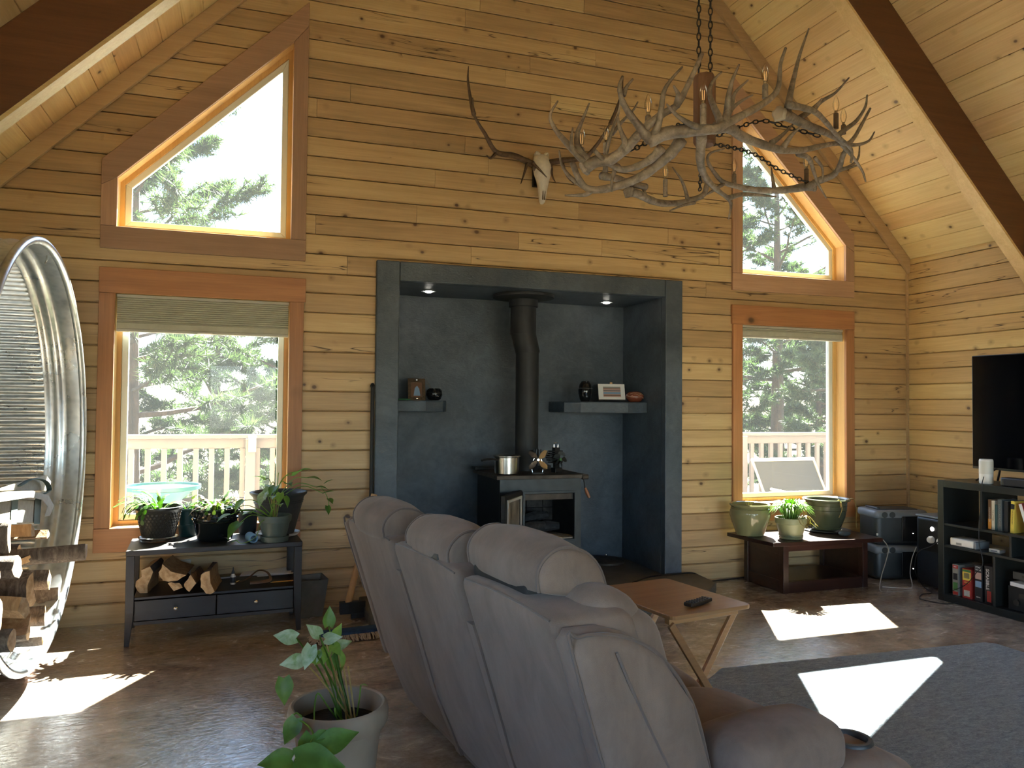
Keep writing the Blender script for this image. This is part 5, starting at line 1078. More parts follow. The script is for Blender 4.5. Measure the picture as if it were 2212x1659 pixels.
def segs_cactus(root, n, R0, z0, r, mats, seed, reach=0.16, drop=0.5, bias=None, w=0.011, L=0.034):
    """flat jointed stems arching out of the pot, one part for each stem"""
    q = random.Random(seed)
    for k in range(n):
        a = q.uniform(0, 2*PI) if bias is None or q.random() < 0.35 else bias+q.uniform(-0.9, 0.9)
        p = np.array([R0*0.6*math.cos(a)*q.random(), R0*0.6*math.sin(a)*q.random(), z0]); el = q.uniform(0.5, 1.3); ns = q.randint(3, 6); m = MB(); dr = q.uniform(0.25, drop)
        for j in range(ns):
            d = np.array([math.cos(a)*math.cos(el), math.sin(a)*math.cos(el), math.sin(el)]); side = np.cross(d, [0, 0, 1]); side /= np.linalg.norm(side); nn = np.cross(side, d)
            l = L*q.uniform(0.8, 1.2); ws = (0.25, 0.8, 1.0, 0.9, 0.5)
            m.loft([[p+d*l*t+side*w*s, p+d*l*t+nn*0.0022, p+d*l*t-side*w*s, p+d*l*t-nn*0.0022] for t, s in zip((0, 0.25, 0.5, 0.8, 1.0), ws)])
            p = p+d*l*0.97; el -= dr*q.uniform(0.6, 1.3); a += q.uniform(-0.25, 0.25)
        m.build('jointed_stem', mats[k % len(mats)] if q.random() < 0.8 else mats[0], root, smooth=True)
TZ = 0.5855                      # console top
def tp(px, py, y): p = at(px, py, 2, TZ); return p
def cl_(px, y): p = at(px, 1120, 1, y); return (p[0], y)
# -- black honeycomb pot with cactus
P1 = at(343, 1168, 2, TZ)
k1 = planter('potted_christmas_cactus', 'black honeycomb-textured pot with a trailing cactus at the left of the console', 'potted plant', (*cl_(343, -0.22), TZ), [(0.080, 0.022), (0.098, 0.025), (0.142, 0.205), (0.146, 0.208), (0.146, 0.222), (0.138, 0.224), (0.132, 0.200), (0.02, 0.190)], 'pot_black', 0.195, 0.128)
# raised honeycomb cells
m = MB()
for r_ in range(8):
    z = 0.045+r_*0.019; rr0 = 0.098+(z-0.025)*(0.044/0.18)+0.0006
    for c_ in range(34):
        a = 2*PI*(c_+0.5*(r_ % 2))/34; ca, sa = math.cos(a), math.sin(a); ce = np.array([rr0*ca, rr0*sa, z]); tx = np.array([-sa, ca, 0]); tz = np.array([0.24*ca, 0.24*sa, 1.0]); tz /= np.linalg.norm(tz); no = np.array([ca, sa, -0.24]); h = 0.0085*rr0/0.13
        ring = [ce+(tx*math.cos(PI/2+k*PI/3)*h+tz*math.sin(PI/2+k*PI/3)*0.0095) for k in range(6)]; m.loft([ring, [ce+(p-ce)*0.8+no*0.002 for p in ring]])
m.build('honeycomb_relief', 'pot_black', k1, kind='stuff')
MB().lathe([(0.100, 0.0), (0.112, 0.002), (0.125, 0.024), (0.121, 0.024), (0.109, 0.006), (0.01, 0.005)], (0, 0, 0), 36).build('saucer', 'clear_plastic', k1, smooth=True)
segs_cactus(k1, 44, 0.13, 0.198, 0.1, ['cactus_green', 'leaf_lime', 'leaf_green'], 21, drop=0.55, bias=PI*1.02, w=0.013, L=0.042)
# -- teal pot behind it
P2 = at(410, 1152, 2, TZ)
k0 = planter('teal_planter', 'dark teal plastic planter behind the two cactus pots', 'planter', (*cl_(407, -0.095), TZ), [(0.052, 0.0), (0.058, 0.008), (0.068, 0.10), (0.072, 0.175), (0.077, 0.18), (0.077, 0.192), (0.070, 0.192), (0.067, 0.16), (0.02, 0.15)], 'pot_teal', 0.16, 0.064)
MB().lathe([(0.064, 0.075), (0.067, 0.078), (0.068, 0.084), (0.067, 0.087)], (0, 0, 0), 36, caps=False).build('ring_band', 'pot_teal', k0, smooth=True)
segs_cactus(k0, 6, 0.04, 0.16, 0.1, ['leaf_green', 'leaf_lime'], 5, drop=0.5)
# -- glossy dark glazed pot with cactus
P3 = at(465, 1168, 2, TZ)
k2 = planter('glazed_cactus_pot', 'glossy black glazed pot with a reddish Christmas cactus in the middle of the console', 'potted plant', (*cl_(465, -0.30), TZ), [(0.10, 0.0), (0.108, 0.006), (0.118, 0.04), (0.136, 0.118), (0.140, 0.125), (0.136, 0.134), (0.146, 0.140), (0.148, 0.152), (0.142, 0.158), (0.142, 0.19), (0.148, 0.20), (0.146, 0.21), (0.136, 0.21), (0.132, 0.19), (0.02, 0.18)], 'pot_glaze_dark', 0.19, 0.13)
for k in range(26):
    a = 2*PI*k/26; MB().ell((0.1445*math.cos(a), 0.1445*math.sin(a), 0.180), (0.011, 0.011, 0.014), 8, 5).build('rim_bead', 'pot_glaze_dark', k2, smooth=True)
segs_cactus(k2, 62, 0.14, 0.195, 0.1, ['cactus_red', 'cactus_green', 'cactus_red', 'cactus_green', 'leaf_lime'], 33, drop=0.6, w=0.012, L=0.036)
# -- dark grey pot behind
P4 = at(535, 1150, 2, TZ)
k3 = planter('charcoal_planter', 'plain charcoal planter half hidden behind the glazed cactus pot', 'planter', (*cl_(535, -0.115), TZ), [(0.050, 0.0), (0.056, 0.008), (0.070, 0.14), (0.075, 0.145), (0.075, 0.162), (0.068, 0.162), (0.064, 0.14), (0.02, 0.13)], 'pot_charcoal', 0.14, 0.062)
MB().lathe([(0.0752, 0.147), (0.077, 0.149), (0.077, 0.156), (0.0752, 0.158)], (0, 0, 0), 36, caps=False).build('rim_band', 'pot_charcoal', k3, smooth=True)
# -- large charcoal planter with pothos
P5 = at(605, 1140, 2, TZ)
k4 = planter('large_pothos_planter', 'large charcoal planter with trailing pothos at the right of the console', 'potted plant', (*cl_(601, -0.215), TZ), [(0.100, 0.010), (0.108, 0.014), (0.126, 0.09), (0.156, 0.20), (0.172, 0.265), (0.192, 0.285), (0.194, 0.298), (0.186, 0.300), (0.172, 0.285), (0.165, 0.262), (0.02, 0.25)], 'pot_charcoal', 0.262, 0.168)
for z in (0.225, 0.240): MB().lathe([(0.156+(z-0.2)*0.246, z-0.004), (0.160+(z-0.2)*0.246, z), (0.158+(z-0.2)*0.246, z+0.004)], (0, 0, 0), 36, caps=False).build('ring_band', 'pot_charcoal', k4, smooth=True)
MB().lathe([(0.11, 0.0), (0.135, 0.002), (0.15, 0.020), (0.145, 0.021), (0.13, 0.008), (0.01, 0.007)], (0, 0, 0), 36).build('saucer', 'white_plastic', k4, smooth=True)
q = random.Random(9)
for (dx, dy, dz), L in (((0.20, -0.04, 0.13), 0.09), ((0.26, -0.02, 0.06), 0.075), ((0.10, -0.05, 0.15), 0.085), ((0.05, -0.12, 0.10), 0.08), ((-0.06, -0.10, 0.09), 0.08), ((-0.10, 0.0, 0.12), 0.08), ((0.0, 0.06, 0.16), 0.09), ((0.14, 0.04, 0.17), 0.09), ((0.30, -0.05, 0.02), 0.07)):
    b = np.array([q.uniform(-0.05, 0.05), q.uniform(-0.05, 0.05), 0.262]); e = np.array([dx, dy, 0.262+dz]); stem(k4, [b, (b+e)/2+np.array([0, 0, 0.06]), e], 0.003, 'leaf_lime')
    put_leaf(k4, e, np.array([dx, dy, q.uniform(-0.02, 0.10)])+np.array([0, -0.06, 0]), L*1.05, L*0.40, q.choice(['leaf_green', 'leaf_lime']), curl=q.uniform(0.15, 0.5), fold=0.3)
stem(k4, [(0.28, -0.02, 0.33), (0.32, -0.03, 0.27), (0.34, -0.02, 0.21), (0.33, -0.03, 0.18)], 0.0025, 'leaf_lime', 'vine')
for p, d in (((0.33, -0.03, 0.29), (0.5, -0.3, 0.2)), ((0.34, -0.02, 0.24), (0.2, -0.5, -0.2)), ((0.33, -0.03, 0.19), (0.1, -0.4, -0.6)), ((0.31, -0.03, 0.35), (0.8, -0.1, 0.5))): put_leaf(k4, p, d, 0.065, 0.024, 'leaf_green')
# -- small grey-green pot with arrowhead plant and saucer
P6 = at(595, 1165, 2, TZ)
k5 = planter('arrowhead_plant_pot', 'small grey-green plastic pot with a leafy arrowhead plant and saucer on the console front', 'potted plant', (*cl_(594, -0.462), TZ), [(0.068, 0.022), (0.074, 0.024), (0.096, 0.128), (0.104, 0.130), (0.108, 0.165), (0.106, 0.172), (0.098, 0.172), (0.094, 0.150), (0.02, 0.14)], 'pot_grey_green', 0.15, 0.092)
MB().lathe([(0.080, 0.0), (0.088, 0.002), (0.094, 0.036), (0.090, 0.037), (0.072, 0.024), (0.01, 0.022)], (0, 0, 0), 36).build('saucer', 'pot_grey_green', k5, smooth=True)
for k, (dx, dy, dz, L) in enumerate(((-0.02, -0.06, 0.15, 0.085), (-0.07, -0.03, 0.17, 0.09), (0.0, 0.0, 0.21, 0.085), (0.03, -0.05, 0.17, 0.075), (0.02, -0.08, 0.10, 0.07), (-0.04, 0.03, 0.20, 0.08), (0.06, 0.01, 0.14, 0.07), (-0.20, -0.05, 0.13, 0.085), (-0.25, -0.03, 0.08, 0.08), (-0.28, -0.06, 0.04, 0.085), (-0.22, -0.09, -0.01, 0.12), (-0.16, -0.09, 0.05, 0.06))):
    b = np.array([-0.02+0.02*math.cos(k), 0.02*math.sin(k), 0.15]); e = np.array([dx, dy, 0.15+dz]); stem(k5, [b, b*0.4+e*0.6+np.array([0, 0, 0.04]), e], 0.0025, 'leaf_lime')
    put_leaf(k5, e, (dx*0.8+q.uniform(-0.06, 0.06), dy-0.08, q.uniform(-0.15, 0.05)), L*1.1, L*0.42, 'leaf_variegated' if k % 4 == 1 else ('leaf_lime' if k % 2 else 'leaf_green'), kind='heart', curl=0.4)
stem(k5, [(-0.03, -0.05, 0.16), (-0.09, -0.10, 0.14), (-0.12, -0.11, 0.05), (-0.20, -0.11, 0.012), (-0.24, -0.10, 0.03)], 0.0025, 'leaf_lime', 'vine'); put_leaf(k5, (-0.23, -0.10, 0.03), (-0.6, -0.2, -0.1), 0.05, 0.016, 'leaf_green')
for j in range(5): stem(k5, [(0.005*j-0.01, 0.005*(j % 2), 0.15), (0.01*j-0.02, 0, 0.22), (0.012*j-0.03, -0.01, 0.30)], 0.0028, 'leaf_dry', 'dry_stem')
# -- blue foam sleeve and small white dish
P7 = at(543, 1172, 2, TZ)
bf = thing('blue_foam_sleeve', 'short blue foam tube lying on the console near the small pot', 'foam tube', (P7[0], P7[1]+0.02, TZ), math.radians(14))
m = MB(); m.loft([[np.array([r_*math.cos(2*PI*k/20), y, 0.030+r_*math.sin(2*PI*k/20)]) for k in range(20)] for r_, y in ((0.020, -0.055), (0.029, -0.055), (0.030, -0.05), (0.030, 0.05), (0.029, 0.055), (0.020, 0.055))], closed_ends=False); m.loft([[np.array([0.020*math.cos(2*PI*k/20), y, 0.030+0.020*math.sin(2*PI*k/20)]) for k in range(20)] for y in (0.055, -0.055)], closed_ends=False); m.build('sleeve', 'blue_foam', bf, smooth=True)
wd_ = thing('white_dish', 'small white dish behind the blue foam tube', 'dish', (P7[0]+0.06, P7[1]+0.11, TZ)); MB().lathe([(0.03, 0.0), (0.035, 0.002), (0.05, 0.014), (0.047, 0.014), (0.033, 0.005), (0.01, 0.004)], (0, 0, 0), 24).build('dish', 'white_plastic', wd_, smooth=True)
# -- coffee table pots
FZ = 0.4205
P = at(1636, 1160, 2, FZ)
c1 = planter('sage_glazed_pot', 'wide glossy sage green glazed pot with dry soil on the left of the coffee table', 'planter', (P[0], P[1]+0.10, FZ), [(0.10, 0.0), (0.112, 0.006), (0.135, 0.07), (0.168, 0.17), (0.166, 0.205), (0.152, 0.235), (0.158, 0.245), (0.166, 0.250), (0.168, 0.262), (0.160, 0.268), (0.146, 0.262), (0.140, 0.235), (0.02, 0.225)], 'pot_sage_glaze', 0.235, 0.138)
for z, r_ in ((0.226, 0.158), (0.238, 0.155)): MB().lathe([(r_-0.003, z-0.004), (r_+0.003, z), (r_-0.003, z+0.004)], (0, 0, 0), 36, caps=False).build('ring_band', 'pot_sage_glaze', c1, smooth=True)
for k in range(4): stem(c1, [(0.01*k-0.02, 0, 0.235), (0.02*k-0.03, 0.01, 0.27), (0.03*k-0.05, 0.01, 0.295)], 0.0015, 'leaf_dry', 'dry_twig')
P = at(1715, 1167, 2, FZ)
c2 = planter('bushy_grass_pot', 'small sage plastic pot with a bushy sunlit grassy plant on the coffee table', 'potted plant', (P[0]+0.03, P[1]+0.075, FZ), [(0.082, 0.0), (0.092, 0.004), (0.096, 0.022), (0.090, 0.024), (0.116, 0.125), (0.124, 0.128), (0.128, 0.168), (0.126, 0.174), (0.118, 0.174), (0.114, 0.15), (0.02, 0.14)], 'pot_sage', 0.155, 0.112)
MB().lathe([(0.0955, 0.026), (0.097, 0.028), (0.097, 0.034), (0.0965, 0.036)], (0, 0, 0), 36, caps=False).build('ring_band', 'pot_sage', c2, smooth=True)
q = random.Random(11)
for k in range(230):
    a = q.uniform(0, 2*PI); r1 = 0.20*math.sqrt(q.random()); hz = (0.185*math.sqrt(max(0.02, 1-(r1/0.205)**2)))*q.uniform(0.8, 1.08); b = np.array([0.06*math.cos(a)*q.random(), 0.06*math.sin(a)*q.random(), 0.15])
    e = np.array([r1*math.cos(a), r1*math.sin(a), 0.15+hz]); mid = b*0.45+e*0.55+np.array([0, 0, 0.03+0.25*r1])
    pts = catmull([b, mid, e], 3); w_ = 0.0045; m = MB(); sd_ = np.array([-math.sin(a), math.cos(a), 0])
    m.loft([[p+sd_*w_*s, p+np.array([0, 0, 0.0008]), p-sd_*w_*s, p-np.array([0, 0, 0.0008])] for p, s in zip(pts, (0.5, 0.9, 1, 1, 0.9, 0.6, 0.1))]); m.build('grass_blade', 'leaf_lime' if k % 3 else 'leaf_green', c2, smooth=True)
for k in range(10):
    a = -1.2+q.uniform(-1.0, 1.2); stem(c2, [(0.05*math.cos(a), 0.05*math.sin(a), 0.16), (0.13*math.cos(a), 0.13*math.sin(a), 0.19), (0.18*math.cos(a), 0.18*math.sin(a), 0.15), (0.21*math.cos(a+0.2), 0.21*math.sin(a+0.2), 0.11)], 0.0015, 'leaf_dry', 'dry_blade')
P = at(1806, 1150, 2, FZ)
c3 = planter('moss_glazed_pot', 'large dark moss green glazed pot with dead stems on the right of the coffee table', 'planter', (P[0], P[1]+0.12, FZ), [(0.112, 0.012), (0.122, 0.015), (0.127, 0.03), (0.123, 0.034), (0.155, 0.12), (0.170, 0.20), (0.172, 0.25), (0.180, 0.262), (0.198, 0.268), (0.200, 0.278), (0.192, 0.284), (0.172, 0.272), (0.163, 0.24), (0.02, 0.225)], 'pot_moss', 0.235, 0.16)
for z, r_ in ((0.185, 0.169), (0.225, 0.172)): MB().lathe([(r_-0.002, z-0.003), (r_+0.002, z), (r_-0.002, z+0.003)], (0, 0, 0), 36, caps=False).build('ring_band', 'pot_moss', c3, smooth=True)
MB().lathe([(0.15, 0.0), (0.19, 0.002), (0.205, 0.010), (0.20, 0.0115), (0.15, 0.008), (0.01, 0.007)], (0, 0, 0), 36).build('saucer', 'charcoal_plastic', c3, smooth=True)
stem(c3, [(-0.02, -0.14, 0.25), (-0.03, -0.19, 0.29), (-0.02, -0.215, 0.22), (-0.04, -0.20, 0.14)], 0.003, 'leaf_dry', 'dead_vine'); put_leaf(c3, (-0.03, -0.205, 0.27), (0, -0.2, -1), 0.05, 0.012, 'leaf_dry'); stem(c3, [(0.12, -0.10, 0.26), (0.165, -0.14, 0.29), (0.185, -0.16, 0.2), (0.20, -0.14, 0.08), (0.19, -0.16, 0.02)], 0.003, 'leaf_dry', 'dead_vine')
P = at(1830, 1160, 2, FZ)
rk = thing('smooth_stone', 'smooth grey river stone on the coffee table edge', 'stone', (P[0], P[1]+0.03, FZ)); MB().ell((0, 0, 0.025), (0.055, 0.04, 0.025), 18, 10).build('stone', 'stone_dark', rk, smooth=True)
P = at(1895, 1157, 2, FZ)
lb = thing('charger_nub', 'tiny white charger on the right end of the coffee table', 'charger', (P[0], P[1], FZ)); MB().lathe([(0.006, 0), (0.008, 0.002), (0.008, 0.018), (0.003, 0.02)], (0, 0, 0), 10).build('plug', 'white_plastic', lb, smooth=True)
# -- foreground potted plant
PB = at(725, 1655, 2, 0.0)
fg = planter('beige_pot_plant', 'beige plastic floor pot with an arrowhead plant behind the sofa', 'potted plant', (0.335, -2.90, 0.0), [(0.115, 0.0), (0.125, 0.006), (0.150, 0.26), (0.158, 0.315), (0.172, 0.318), (0.182, 0.335), (0.184, 0.365), (0.178, 0.390), (0.168, 0.398), (0.160, 0.394), (0.156, 0.36), (0.150, 0.30), (0.02, 0.30)], 'beige_plastic', 0.325, 0.152, 44)
def fp(px, py, y): p = at(px, py, 1, y); return p-np.array([0.335, -2.90, 0.0])
ba = np.array([0.03, 0.0, 0.325])
q = random.Random(4)
LV = [(640, 1378, -2.98, (-1, 0.2, 0.15), 0.085, 'leaf_variegated'), (672, 1395, -3.02, (-0.3, -0.3, -1), 0.085, 'leaf_variegated'), (685, 1405, -2.95, (-0.2, -0.8, -0.7), 0.06, 'leaf_variegated'), (710, 1352, -2.9, (0.05, 0.1, 1), 0.075, 'leaf_green'), (690, 1372, -2.98, (-0.5, -0.2, 0.5), 0.07, 'leaf_variegated'), (702, 1380, -2.95, (0.5, -0.3, 0.1), 0.07, 'leaf_variegated'), (720, 1392, -2.9, (0.3, -0.6, -0.4), 0.06, 'leaf_lime'), (728, 1395, -2.86, (1, -0.2, 0.3), 0.06, 'leaf_variegated'), (655, 1425, -3.0, (-1, -0.1, -0.1), 0.085, 'leaf_variegated'), (690, 1420, -2.96, (-0.6, -0.5, 0.2), 0.075, 'leaf_lime'), (728, 1410, -2.86, (0.15, -0.3, -1), 0.085, 'leaf_lime'), (715, 1418, -2.88, (0.2, -0.5, -1), 0.07, 'leaf_green'), (705, 1398, -2.93, (-0.2, -0.6, -0.8), 0.065, 'leaf_lime'), (722, 1376, -2.88, (0.4, -0.2, 0.8), 0.06, 'leaf_lime')]
for px, py, y, d, L, mt in LV:
    e = fp(px, py, y); stem(fg, [ba+np.array([q.uniform(-0.03, 0.03), q.uniform(-0.03, 0.03), 0]), ba*0.5+e*0.5+np.array([0.0, 0, 0.02]), e], 0.003, 'leaf_green' if q.random() < 0.5 else 'leaf_dry'); put_leaf(fg, e, d, L*0.95, L*0.35, mt, curl=0.2, fold=0.35, up=(0, -1, 0.3))
for (x0, y0), (px, py) in (((0.05, -0.02), (742, 1442)), ((0.06, -0.03), (752, 1440))):
    e = fp(px, py, -2.93); MB().tube([np.array([x0, y0, 0.32]), e], 0.0035, 6).build('bamboo_stake', 'leaf_dry', fg, smooth=True)
for pts in ([(0.0, 0, 0.33), (-0.04, -0.05, 0.40), (-0.08, -0.06, 0.46), (-0.09, -0.05, 0.40), (-0.09, -0.06, 0.34)], [(0.02, 0, 0.33), (-0.01, -0.06, 0.36), (-0.02, -0.06, 0.40), (0.0, -0.05, 0.36), (0.03, -0.04, 0.33)], [(0.07, 0.02, 0.33), (0.08, 0.02, 0.40), (0.085, 0.03, 0.44)]): stem(fg, pts, 0.003, 'leaf_lime', 'bent_stem')
put_leaf(fg, (0.085, 0.03, 0.44), (0.6, -0.4, 0.1), 0.03, 0.01, 'leaf_green')
# trailing vine of the same pot over the rim and down in front
LP = [(613, 1465, -3.02, (0.05, -0.3, -1), 0.085), (640, 1552, -3.07, (-0.5, -0.2, -1), 0.085), (672, 1588, -3.16, (-0.2, -0.3, -0.5), 0.095), (683, 1592, -3.18, (1, -0.1, 0.3), 0.05), (697, 1612, -3.2, (1.0, -0.1, 0.35), 0.115), (630, 1640, -3.22, (-1, -0.1, 0.05), 0.10), (640, 1642, -3.24, (1, -0.2, -0.15), 0.15)]
vine = [(-0.10, -0.10, 0.33), (-0.155, -0.10, 0.415), (-0.20, -0.12, 0.36)]+[fp(px+6, py+4, y) for px, py, y, d, L in (LP[1], LP[2], LP[5])]+[fp(690, 1655, -3.24)]
stem(fg, vine, 0.0035, 'leaf_lime', 'trailing_vine')
for px, py, y, d, L in LP: put_leaf(fg, fp(px, py, y), d, L*1.05, L*0.40, 'leaf_green', curl=0.25, fold=0.22, up=(0.1, -1, 0.8))
stem(fg, [fp(690, 1655, -3.24), fp(692, 1635, -3.22), fp(697, 1612, -3.2)], 0.003, 'leaf_lime', 'leaf_stalk')
# ================================================================== FIREWOOD TANK
TX, TY, TZc, TR = -1.02, -1.24, 1.235, 1.075
tk = thing('stock_tank_rack', 'huge round galvanized stock tank stood on edge holding firewood', 'firewood rack', (TX-0.3, TY, 0.0))
def ringp(r_, x, n=96): return [np.array([x, TY+r_*math.cos(2*PI*k/n), TZc+r_*math.sin(2*PI*k/n)]) for k in range(n)]
DEP = 0.58
prof = [(TR, 0.0), (TR, -0.075), (TR+0.008, -0.085), (TR+0.010, -0.10), (TR+0.008, -0.115), (TR, -0.125), (TR, -0.145), (TR+0.008, -0.155), (TR+0.010, -0.17), (TR+0.008, -0.185), (TR, -0.195), (TR, -0.21)]
m = MB(); m.loft([ringp(r_, TX+x) for r_, x in prof], closed_ends=False); sh = m.build('upper_wall', 'galvanized', tk, True, smooth=True, angle=60)
# fine corrugation along the axis between the beads and the tank bottom
n = 960; m = MB(); rows = []
for x, amp in ((-0.21, 0.0), (-0.225, 0.009), (-0.54, 0.009), (-0.555, 0.0), (-DEP, 0.0)):
    rows.append([np.array([TX+x, TY+(TR+amp*math.sin(2*PI*k*160/n))*math.cos(2*PI*k/n), TZc+(TR+amp*math.sin(2*PI*k*160/n))*math.sin(2*PI*k/n)]) for k in range(n)])
m.loft(rows, closed_ends=False); m.build('corrugated_wall', 'galvanized', tk, True, smooth=True, angle=180)
m = MB(); m.loft([ringp(TR-0.001, TX-DEP), ringp(TR-0.08, TX-DEP+0.012), ringp(0.5, TX-DEP+0.004), ringp(0.01, TX-DEP+0.004)], closed_ends=True); m.build('tank_bottom', 'galvanized', tk, True, smooth=True)
n = 96; m = MB(); m.tube([np.array([TX+0.004, TY+(TR+0.012)*math.cos(2*PI*k/n), TZc+(TR+0.012)*math.sin(2*PI*k/n)]) for k in range(n)], 0.021, 10, loop=True, up=(1, 0, 0)); m.build('rolled_rim', 'galvanized', tk, True, smooth=True, angle=180)
a = math.radians(80); MB().tube([(TX-0.03, TY+(TR-0.002)*math.cos(a), TZc+(TR-0.002)*math.sin(a)), (TX-0.03, TY+(TR-0.03)*math.cos(a), TZc+(TR-0.03)*math.sin(a)), (TX-0.035, TY+(TR-0.05)*math.cos(a+0.01), TZc+(TR-0.05)*math.sin(a))], 0.004, 6).build('hook', 'nickel', tk, True, smooth=True)
for y in (-0.45, 0.45):
    zz = TZc-math.sqrt((TR+0.012)**2-y*y)
    MB().hexa([(TX-0.5, TY+y-0.10, 0.0), (TX-0.12, TY+y-0.10, 0.0), (TX-0.12, TY+y+0.10, 0.0), (TX-0.5, TY+y+0.10, 0.0)]+[(x, TY+y+s*0.10, TZc-math.sqrt((TR+0.013)**2-(y+s*0.10)**2)) for x, s in ((TX-0.5, -1), (TX-0.12, -1), (TX-0.12, 1), (TX-0.5, 1))]).build('cradle_block', 'beam_wood', tk, True)
# ---- logs in the tank
GL = 'split logs in the tank'
def log(name, lab, c, ax, L, r_, kind, seed, group, up=(0, 0, 1)):
    """kind: 'round' whole log, 'half' or 'quarter' split log; bark mantle, split faces and sawn ends"""
    q = random.Random(seed); o = thing(name, lab, 'firewood', tuple(c), 0.0, group)
    a, b, d = frame(ax, up); ph = q.uniform(0, 2*PI)
    arc = {'round': 2*PI, 'half': PI*1.05, 'quarter': PI*0.6}[kind]
    nb_ = 14 if kind == 'round' else 9
    xs = [-L/2+L*i/6 for i in range(7)]
    def sec(x, k=1.0):
        P = []
        for j in range(nb_ if kind == 'round' else nb_+1):
            th = ph+arc*j/nb_; rr = r_*k*(1+0.10*math.sin(3*th+seed)+0.05*math.sin(7*th+2*x/L+seed)+0.03*math.sin(20*x+th*5)); P.append(a*rr*math.cos(th)+b*rr*math.sin(th))
        return P
    rings = [[p+d*x for p in sec(x)] for x in xs]
    off = np.zeros(3)
    if kind != 'round':
        ce = a*math.cos(ph+arc/2)+b*math.sin(ph+arc/2); off = -ce*r_*0.42
    if kind == 'round':
        m = MB(); m.loft([[p+off for p in r1] for r1 in rings], closed_ends=False); m.build('bark_mantle', 'bark', o, smooth=True, angle=50)
        for x in (xs[0], xs[-1]):
            m = MB(); P = [p*0.985+d*x for p in sec(x)]; m.add(P+[d*(x+0.004*(1 if x > 0 else -1))], [(i, (i+1) % len(P), len(P)) for i in range(len(P))]); m.build('sawn_end', 'log_end', o)
    else:
        m = MB(); V = []; F = []; k = nb_+1
        for r1 in rings: V += [p+off for p in r1]
        for i in range(6):
            for j in range(k-1): F.append((i*k+j, i*k+j+1, (i+1)*k+j+1, (i+1)*k+j))
        m.add(V, F); m.build('bark_mantle', 'bark', o, smooth=True, angle=50)
        m = MB(); cen = [d*x+off+ce*r_*(0.10 if kind == 'half' else 0.02)+(a*q.uniform(-1, 1)+b*q.uniform(-1, 1))*r_*0.07 for x in xs]; V = []; F = []
        for i in range(7): V += [rings[i][0]+off, cen[i], rings[i][-1]+off]
        for i in range(6):
            for j in (0, 1): F.append((i*3+j+1, i*3+j, (i+1)*3+j, (i+1)*3+j+1))
        m.add(V, F); m.build('split_face', 'split_wood', o)
        for i in (0, 6):
            P = [p+off for p in rings[i]]+[cen[i]]; c_ = sum(P)/len(P)+d*0.006*(1 if i else -1); m = MB(); m.add(P+[c_], [(j, (j+1) % len(P), len(P)) for j in range(len(P))]); m.build('sawn_end', 'log_end', o)
    return o
X1 = np.array([1.0, 0, 0])
def tpx(px, py, x): return at(px, py, 0, x)
q = random.Random(2)
TL_ = [  # px, py and x of the visible front end, direction, length, radius, kind, label
    (186, 1190, -0.80, (1, 0.10, 0.03), 0.62, 0.075, 'half', 'long grey weathered log sticking out over the tank rim at the top of the pile'),
    (108, 1250, -1.03, (1, -0.05, 0), 0.42, 0.075, 'quarter', 'split log just under the long weathered log'),
    (38, 1226, -0.98, (1, -0.15, 0.06), 0.42, 0.050, 'round', 'thin round log with a pale sawn end near the top of the pile'),
    (66, 1205, -1.04, (0.8, 0.3, 0.3), 0.40, 0.045, 'quarter', 'narrow split stick leaning between the thin round log and the tank wall'),
    (128, 1292, -1.04, (1, 0.1, 0), 0.42, 0.08, 'half', 'sunlit half log resting on the right tank wall'),
    (66, 1277, -1.0, (1, -0.25, 0), 0.44, 0.080, 'half', 'reddish half log in the middle of the pile'),
    (48, 1314, -0.97, (0.9, -0.35, 0), 0.42, 0.075, 'quarter', 'squarish split log with a bright sunlit top'),
    (98, 1328, -1.03, (1, 0.1, 0), 0.40, 0.065, 'quarter', 'orange split wedge log low on the right of the pile'),
    (62, 1362, -0.99, (0.95, 0.1, 0), 0.44, 0.080, 'half', 'large grey ridged log low in the tank'),
    (26, 1384, -0.98, (1, -0.1, 0), 0.42, 0.050, 'round', 'small round log with an orange sawn end at the tank bottom'),
    (92, 1378, -1.0, (1, 0.1, 0), 0.42, 0.050, 'quarter', 'splintered split log at the bottom right of the tank'),
    (20, 1158, -1.0, (1, 0.05, 0), 0.42, 0.070, 'half', 'split log directly under the canvas carrier at the left'),
    (70, 1150, -1.03, (1, 0.0, 0), 0.42, 0.060, 'quarter', 'brown splintered log directly under the canvas carrier'),
    (104, 1152, -1.05, (1, 0.05, 0), 0.40, 0.050, 'quarter', 'short split log under the right end of the canvas carrier'),
    (140, 1235, -1.06, (1, 0.1, 0), 0.38, 0.055, 'round', 'slim round log near the right tank wall'),
    (-8, 1265, -1.0, (1, 0.1, 0), 0.42, 0.085, 'half', 'half log at the left edge of the view in the tank'),
    (-6, 1336, -1.0, (1, 0.0, 0), 0.42, 0.08, 'round', 'round log at the lower left edge of the view in the tank'),
    (-10, 1195, -1.0, (1, 0.1, 0), 0.42, 0.075, 'quarter', 'split log high at the left edge of the view in the tank')]
for i, (px, py, x, d, L, r_, kind, lab) in enumerate(TL_):
    dd = np.array(d, float)/np.linalg.norm(d); log('firewood_log', lab, tpx(px, py, x)-dd*L/2, d, L, r_, kind, 40+i, GL)
BL = [(-1.60, 0.33, 'near the middle bottom'), (-1.22, 0.27, 'lying lowest'), (-0.82, 0.37, 'low against the wall side'), (-1.80, 0.52, 'against the near tank wall'), (-1.46, 0.50, 'second row nearest the camera side'), (-0.62, 0.58, 'high against the wall side'), (-1.66, 0.74, 'third row nearest the camera side'), (-1.40, 0.72, 'third row middle')]
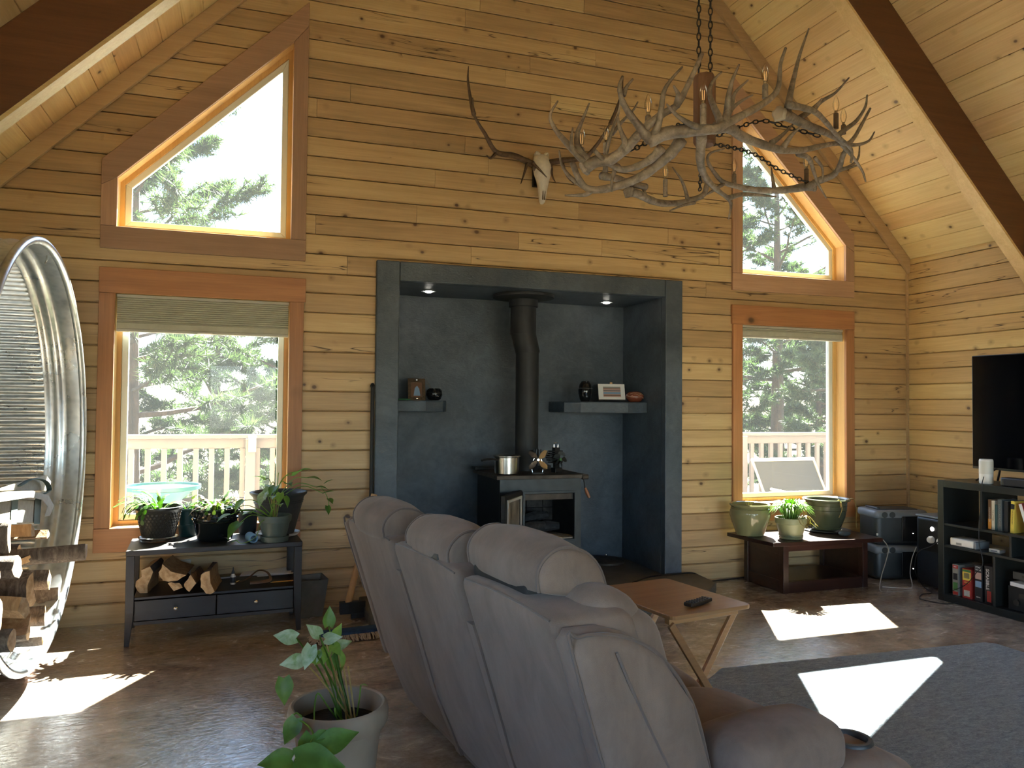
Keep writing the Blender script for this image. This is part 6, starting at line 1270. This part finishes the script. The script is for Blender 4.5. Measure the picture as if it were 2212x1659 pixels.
for i, (y, z, w) in enumerate(BL): log('firewood_log', 'split log at the back of the tank pile, '+w, (-1.40, y, z), (1, q.uniform(-0.06, 0.06), 0), 0.30, 0.075, ('half', 'quarter', 'round')[i % 3], 80+i, GL)
# ---- canvas log carrier lying on the pile
cc = thing('canvas_log_carrier', 'folded canvas log carrier with green straps lying on the firewood', 'carrier', tuple(tpx(50, 1120, -1.05)))
def cv(px, py, x): return tpx(px, py, x)-np.array(cc.location)
P = [(-60, 1075), (10, 1062), (70, 1060), (105, 1072), (116, 1092), (110, 1112), (85, 1122), (72, 1098), (60, 1090), (20, 1092), (-60, 1100)]
m = MB(); m.loft([[cv(px, py, x) for px, py in [(-60, 1075), (10, 1062), (70, 1060), (105, 1070), (117, 1092), (108, 1114), (96, 1116), (103, 1094), (92, 1080), (66, 1074), (-60, 1094)]] for x in (-1.09, -1.05, -1.0)]); m.build('canvas_sling', 'canvas', cc, smooth=True, angle=60)
m = MB(); m.loft([[cv(px, py, x) for px, py in [(-60, 1092), (40, 1078), (80, 1080), (76, 1130), (20, 1132), (-60, 1136)]] for x in (-1.10, -1.025)]); m.build('canvas_pouch', 'canvas', cc, bevel=0.006)
for s0 in (26, 76): m = MB(); m.loft([[cv(px, py, x) for px, py in ((s0, 1077), (s0+14, 1075), (s0+10, 1132), (s0-3, 1132))] for x in (-1.0245, -1.0215)]); m.build('strap', 'canvas_strap', cc)
MB().tube(catmull([cv(40, 1050, -1.09), cv(70, 1035, -1.08), cv(98, 1040, -1.07), cv(106, 1060, -1.06), cv(92, 1068, -1.05)], 5), 0.014, 6, flat=0.3).build('handle_loop', 'canvas_strap', cc, smooth=True)
m = MB(); m.loft([[cv(px, py, x) for px, py in [(-20, 1062), (20, 1048), (60, 1036), (100, 1026), (110, 1040), (108, 1062), (60, 1060)]] for x in (-1.12, -1.095)]); m.build('canvas_flap', 'canvas', cc, bevel=0.006)
# ================================================================== LOGS AND SMALL THINGS ON THE CONSOLE SHELF
SZs = 0.294
def sh_(px, py): return at(px, py, 2, SZs)
GS = 'split logs on the console shelf'
def slog(px, w, dz, rr_, kind, seed, lab, back=0.17): p = sh_(px, 1282); log('split_log', lab, (p[0], p[1]+back, SZs+dz), (0.12, 1, 0), 0.30, rr_, kind, seed, GS)
slog(316, 0, 0.050, 0.075, 'half', 202, 'cracked pale split log at the left of the console shelf')
slog(318, 0, 0.130, 0.060, 'quarter', 205, 'log with a raised corner stacked on the cracked pale log')
slog(372, 0, 0.115, 0.078, 'half', 211, 'round-backed log stacked on top in the middle pair of the console shelf')
slog(383, 0, 0.036, 0.055, 'quarter', 213, 'small wedge log under the round-backed log')
slog(420, 0, 0.060, 0.066, 'quarter', 216, 'split log with a pointed top beside the right end log')
slog(452, 0, 0.060, 0.070, 'half', 219, 'right end log of the row on the console shelf')
def sm(px, py): p = at(px, py, 2, SZs); return (p[0], p[1], SZs)
gb = thing('glue_bottle', 'small white glue bottle with a black label and grey nozzle', 'bottle', sm(503, 1262)); MB().lathe([(0.014, 0.0), (0.0165, 0.002), (0.0165, 0.055), (0.010, 0.068), (0.009, 0.072)], (0, 0, 0), 20).build('bottle', 'white_plastic', gb, smooth=True); MB().lathe([(0.0168, 0.012), (0.0170, 0.013), (0.0170, 0.047), (0.0168, 0.048)], (0, 0, 0), 20, caps=False).build('bottle_label', 'dark_print', gb, smooth=True); MB().lathe([(0.010, 0.070), (0.010, 0.080), (0.004, 0.098), (0.003, 0.112), (0.001, 0.113)], (0, 0, 0), 16).build('nozzle', 'charcoal_plastic', gb, smooth=True)
pp = thing('papers', 'loose white papers curling on the right of the console shelf', 'paper', sm(575, 1240), math.radians(-8)); n_ = 8
def wav(x, y): return 0.004+0.020*max(0, math.sin(3.0*(x+0.17)))*(0.6+0.4*y/0.1)
m = MB(); V = []; F = []
for i in range(n_+1):
    for j in range(5): x, y = -0.17+0.34*i/n_, -0.06+0.20*j/4; V.append((x, y, wav(x, y)))
for i in range(n_):
    for j in range(4): a_ = i*5+j; F.append((a_, a_+5, a_+6, a_+1))
m.add(V, F); o = m.build('top_sheet', 'paper', pp, smooth=True); sd_ = o.modifiers.new('solid', 'SOLIDIFY'); sd_.thickness = 0.002; MB().box((0.05, 0.04, 0.0015), (0.26, 0.19, 0.002), rotm(0, 0, 0.3)).build('lower_sheet', 'paper', pp)
ls = thing('leather_strap', 'coiled brown leather strap with a buckle beside the glue bottle', 'strap', sm(540, 1258)); MB().tube(catmull([(-0.10, -0.03, 0.008), (-0.02, 0.02, 0.02), (0.05, 0.05, 0.065), (0.11, 0.03, 0.055), (0.13, -0.01, 0.015), (0.08, -0.04, 0.008), (0.0, -0.05, 0.008)], 6), 0.011, 6, flat=0.3).build('band', 'leather', ls, smooth=True); MB().tube([(-0.09, -0.025, 0.014), (-0.07, -0.015, 0.018)], 0.008, 8).build('buckle', 'nickel', ls, smooth=True)
pn = thing('pencil', 'yellow pencil at the front right of the console shelf', 'pencil', sm(612, 1257), 0.10); MB().tube([(-0.07, 0, 0.0045), (0.06, 0, 0.0045)], 0.004, 6).build('shaft', 'pencil_yellow', pn); MB().tube([(-0.085, 0, 0.0045), (-0.07, 0, 0.0045)], [0.001, 0.004], 6).build('point', 'leaf_dry', pn); MB().tube([(0.06, 0, 0.0045), (0.075, 0, 0.0045)], 0.004, 6).build('eraser', 'pink_print', pn)
fx = thing('white_stick', 'short white plastic stick lying behind the glue bottle', 'stick', sm(488, 1250), 0.1); MB().tube([(-0.06, 0, 0.006), (0.05, 0.01, 0.006)], 0.005, 8).build('stick', 'white_plastic', fx, smooth=True); MB().tube([(0.05, 0.01, 0.006), (0.065, 0.011, 0.006)], 0.006, 8).build('cap', 'outlet_plate', fx, smooth=True)
p = at(400, 1226, 1, 0.0); ou_ = thing('wall_outlet', 'cream wall outlet on the pine wall behind the console shelf', 'outlet', (p[0], -0.004, p[2])); MB().rbox((0, -0.004, 0), (0.075, 0.008, 0.118), 0.003, 2, 0).build('cover_plate', 'outlet_plate', ou_, smooth=True)
for z in (-0.02, 0.02): MB().rbox((0, -0.009, z), (0.034, 0.004, 0.028), 0.002, 1, 0).build('receptacle', 'white_plastic', ou_)
# ---- right of the console: ash bucket, splitting maul, dust mop
p = at(668, 1338, 2, 0.0)
bk = thing('ash_bucket', 'dull square tapered metal ash bucket beside the console leg', 'bucket', (p[0]+0.01, p[1]+0.12, 0.0), 0.15)
def sqr(h, z, y=0): return [np.array([-h, -h, z]), np.array([h, -h, z]), np.array([h, h, z]), np.array([-h, h, z])]
m = MB(); m.loft([sqr(0.075, 0.0), sqr(0.105, 0.26), sqr(0.101, 0.262), sqr(0.072, 0.012)]); m.build('body', 'zinc_dull', bk, bevel=0.003); m = MB(); m.tube([p_ for p_ in sqr(0.106, 0.262)], 0.005, 6, loop=True); m.build('rim', 'zinc_dull', bk); MB().tube(catmull([(-0.104, 0, 0.25), (-0.10, 0.09, 0.22), (0, 0.13, 0.21), (0.10, 0.09, 0.22), (0.104, 0, 0.25)], 4), 0.004, 6).build('bail', 'black_iron', bk, smooth=True)
A, B = at(752, 1322, 1, -0.33), at(775, 1225, 1, -0.27)
ml = thing('splitting_maul', 'splitting maul standing on its dark head with a wooden handle', 'axe', (A[0], -0.33, 0.0))
hA = np.array([0, 0, 0.10]); hB = hA+(B-A)/np.linalg.norm(B-A)*0.78
MB().tube([hA-(hB-hA)*0.05, (hA+hB)/2, hB], [0.020, 0.017, 0.019], 10, flat=1.5).build('handle', 'handle_wood', ml, smooth=True)
MB().loft([[np.array([x, y*s, z]) for y, z in ((-1, 0.035), (1, 0.035), (1, 0.115), (-1, 0.115))] for x, s in ((-0.06, 0.03), (0.0, 0.032), (0.05, 0.026), (0.12, 0.006))]).build('head', 'axe_steel', ml, bevel=0.004)
MB().loft([[np.array([x, y*s, z]) for y, z in ((-1, 0.0), (1, 0.0), (1, 0.036), (-1, 0.036))] for x, s in ((0.02, 0.02), (0.06, 0.022), (0.13, 0.004))]).build('blade_flare', 'axe_steel', ml, bevel=0.003)
p = at(745, 1368, 2, 0.03)
mo = thing('dust_mop', 'blue dust mop head with beige fringe on the floor beside the sofa', 'mop', (p[0], p[1], 0.0), math.radians(6))
MB().rbox((0.05, 0, 0.035), (0.42, 0.11, 0.035), 0.014, 2, 1).build('pad', 'mop_blue', mo, smooth=True)
q = random.Random(8)
for sy in (-1, 1):
    m = MB()
    for k in range(90):
        x = -0.18+k*0.0051+q.uniform(-0.004, 0.004); L = q.uniform(0.035, 0.055); m.tube([(x, sy*0.045, 0.035), (x+q.uniform(-0.008, 0.008), sy*(0.06+L*0.4), 0.024), (x+q.uniform(-0.012, 0.012), sy*(0.06+L), 0.007)], [0.004, 0.0035, 0.003], 4)
    m.build('fringe', 'mop_fringe', mo, smooth=True, kind='stuff')
m = MB()
for k in range(40): y = -0.06+k*0.003; m.tube([(-0.15, y, 0.035), (-0.19, y*1.2, 0.022), (-0.215+q.uniform(-0.012, 0.012), y*1.4, 0.007)], [0.004, 0.0035, 0.003], 4)
m.build('end_fringe', 'mop_fringe', mo, smooth=True, kind='stuff')
# ================================================================== ANTLER CHANDELIER
HX, HY = 2.21, -2.41
ch = thing('antler_chandelier', 'large elk antler chandelier with candle bulbs hanging on chains', 'chandelier', (HX, HY, 2.9))
ORGC = np.array([HX, HY, 2.9])
def cp(px, py, y): return at(px, py, 1, y)-ORGC
PXM = 1/455.0     # metres per photo pixel near the ring
def tine(m, pts, r0, r1=0.0035, n=7):
    P = catmull(pts, 4); k = len(P); m.tube(P, [1.12*(r0+(r1-r0)*(i/(k-1))**1.1) for i in range(k)], n)
def antler(beam, tines, r0, r1, burr=None, mat='antler'):
    m = MB(); P = catmull([cp(*b) for b in beam], 4); k = len(P); m.tube([P[0]-(P[1]-P[0])*0.15]+P, [0.35*r0]+[(1.12-0.10*math.sin(PI*i/(k-1)))*(r0+(r1-r0)*(i/(k-1))**1.15)*(0.97+0.05*math.sin(i*1.7)) for i in range(k)], 9)
    for tn in tines:
        rr_ = tn[0]; tine(m, [cp(*b) for b in tn[1:]][::-1], rr_)
    o = m.build('antler', mat, ch, smooth=True, angle=180)
    if burr:
        c = cp(*beam[0]); d = P[0]-P[1]; a, b, d = frame(d); mm = MB(); mm.loft([[c+d*x+(a*math.cos(t_)+b*math.sin(t_))*r_*(1+0.12*math.sin(5*t_)) for t_ in [2*PI*i/14 for i in range(14)]] for x, r_ in ((-0.012, r0), (-0.004, burr), (0.008, burr), (0.014, burr*0.75), (0.013, 0.004))]); mm.build('burr', 'antler_tip' if burr > 0.035 else mat, o, smooth=True)
    return o
N, Fm, Mi = -2.98, -1.88, -2.42
# tines are listed from tip to root: (root radius, tip ..., root)
antler([(1263, 362, -2.70), (1290, 348, -2.74), (1320, 344, -2.78), (1352, 321, -2.84), (1380, 291, -2.90), (1405, 267, -2.94), (1432, 246, -2.96), (1462, 228, -2.98), (1480, 196, -2.99), (1497, 160, -2.99), (1517, 116, -2.98)],
       [(0.017, (1205, 218, -2.62), (1188, 250, -2.62), (1200, 280, -2.63), (1219, 303, -2.65), (1240, 326, -2.68), (1262, 344, -2.71)), (0.017, (1273, 223, -2.66), (1257, 263, -2.66), (1246, 294, -2.67), (1250, 322, -2.69), (1270, 346, -2.72)), (0.013, (1237, 276, -2.70), (1234, 304, -2.70), (1240, 328, -2.70), (1262, 350, -2.72)),
        (0.016, (1335, 251, -2.86), (1338, 273, -2.86), (1346, 295, -2.86), (1350, 310, -2.86), (1340, 330, -2.82)), (0.012, (1474, 145, -2.93), (1449, 173, -2.93), (1434, 199, -2.94), (1428, 238, -2.95), (1416, 262, -2.95)),
        (0.015, (1455, 185, -3.05), (1465, 205, -3.03), (1462, 228, -2.98))], 0.027, 0.008, 0.034)
antler([(1404, 300, -2.90), (1394, 291, -2.92), (1383, 276, -2.93), (1362, 249, -2.95), (1345, 220, -2.96), (1338, 189, -2.96), (1345, 165, -2.95)],
       [(0.010, (1367, 171, -2.93), (1353, 189, -2.94), (1347, 206, -2.95)), (0.016, (1474, 144, -2.98), (1450, 172, -2.99), (1434, 199, -2.99), (1428, 239, -2.98), (1420, 276, -2.95), (1406, 296, -2.91))], 0.024, 0.005)
antler([(1400, 305, -2.90), (1440, 288, -2.94), (1480, 284, -2.97), (1521, 280, -3.0), (1546, 278, -3.0), (1563, 269, -3.0), (1597, 252, -2.98), (1640, 229, -2.94), (1668, 209, -2.90), (1680, 192, -2.89), (1684, 170, -2.88), (1686, 138, -2.88), (1697, 104, -2.87)],
       [(0.018, (1597, 139, -3.04), (1582, 174, -3.03), (1574, 208, -3.02), (1571, 242, -3.0), (1566, 266, -3.0)), (0.012, (1616, 173, -3.0), (1588, 200, -3.0), (1581, 226, -3.0), (1573, 250, -3.0)), (0.017, (1559, 155, -2.94), (1540, 176, -2.95), (1533, 203, -2.96), (1542, 231, -2.98), (1553, 255, -2.99), (1556, 272, -3.0)),
        (0.010, (1626, 205, -2.9), (1603, 217, -2.93), (1584, 232, -2.97), (1572, 250, -2.99)), (0.015, (1440, 225, -3.06), (1463, 250, -3.04), (1490, 268, -3.02), (1521, 279, -3.0))], 0.028, 0.006)
antler([(1684, 246, -2.74), (1704, 252, -2.70), (1733, 266, -2.64), (1770, 281, -2.56), (1805, 296, -2.48), (1826, 311, -2.42), (1843, 300, -2.38), (1863, 266, -2.36), (1880, 234, -2.35)],
       [(0.019, (1747, 62, -2.70), (1728, 116, -2.71), (1716, 162, -2.72), (1708, 197, -2.73), (1702, 228, -2.73), (1700, 250, -2.71)), (0.014, (1834, 168, -2.58), (1805, 200, -2.59), (1777, 217, -2.60), (1754, 237, -2.62), (1728, 254, -2.65)), (0.015, (1873, 205, -2.44), (1869, 231, -2.44), (1851, 260, -2.45), (1825, 280, -2.46), (1806, 296, -2.48))], 0.026, 0.006, 0.036)
antler([(1704, 226, -2.86), (1738, 234, -2.80), (1763, 243, -2.74), (1786, 266, -2.66), (1808, 292, -2.58), (1836, 318, -2.52), (1840, 335, -2.50), (1838, 352, -2.50)], [(0.012, (1776, 212, -2.76), (1768, 224, -2.75), (1757, 240, -2.75))], 0.016, 0.006)
antler([(1546, 276, -2.90), (1575, 276, -2.84), (1603, 295, -2.78), (1646, 312, -2.70), (1689, 324, -2.62), (1733, 324, -2.54), (1776, 315, -2.47), (1811, 310, -2.42), (1829, 324, -2.40), (1846, 344, -2.38), (1863, 370, -2.37), (1870, 393, -2.37)],
       [(0.014, (1731, 272, -2.66), (1710, 292, -2.66), (1692, 318, -2.63)), (0.014, (1718, 263, -2.56), (1690, 292, -2.60), (1667, 308, -2.66)), (0.011, (1889, 285, -2.36), (1877, 304, -2.37), (1851, 313, -2.39), (1820, 311, -2.42))], 0.025, 0.004)
antler([(1473, 300, -2.85), (1452, 328, -2.80), (1431, 347, -2.76), (1394, 376, -2.70), (1351, 396, -2.64), (1300, 409, -2.58), (1269, 407, -2.55), (1250, 385, -2.55), (1236, 350, -2.56)],
       [(0.012, (1220, 422, -2.52), (1245, 422, -2.53), (1266, 420, -2.54), (1282, 408, -2.56)), (0.012, (1208, 325, -2.50), (1213, 353, -2.50), (1227, 377, -2.51), (1248, 395, -2.53), (1270, 408, -2.55)), (0.012, (1322, 414, -2.70), (1322, 390, -2.70), (1328, 368, -2.70), (1336, 355, -2.72))], 0.026, 0.012)
antler([(1285, 325, -2.80), (1298, 340, -2.78), (1319, 356, -2.74), (1345, 366, -2.72), (1380, 358, -2.74), (1410, 340, -2.78), (1430, 318, -2.82)], [], 0.008, 0.022)
antler([(1359, 414, -1.98), (1380, 420, -1.94), (1404, 432, -1.91), (1431, 439, -1.88), (1470, 438, -1.86), (1500, 430, -1.85), (1520, 420, -1.86), (1528, 396, -1.87)],
       [(0.010, (1380, 393, -1.95), (1388, 405, -1.94), (1396, 424, -1.92)), (0.012, (1452, 361, -1.88), (1470, 385, -1.88), (1481, 412, -1.87), (1486, 434, -1.86)), (0.010, (1447, 455, -1.92), (1478, 443, -1.90), (1500, 438, -1.87))], 0.024, 0.014, 0.034)
antler([(1516, 290, -2.96), (1513, 333, -2.88), (1515, 362, -2.80), (1527, 388, -2.72), (1550, 411, -2.64), (1572, 428, -2.58), (1579, 444, -2.56), (1574, 474, -2.55)], [(0.013, (1676, 425, -2.44), (1646, 422, -2.47), (1603, 420, -2.53), (1573, 428, -2.58))], 0.022, 0.004)
antler([(1759, 402, -2.02), (1733, 405, -1.98), (1689, 411, -1.93), (1646, 411, -1.89), (1603, 405, -1.87), (1564, 394, -1.88), (1544, 374, -1.90), (1528, 346, -1.92), (1536, 330, -1.93), (1565, 321, -1.93)], [(0.013, (1666, 362, -1.90), (1669, 388, -1.91), (1672, 408, -1.92)), (0.012, (1516, 425, -1.84), (1540, 412, -1.86), (1564, 396, -1.88))], 0.025, 0.004, 0.032)
antler([(1745, 405, -2.05), (1770, 390, -2.10), (1799, 379, -2.16), (1814, 359, -2.22), (1822, 333, -2.28), (1835, 318, -2.32)], [(0.011, (1857, 315, -2.18), (1854, 341, -2.18), (1838, 358, -2.19), (1808, 370, -2.20)), (0.010, (1856, 356, -2.2), (1835, 362, -2.2), (1812, 366, -2.21))], 0.022, 0.012)
antler([(1724, 332, -2.30), (1747, 342, -2.26), (1757, 368, -2.22), (1767, 396, -2.2), (1785, 428, -2.19)], [(0.010, (1777, 392, -2.24), (1776, 362, -2.24), (1760, 340, -2.26))], 0.016, 0.004)
# far-left antler closing the ring
antler([(1300, 380, -2.10), (1330, 385, -2.04), (1362, 396, -1.98), (1395, 404, -1.94)], [(0.011, (1340, 215, -2.2), (1336, 245, -2.18), (1325, 275, -2.16), (1312, 320, -2.13), (1306, 372, -2.10)), (0.010, (1378, 220, -2.1), (1367, 239, -2.1), (1343, 263, -2.12), (1322, 290, -2.14))], 0.02, 0.018)
# ---- candles
def candle(px, py, y, sleeve, mat='antler', big=1.0):
    """px, py: foot of the sleeve"""
    b = cp(px, py, y); s = MB().lathe([(0.0135*big, 0.0), (0.0135*big, sleeve), (0.010*big, sleeve+0.004)], tuple(b), 12).build('candle_sleeve', mat, ch, smooth=True)
    z = sleeve+0.004; MB().lathe([(0.008, z), (0.008, z+0.012)], tuple(b), 10).build('bulb_base', 'nickel', s, smooth=True)
    MB().lathe([(0.008, z+0.010), (0.013, z+0.022), (0.0175, z+0.040), (0.0165, z+0.058), (0.010, z+0.080), (0.004, z+0.094), (0.001, z+0.098)], tuple(b), 16).build('bulb', 'bulb_glass', s, smooth=True, angle=180)
    for dx in (-0.004, 0.004): MB().tube([b+np.array([dx, 0, z+0.018]), b+np.array([dx*1.4, 0, z+0.06])], 0.0012, 5).build('filament', 'filament', s)
for a_ in ((1256, 344, -2.62, 0.05), (1308, 388, -2.05, 0.20), (1400, 275, -2.78, 0.05), (1519, 270, -3.03, 0.085), (1653, 212, -2.90, 0.06), (1806, 278, -2.50, 0.08), (1822, 290, -2.36, 0.05), (1437, 425, -1.88, 0.10), (1586, 398, -1.87, 0.06), (1742, 398, -2.02, 0.09)): candle(*a_, mat='dark_antler' if a_[0] > 1700 else 'antler')
# ---- wooden hub and chains
m = MB(); m.loft([[np.array([r_*math.cos(PI/8+k*PI/4), r_*math.sin(PI/8+k*PI/4), z]) for k in range(8)] for r_, z in ((0.05, -0.05), (0.058, -0.035), (0.058, 0.30), (0.05, 0.318))]); m.build('hub_post', 'hub_wood', ch, bevel=0.003)
def chain(pts, link=0.036, r_=0.0035):
    P = catmull(pts, 24); L = [0]
    for i in range(1, len(P)): L.append(L[-1]+np.linalg.norm(P[i]-P[i-1]))
    m = MB(); s = link/2; k = 0
    while s < L[-1]:
        i = min(max(1, int(np.searchsorted(L, s))), len(P)-1); t_ = (s-L[i-1])/(L[i]-L[i-1]+1e-9); c = P[i-1]*(1-t_)+P[i]*t_; a, b, d = frame(P[i]-P[i-1], (0.31, 0.9, 0.2))
        w = a if k % 2 else b
        m.tube([c+d*0.021*math.cos(x)+w*0.010*math.sin(x) for x in [2*PI*j/10 for j in range(10)]], r_, 5, loop=True, up=tuple(np.cross(d, w))); s += link; k += 1
    return m.build('chain', 'black_iron', ch, smooth=True)
zt_ = ZR-0.22-2.9
chain([np.array([-0.035, 0, 0.318]), np.array([-0.034, 0, 0.318+(zt_-0.318)/2]), np.array([-0.03, 0, zt_])]); chain([np.array([0.035, 0.0, 0.318]), np.array([0.034, 0.0, 0.318+(zt_-0.318)/2]), np.array([0.03, 0.0, zt_])])
chain([np.array([0.05, 0, 0.0]), cp(1640, 262, -2.35), cp(1700, 275, -2.38), cp(1775, 295, -2.44)], 0.036); chain([np.array([0.04, 0.03, -0.02]), cp(1622, 330, -2.20), cp(1680, 365, -2.10), cp(1745, 395, -2.04)], 0.036)
chain([np.array([-0.05, 0, 0.0]), cp(1470, 270, -2.5), cp(1430, 290, -2.6), cp(1365, 325, -2.72)], 0.036); chain([np.array([-0.01, 0.05, -0.03]), cp(1513, 360, -2.1), cp(1512, 410, -1.9)], 0.036)
MB().box((0, 0, zt_+0.01), (0.14, 0.10, 0.02)).build('ceiling_plate', 'black_iron', ch)
# ================================================================== ELK SKULL on the gable wall
sp0 = at(1165, 385, 1, -0.06)
sk_ = thing('elk_skull', 'white elk skull with wide dark antlers mounted on the pine wall', 'skull', (sp0[0], -0.02, sp0[2]))
OS = np.array([sp0[0], -0.02, sp0[2]])
def kp(px, py, y): return at(px, py, 1, y)-OS
rows = []
for z, w, yc, dp in ((0.165, 0.035, -0.07, 0.035), (0.15, 0.062, -0.08, 0.05), (0.10, 0.075, -0.095, 0.065), (0.05, 0.078, -0.105, 0.07), (0.0, 0.07, -0.11, 0.06), (-0.06, 0.05, -0.115, 0.05), (-0.12, 0.038, -0.115, 0.042), (-0.18, 0.030, -0.11, 0.035), (-0.22, 0.024, -0.105, 0.028), (-0.235, 0.012, -0.10, 0.015)):
    rows.append([np.array([w*math.cos(2*PI*k/16), yc+dp*math.sin(2*PI*k/16), z+0.01]) for k in range(16)])
sm__ = MB().loft(rows).build('skull', 'bone', sk_, smooth=True, angle=180)
for s in (-1, 1):
    MB().ell((s*0.066, -0.115, 0.055), (0.022, 0.024, 0.026), 12, 8).build('eye_socket', 'antler', sm__, smooth=True); MB().tube([(s*0.008, -0.146, -0.13), (s*0.007, -0.140, -0.20)], [0.006, 0.005], 6).build('nasal_slot', 'dark_antler', sm__, smooth=True)
    MB().tube(catmull([(s*0.02, -0.10, 0.165), (s*0.045, -0.09, 0.185), (s*0.05, -0.085, 0.16)], 3), [0.016]*4+[0.014]*3, 8).build('pedicle', 'bone', sm__, smooth=True)
def santler(pts, tines, r0=0.028):
    m = MB(); P = catmull([kp(*b) for b in pts], 5); k = len(P); m.tube(P, [r0*(1-0.85*(i/(k-1))**1.3) for i in range(k)], 9)
    for tn in tines: tine(m, [kp(*b) for b in tn[1:]][::-1], tn[0], 0.003)
    return m.build('antler', 'dark_antler', sk_, smooth=True, angle=180)
a1 = santler([(1158, 358, -0.10), (1140, 350, -0.14), (1110, 336, -0.24), (1072, 328, -0.36), (1048, 290, -0.44), (1025, 250, -0.48), (1021, 211, -0.50)], [(0.016, (1012, 143, -0.46), (1011, 175, -0.47), (1018, 222, -0.48), (1024, 248, -0.48)), (0.012, (1051, 335, -0.42), (1060, 342, -0.40), (1072, 330, -0.36)), (0.012, (1125, 397, -0.22), (1132, 376, -0.20), (1139, 352, -0.16)), (0.013, (1181, 383, -0.20), (1165, 366, -0.18), (1150, 352, -0.15))])
a2 = santler([(1172, 358, -0.10), (1190, 351, -0.15), (1220, 346, -0.24), (1262, 340, -0.36), (1290, 312, -0.44), (1315, 272, -0.48), (1330, 235, -0.50)], [(0.016, (1346, 170, -0.46), (1343, 200, -0.47), (1330, 240, -0.48), (1318, 268, -0.48)), (0.012, (1200, 394, -0.20), (1193, 380, -0.18), (1190, 354, -0.15)), (0.012, (1240, 398, -0.26), (1225, 380, -0.24), (1214, 350, -0.22))])
for tip in ((1021, 213, -0.50), (1012, 146, -0.46)): pass
MB().lo((-0.04, -0.02, -0.06), (0.04, 0.019, 0.10)).build('wall_mount', 'black_iron', sk_)
# ================================================================== CELLULAR SHADES
def shade(lab, x0, x1, z1, z0, pleats, fabric_h):
    b = thing('cellular_shade', lab, 'window shade', ((x0+x1)/2, 0.03, z1), 0.0, 'cellular window shades'); xm = (x0+x1)/2
    MB().lo((x0, 0.008, z1-0.020), (x1, 0.060, z1-0.001)).build('head_rail', 'blind_rail', b, True, bevel=0.003)
    zt, zb = z1-0.020, z0+0.060
    prof = []
    for k in range(pleats):
        a, c = zt-(zt-zb)*k/pleats, zt-(zt-zb)*(k+1)/pleats
        prof.append((a, c))
    for a, c in prof:
        mid = (a+c)/2; P = [(x0+0.004, 0.022, a), (x0+0.004, 0.012, mid), (x0+0.004, 0.022, c), (x0+0.004, 0.046, c), (x0+0.004, 0.056, mid), (x0+0.004, 0.046, a)]
        MB().prism(P, (x1-x0-0.008, 0, 0)).build('pleat', 'blind_fabric', b, True)
    MB().lo((x0+0.003, 0.012, z0+0.020), (x1-0.003, 0.056, zb)).build('lower_band', 'blind_fabric', b, True, bevel=0.002)
    MB().lo((x0+0.002, 0.010, z0), (x1-0.002, 0.058, z0+0.0195)).build('bottom_rail', 'blind_rail', b, True, bevel=0.003)
    MB().rbox((xm, 0.002, z0+0.006), (0.10, 0.018, 0.012), 0.005, 2, 0).build('pull_handle', 'white_plastic', b, True, smooth=True)
shade('half-raised olive cellular shade in the window behind the potted plants', -0.862, 0.272, 2.236, 1.980, 12, 0.2)
shade('fully raised olive cellular shade in the window above the coffee table', 4.158, 5.292, 2.236, 2.126, 2, 0.05)
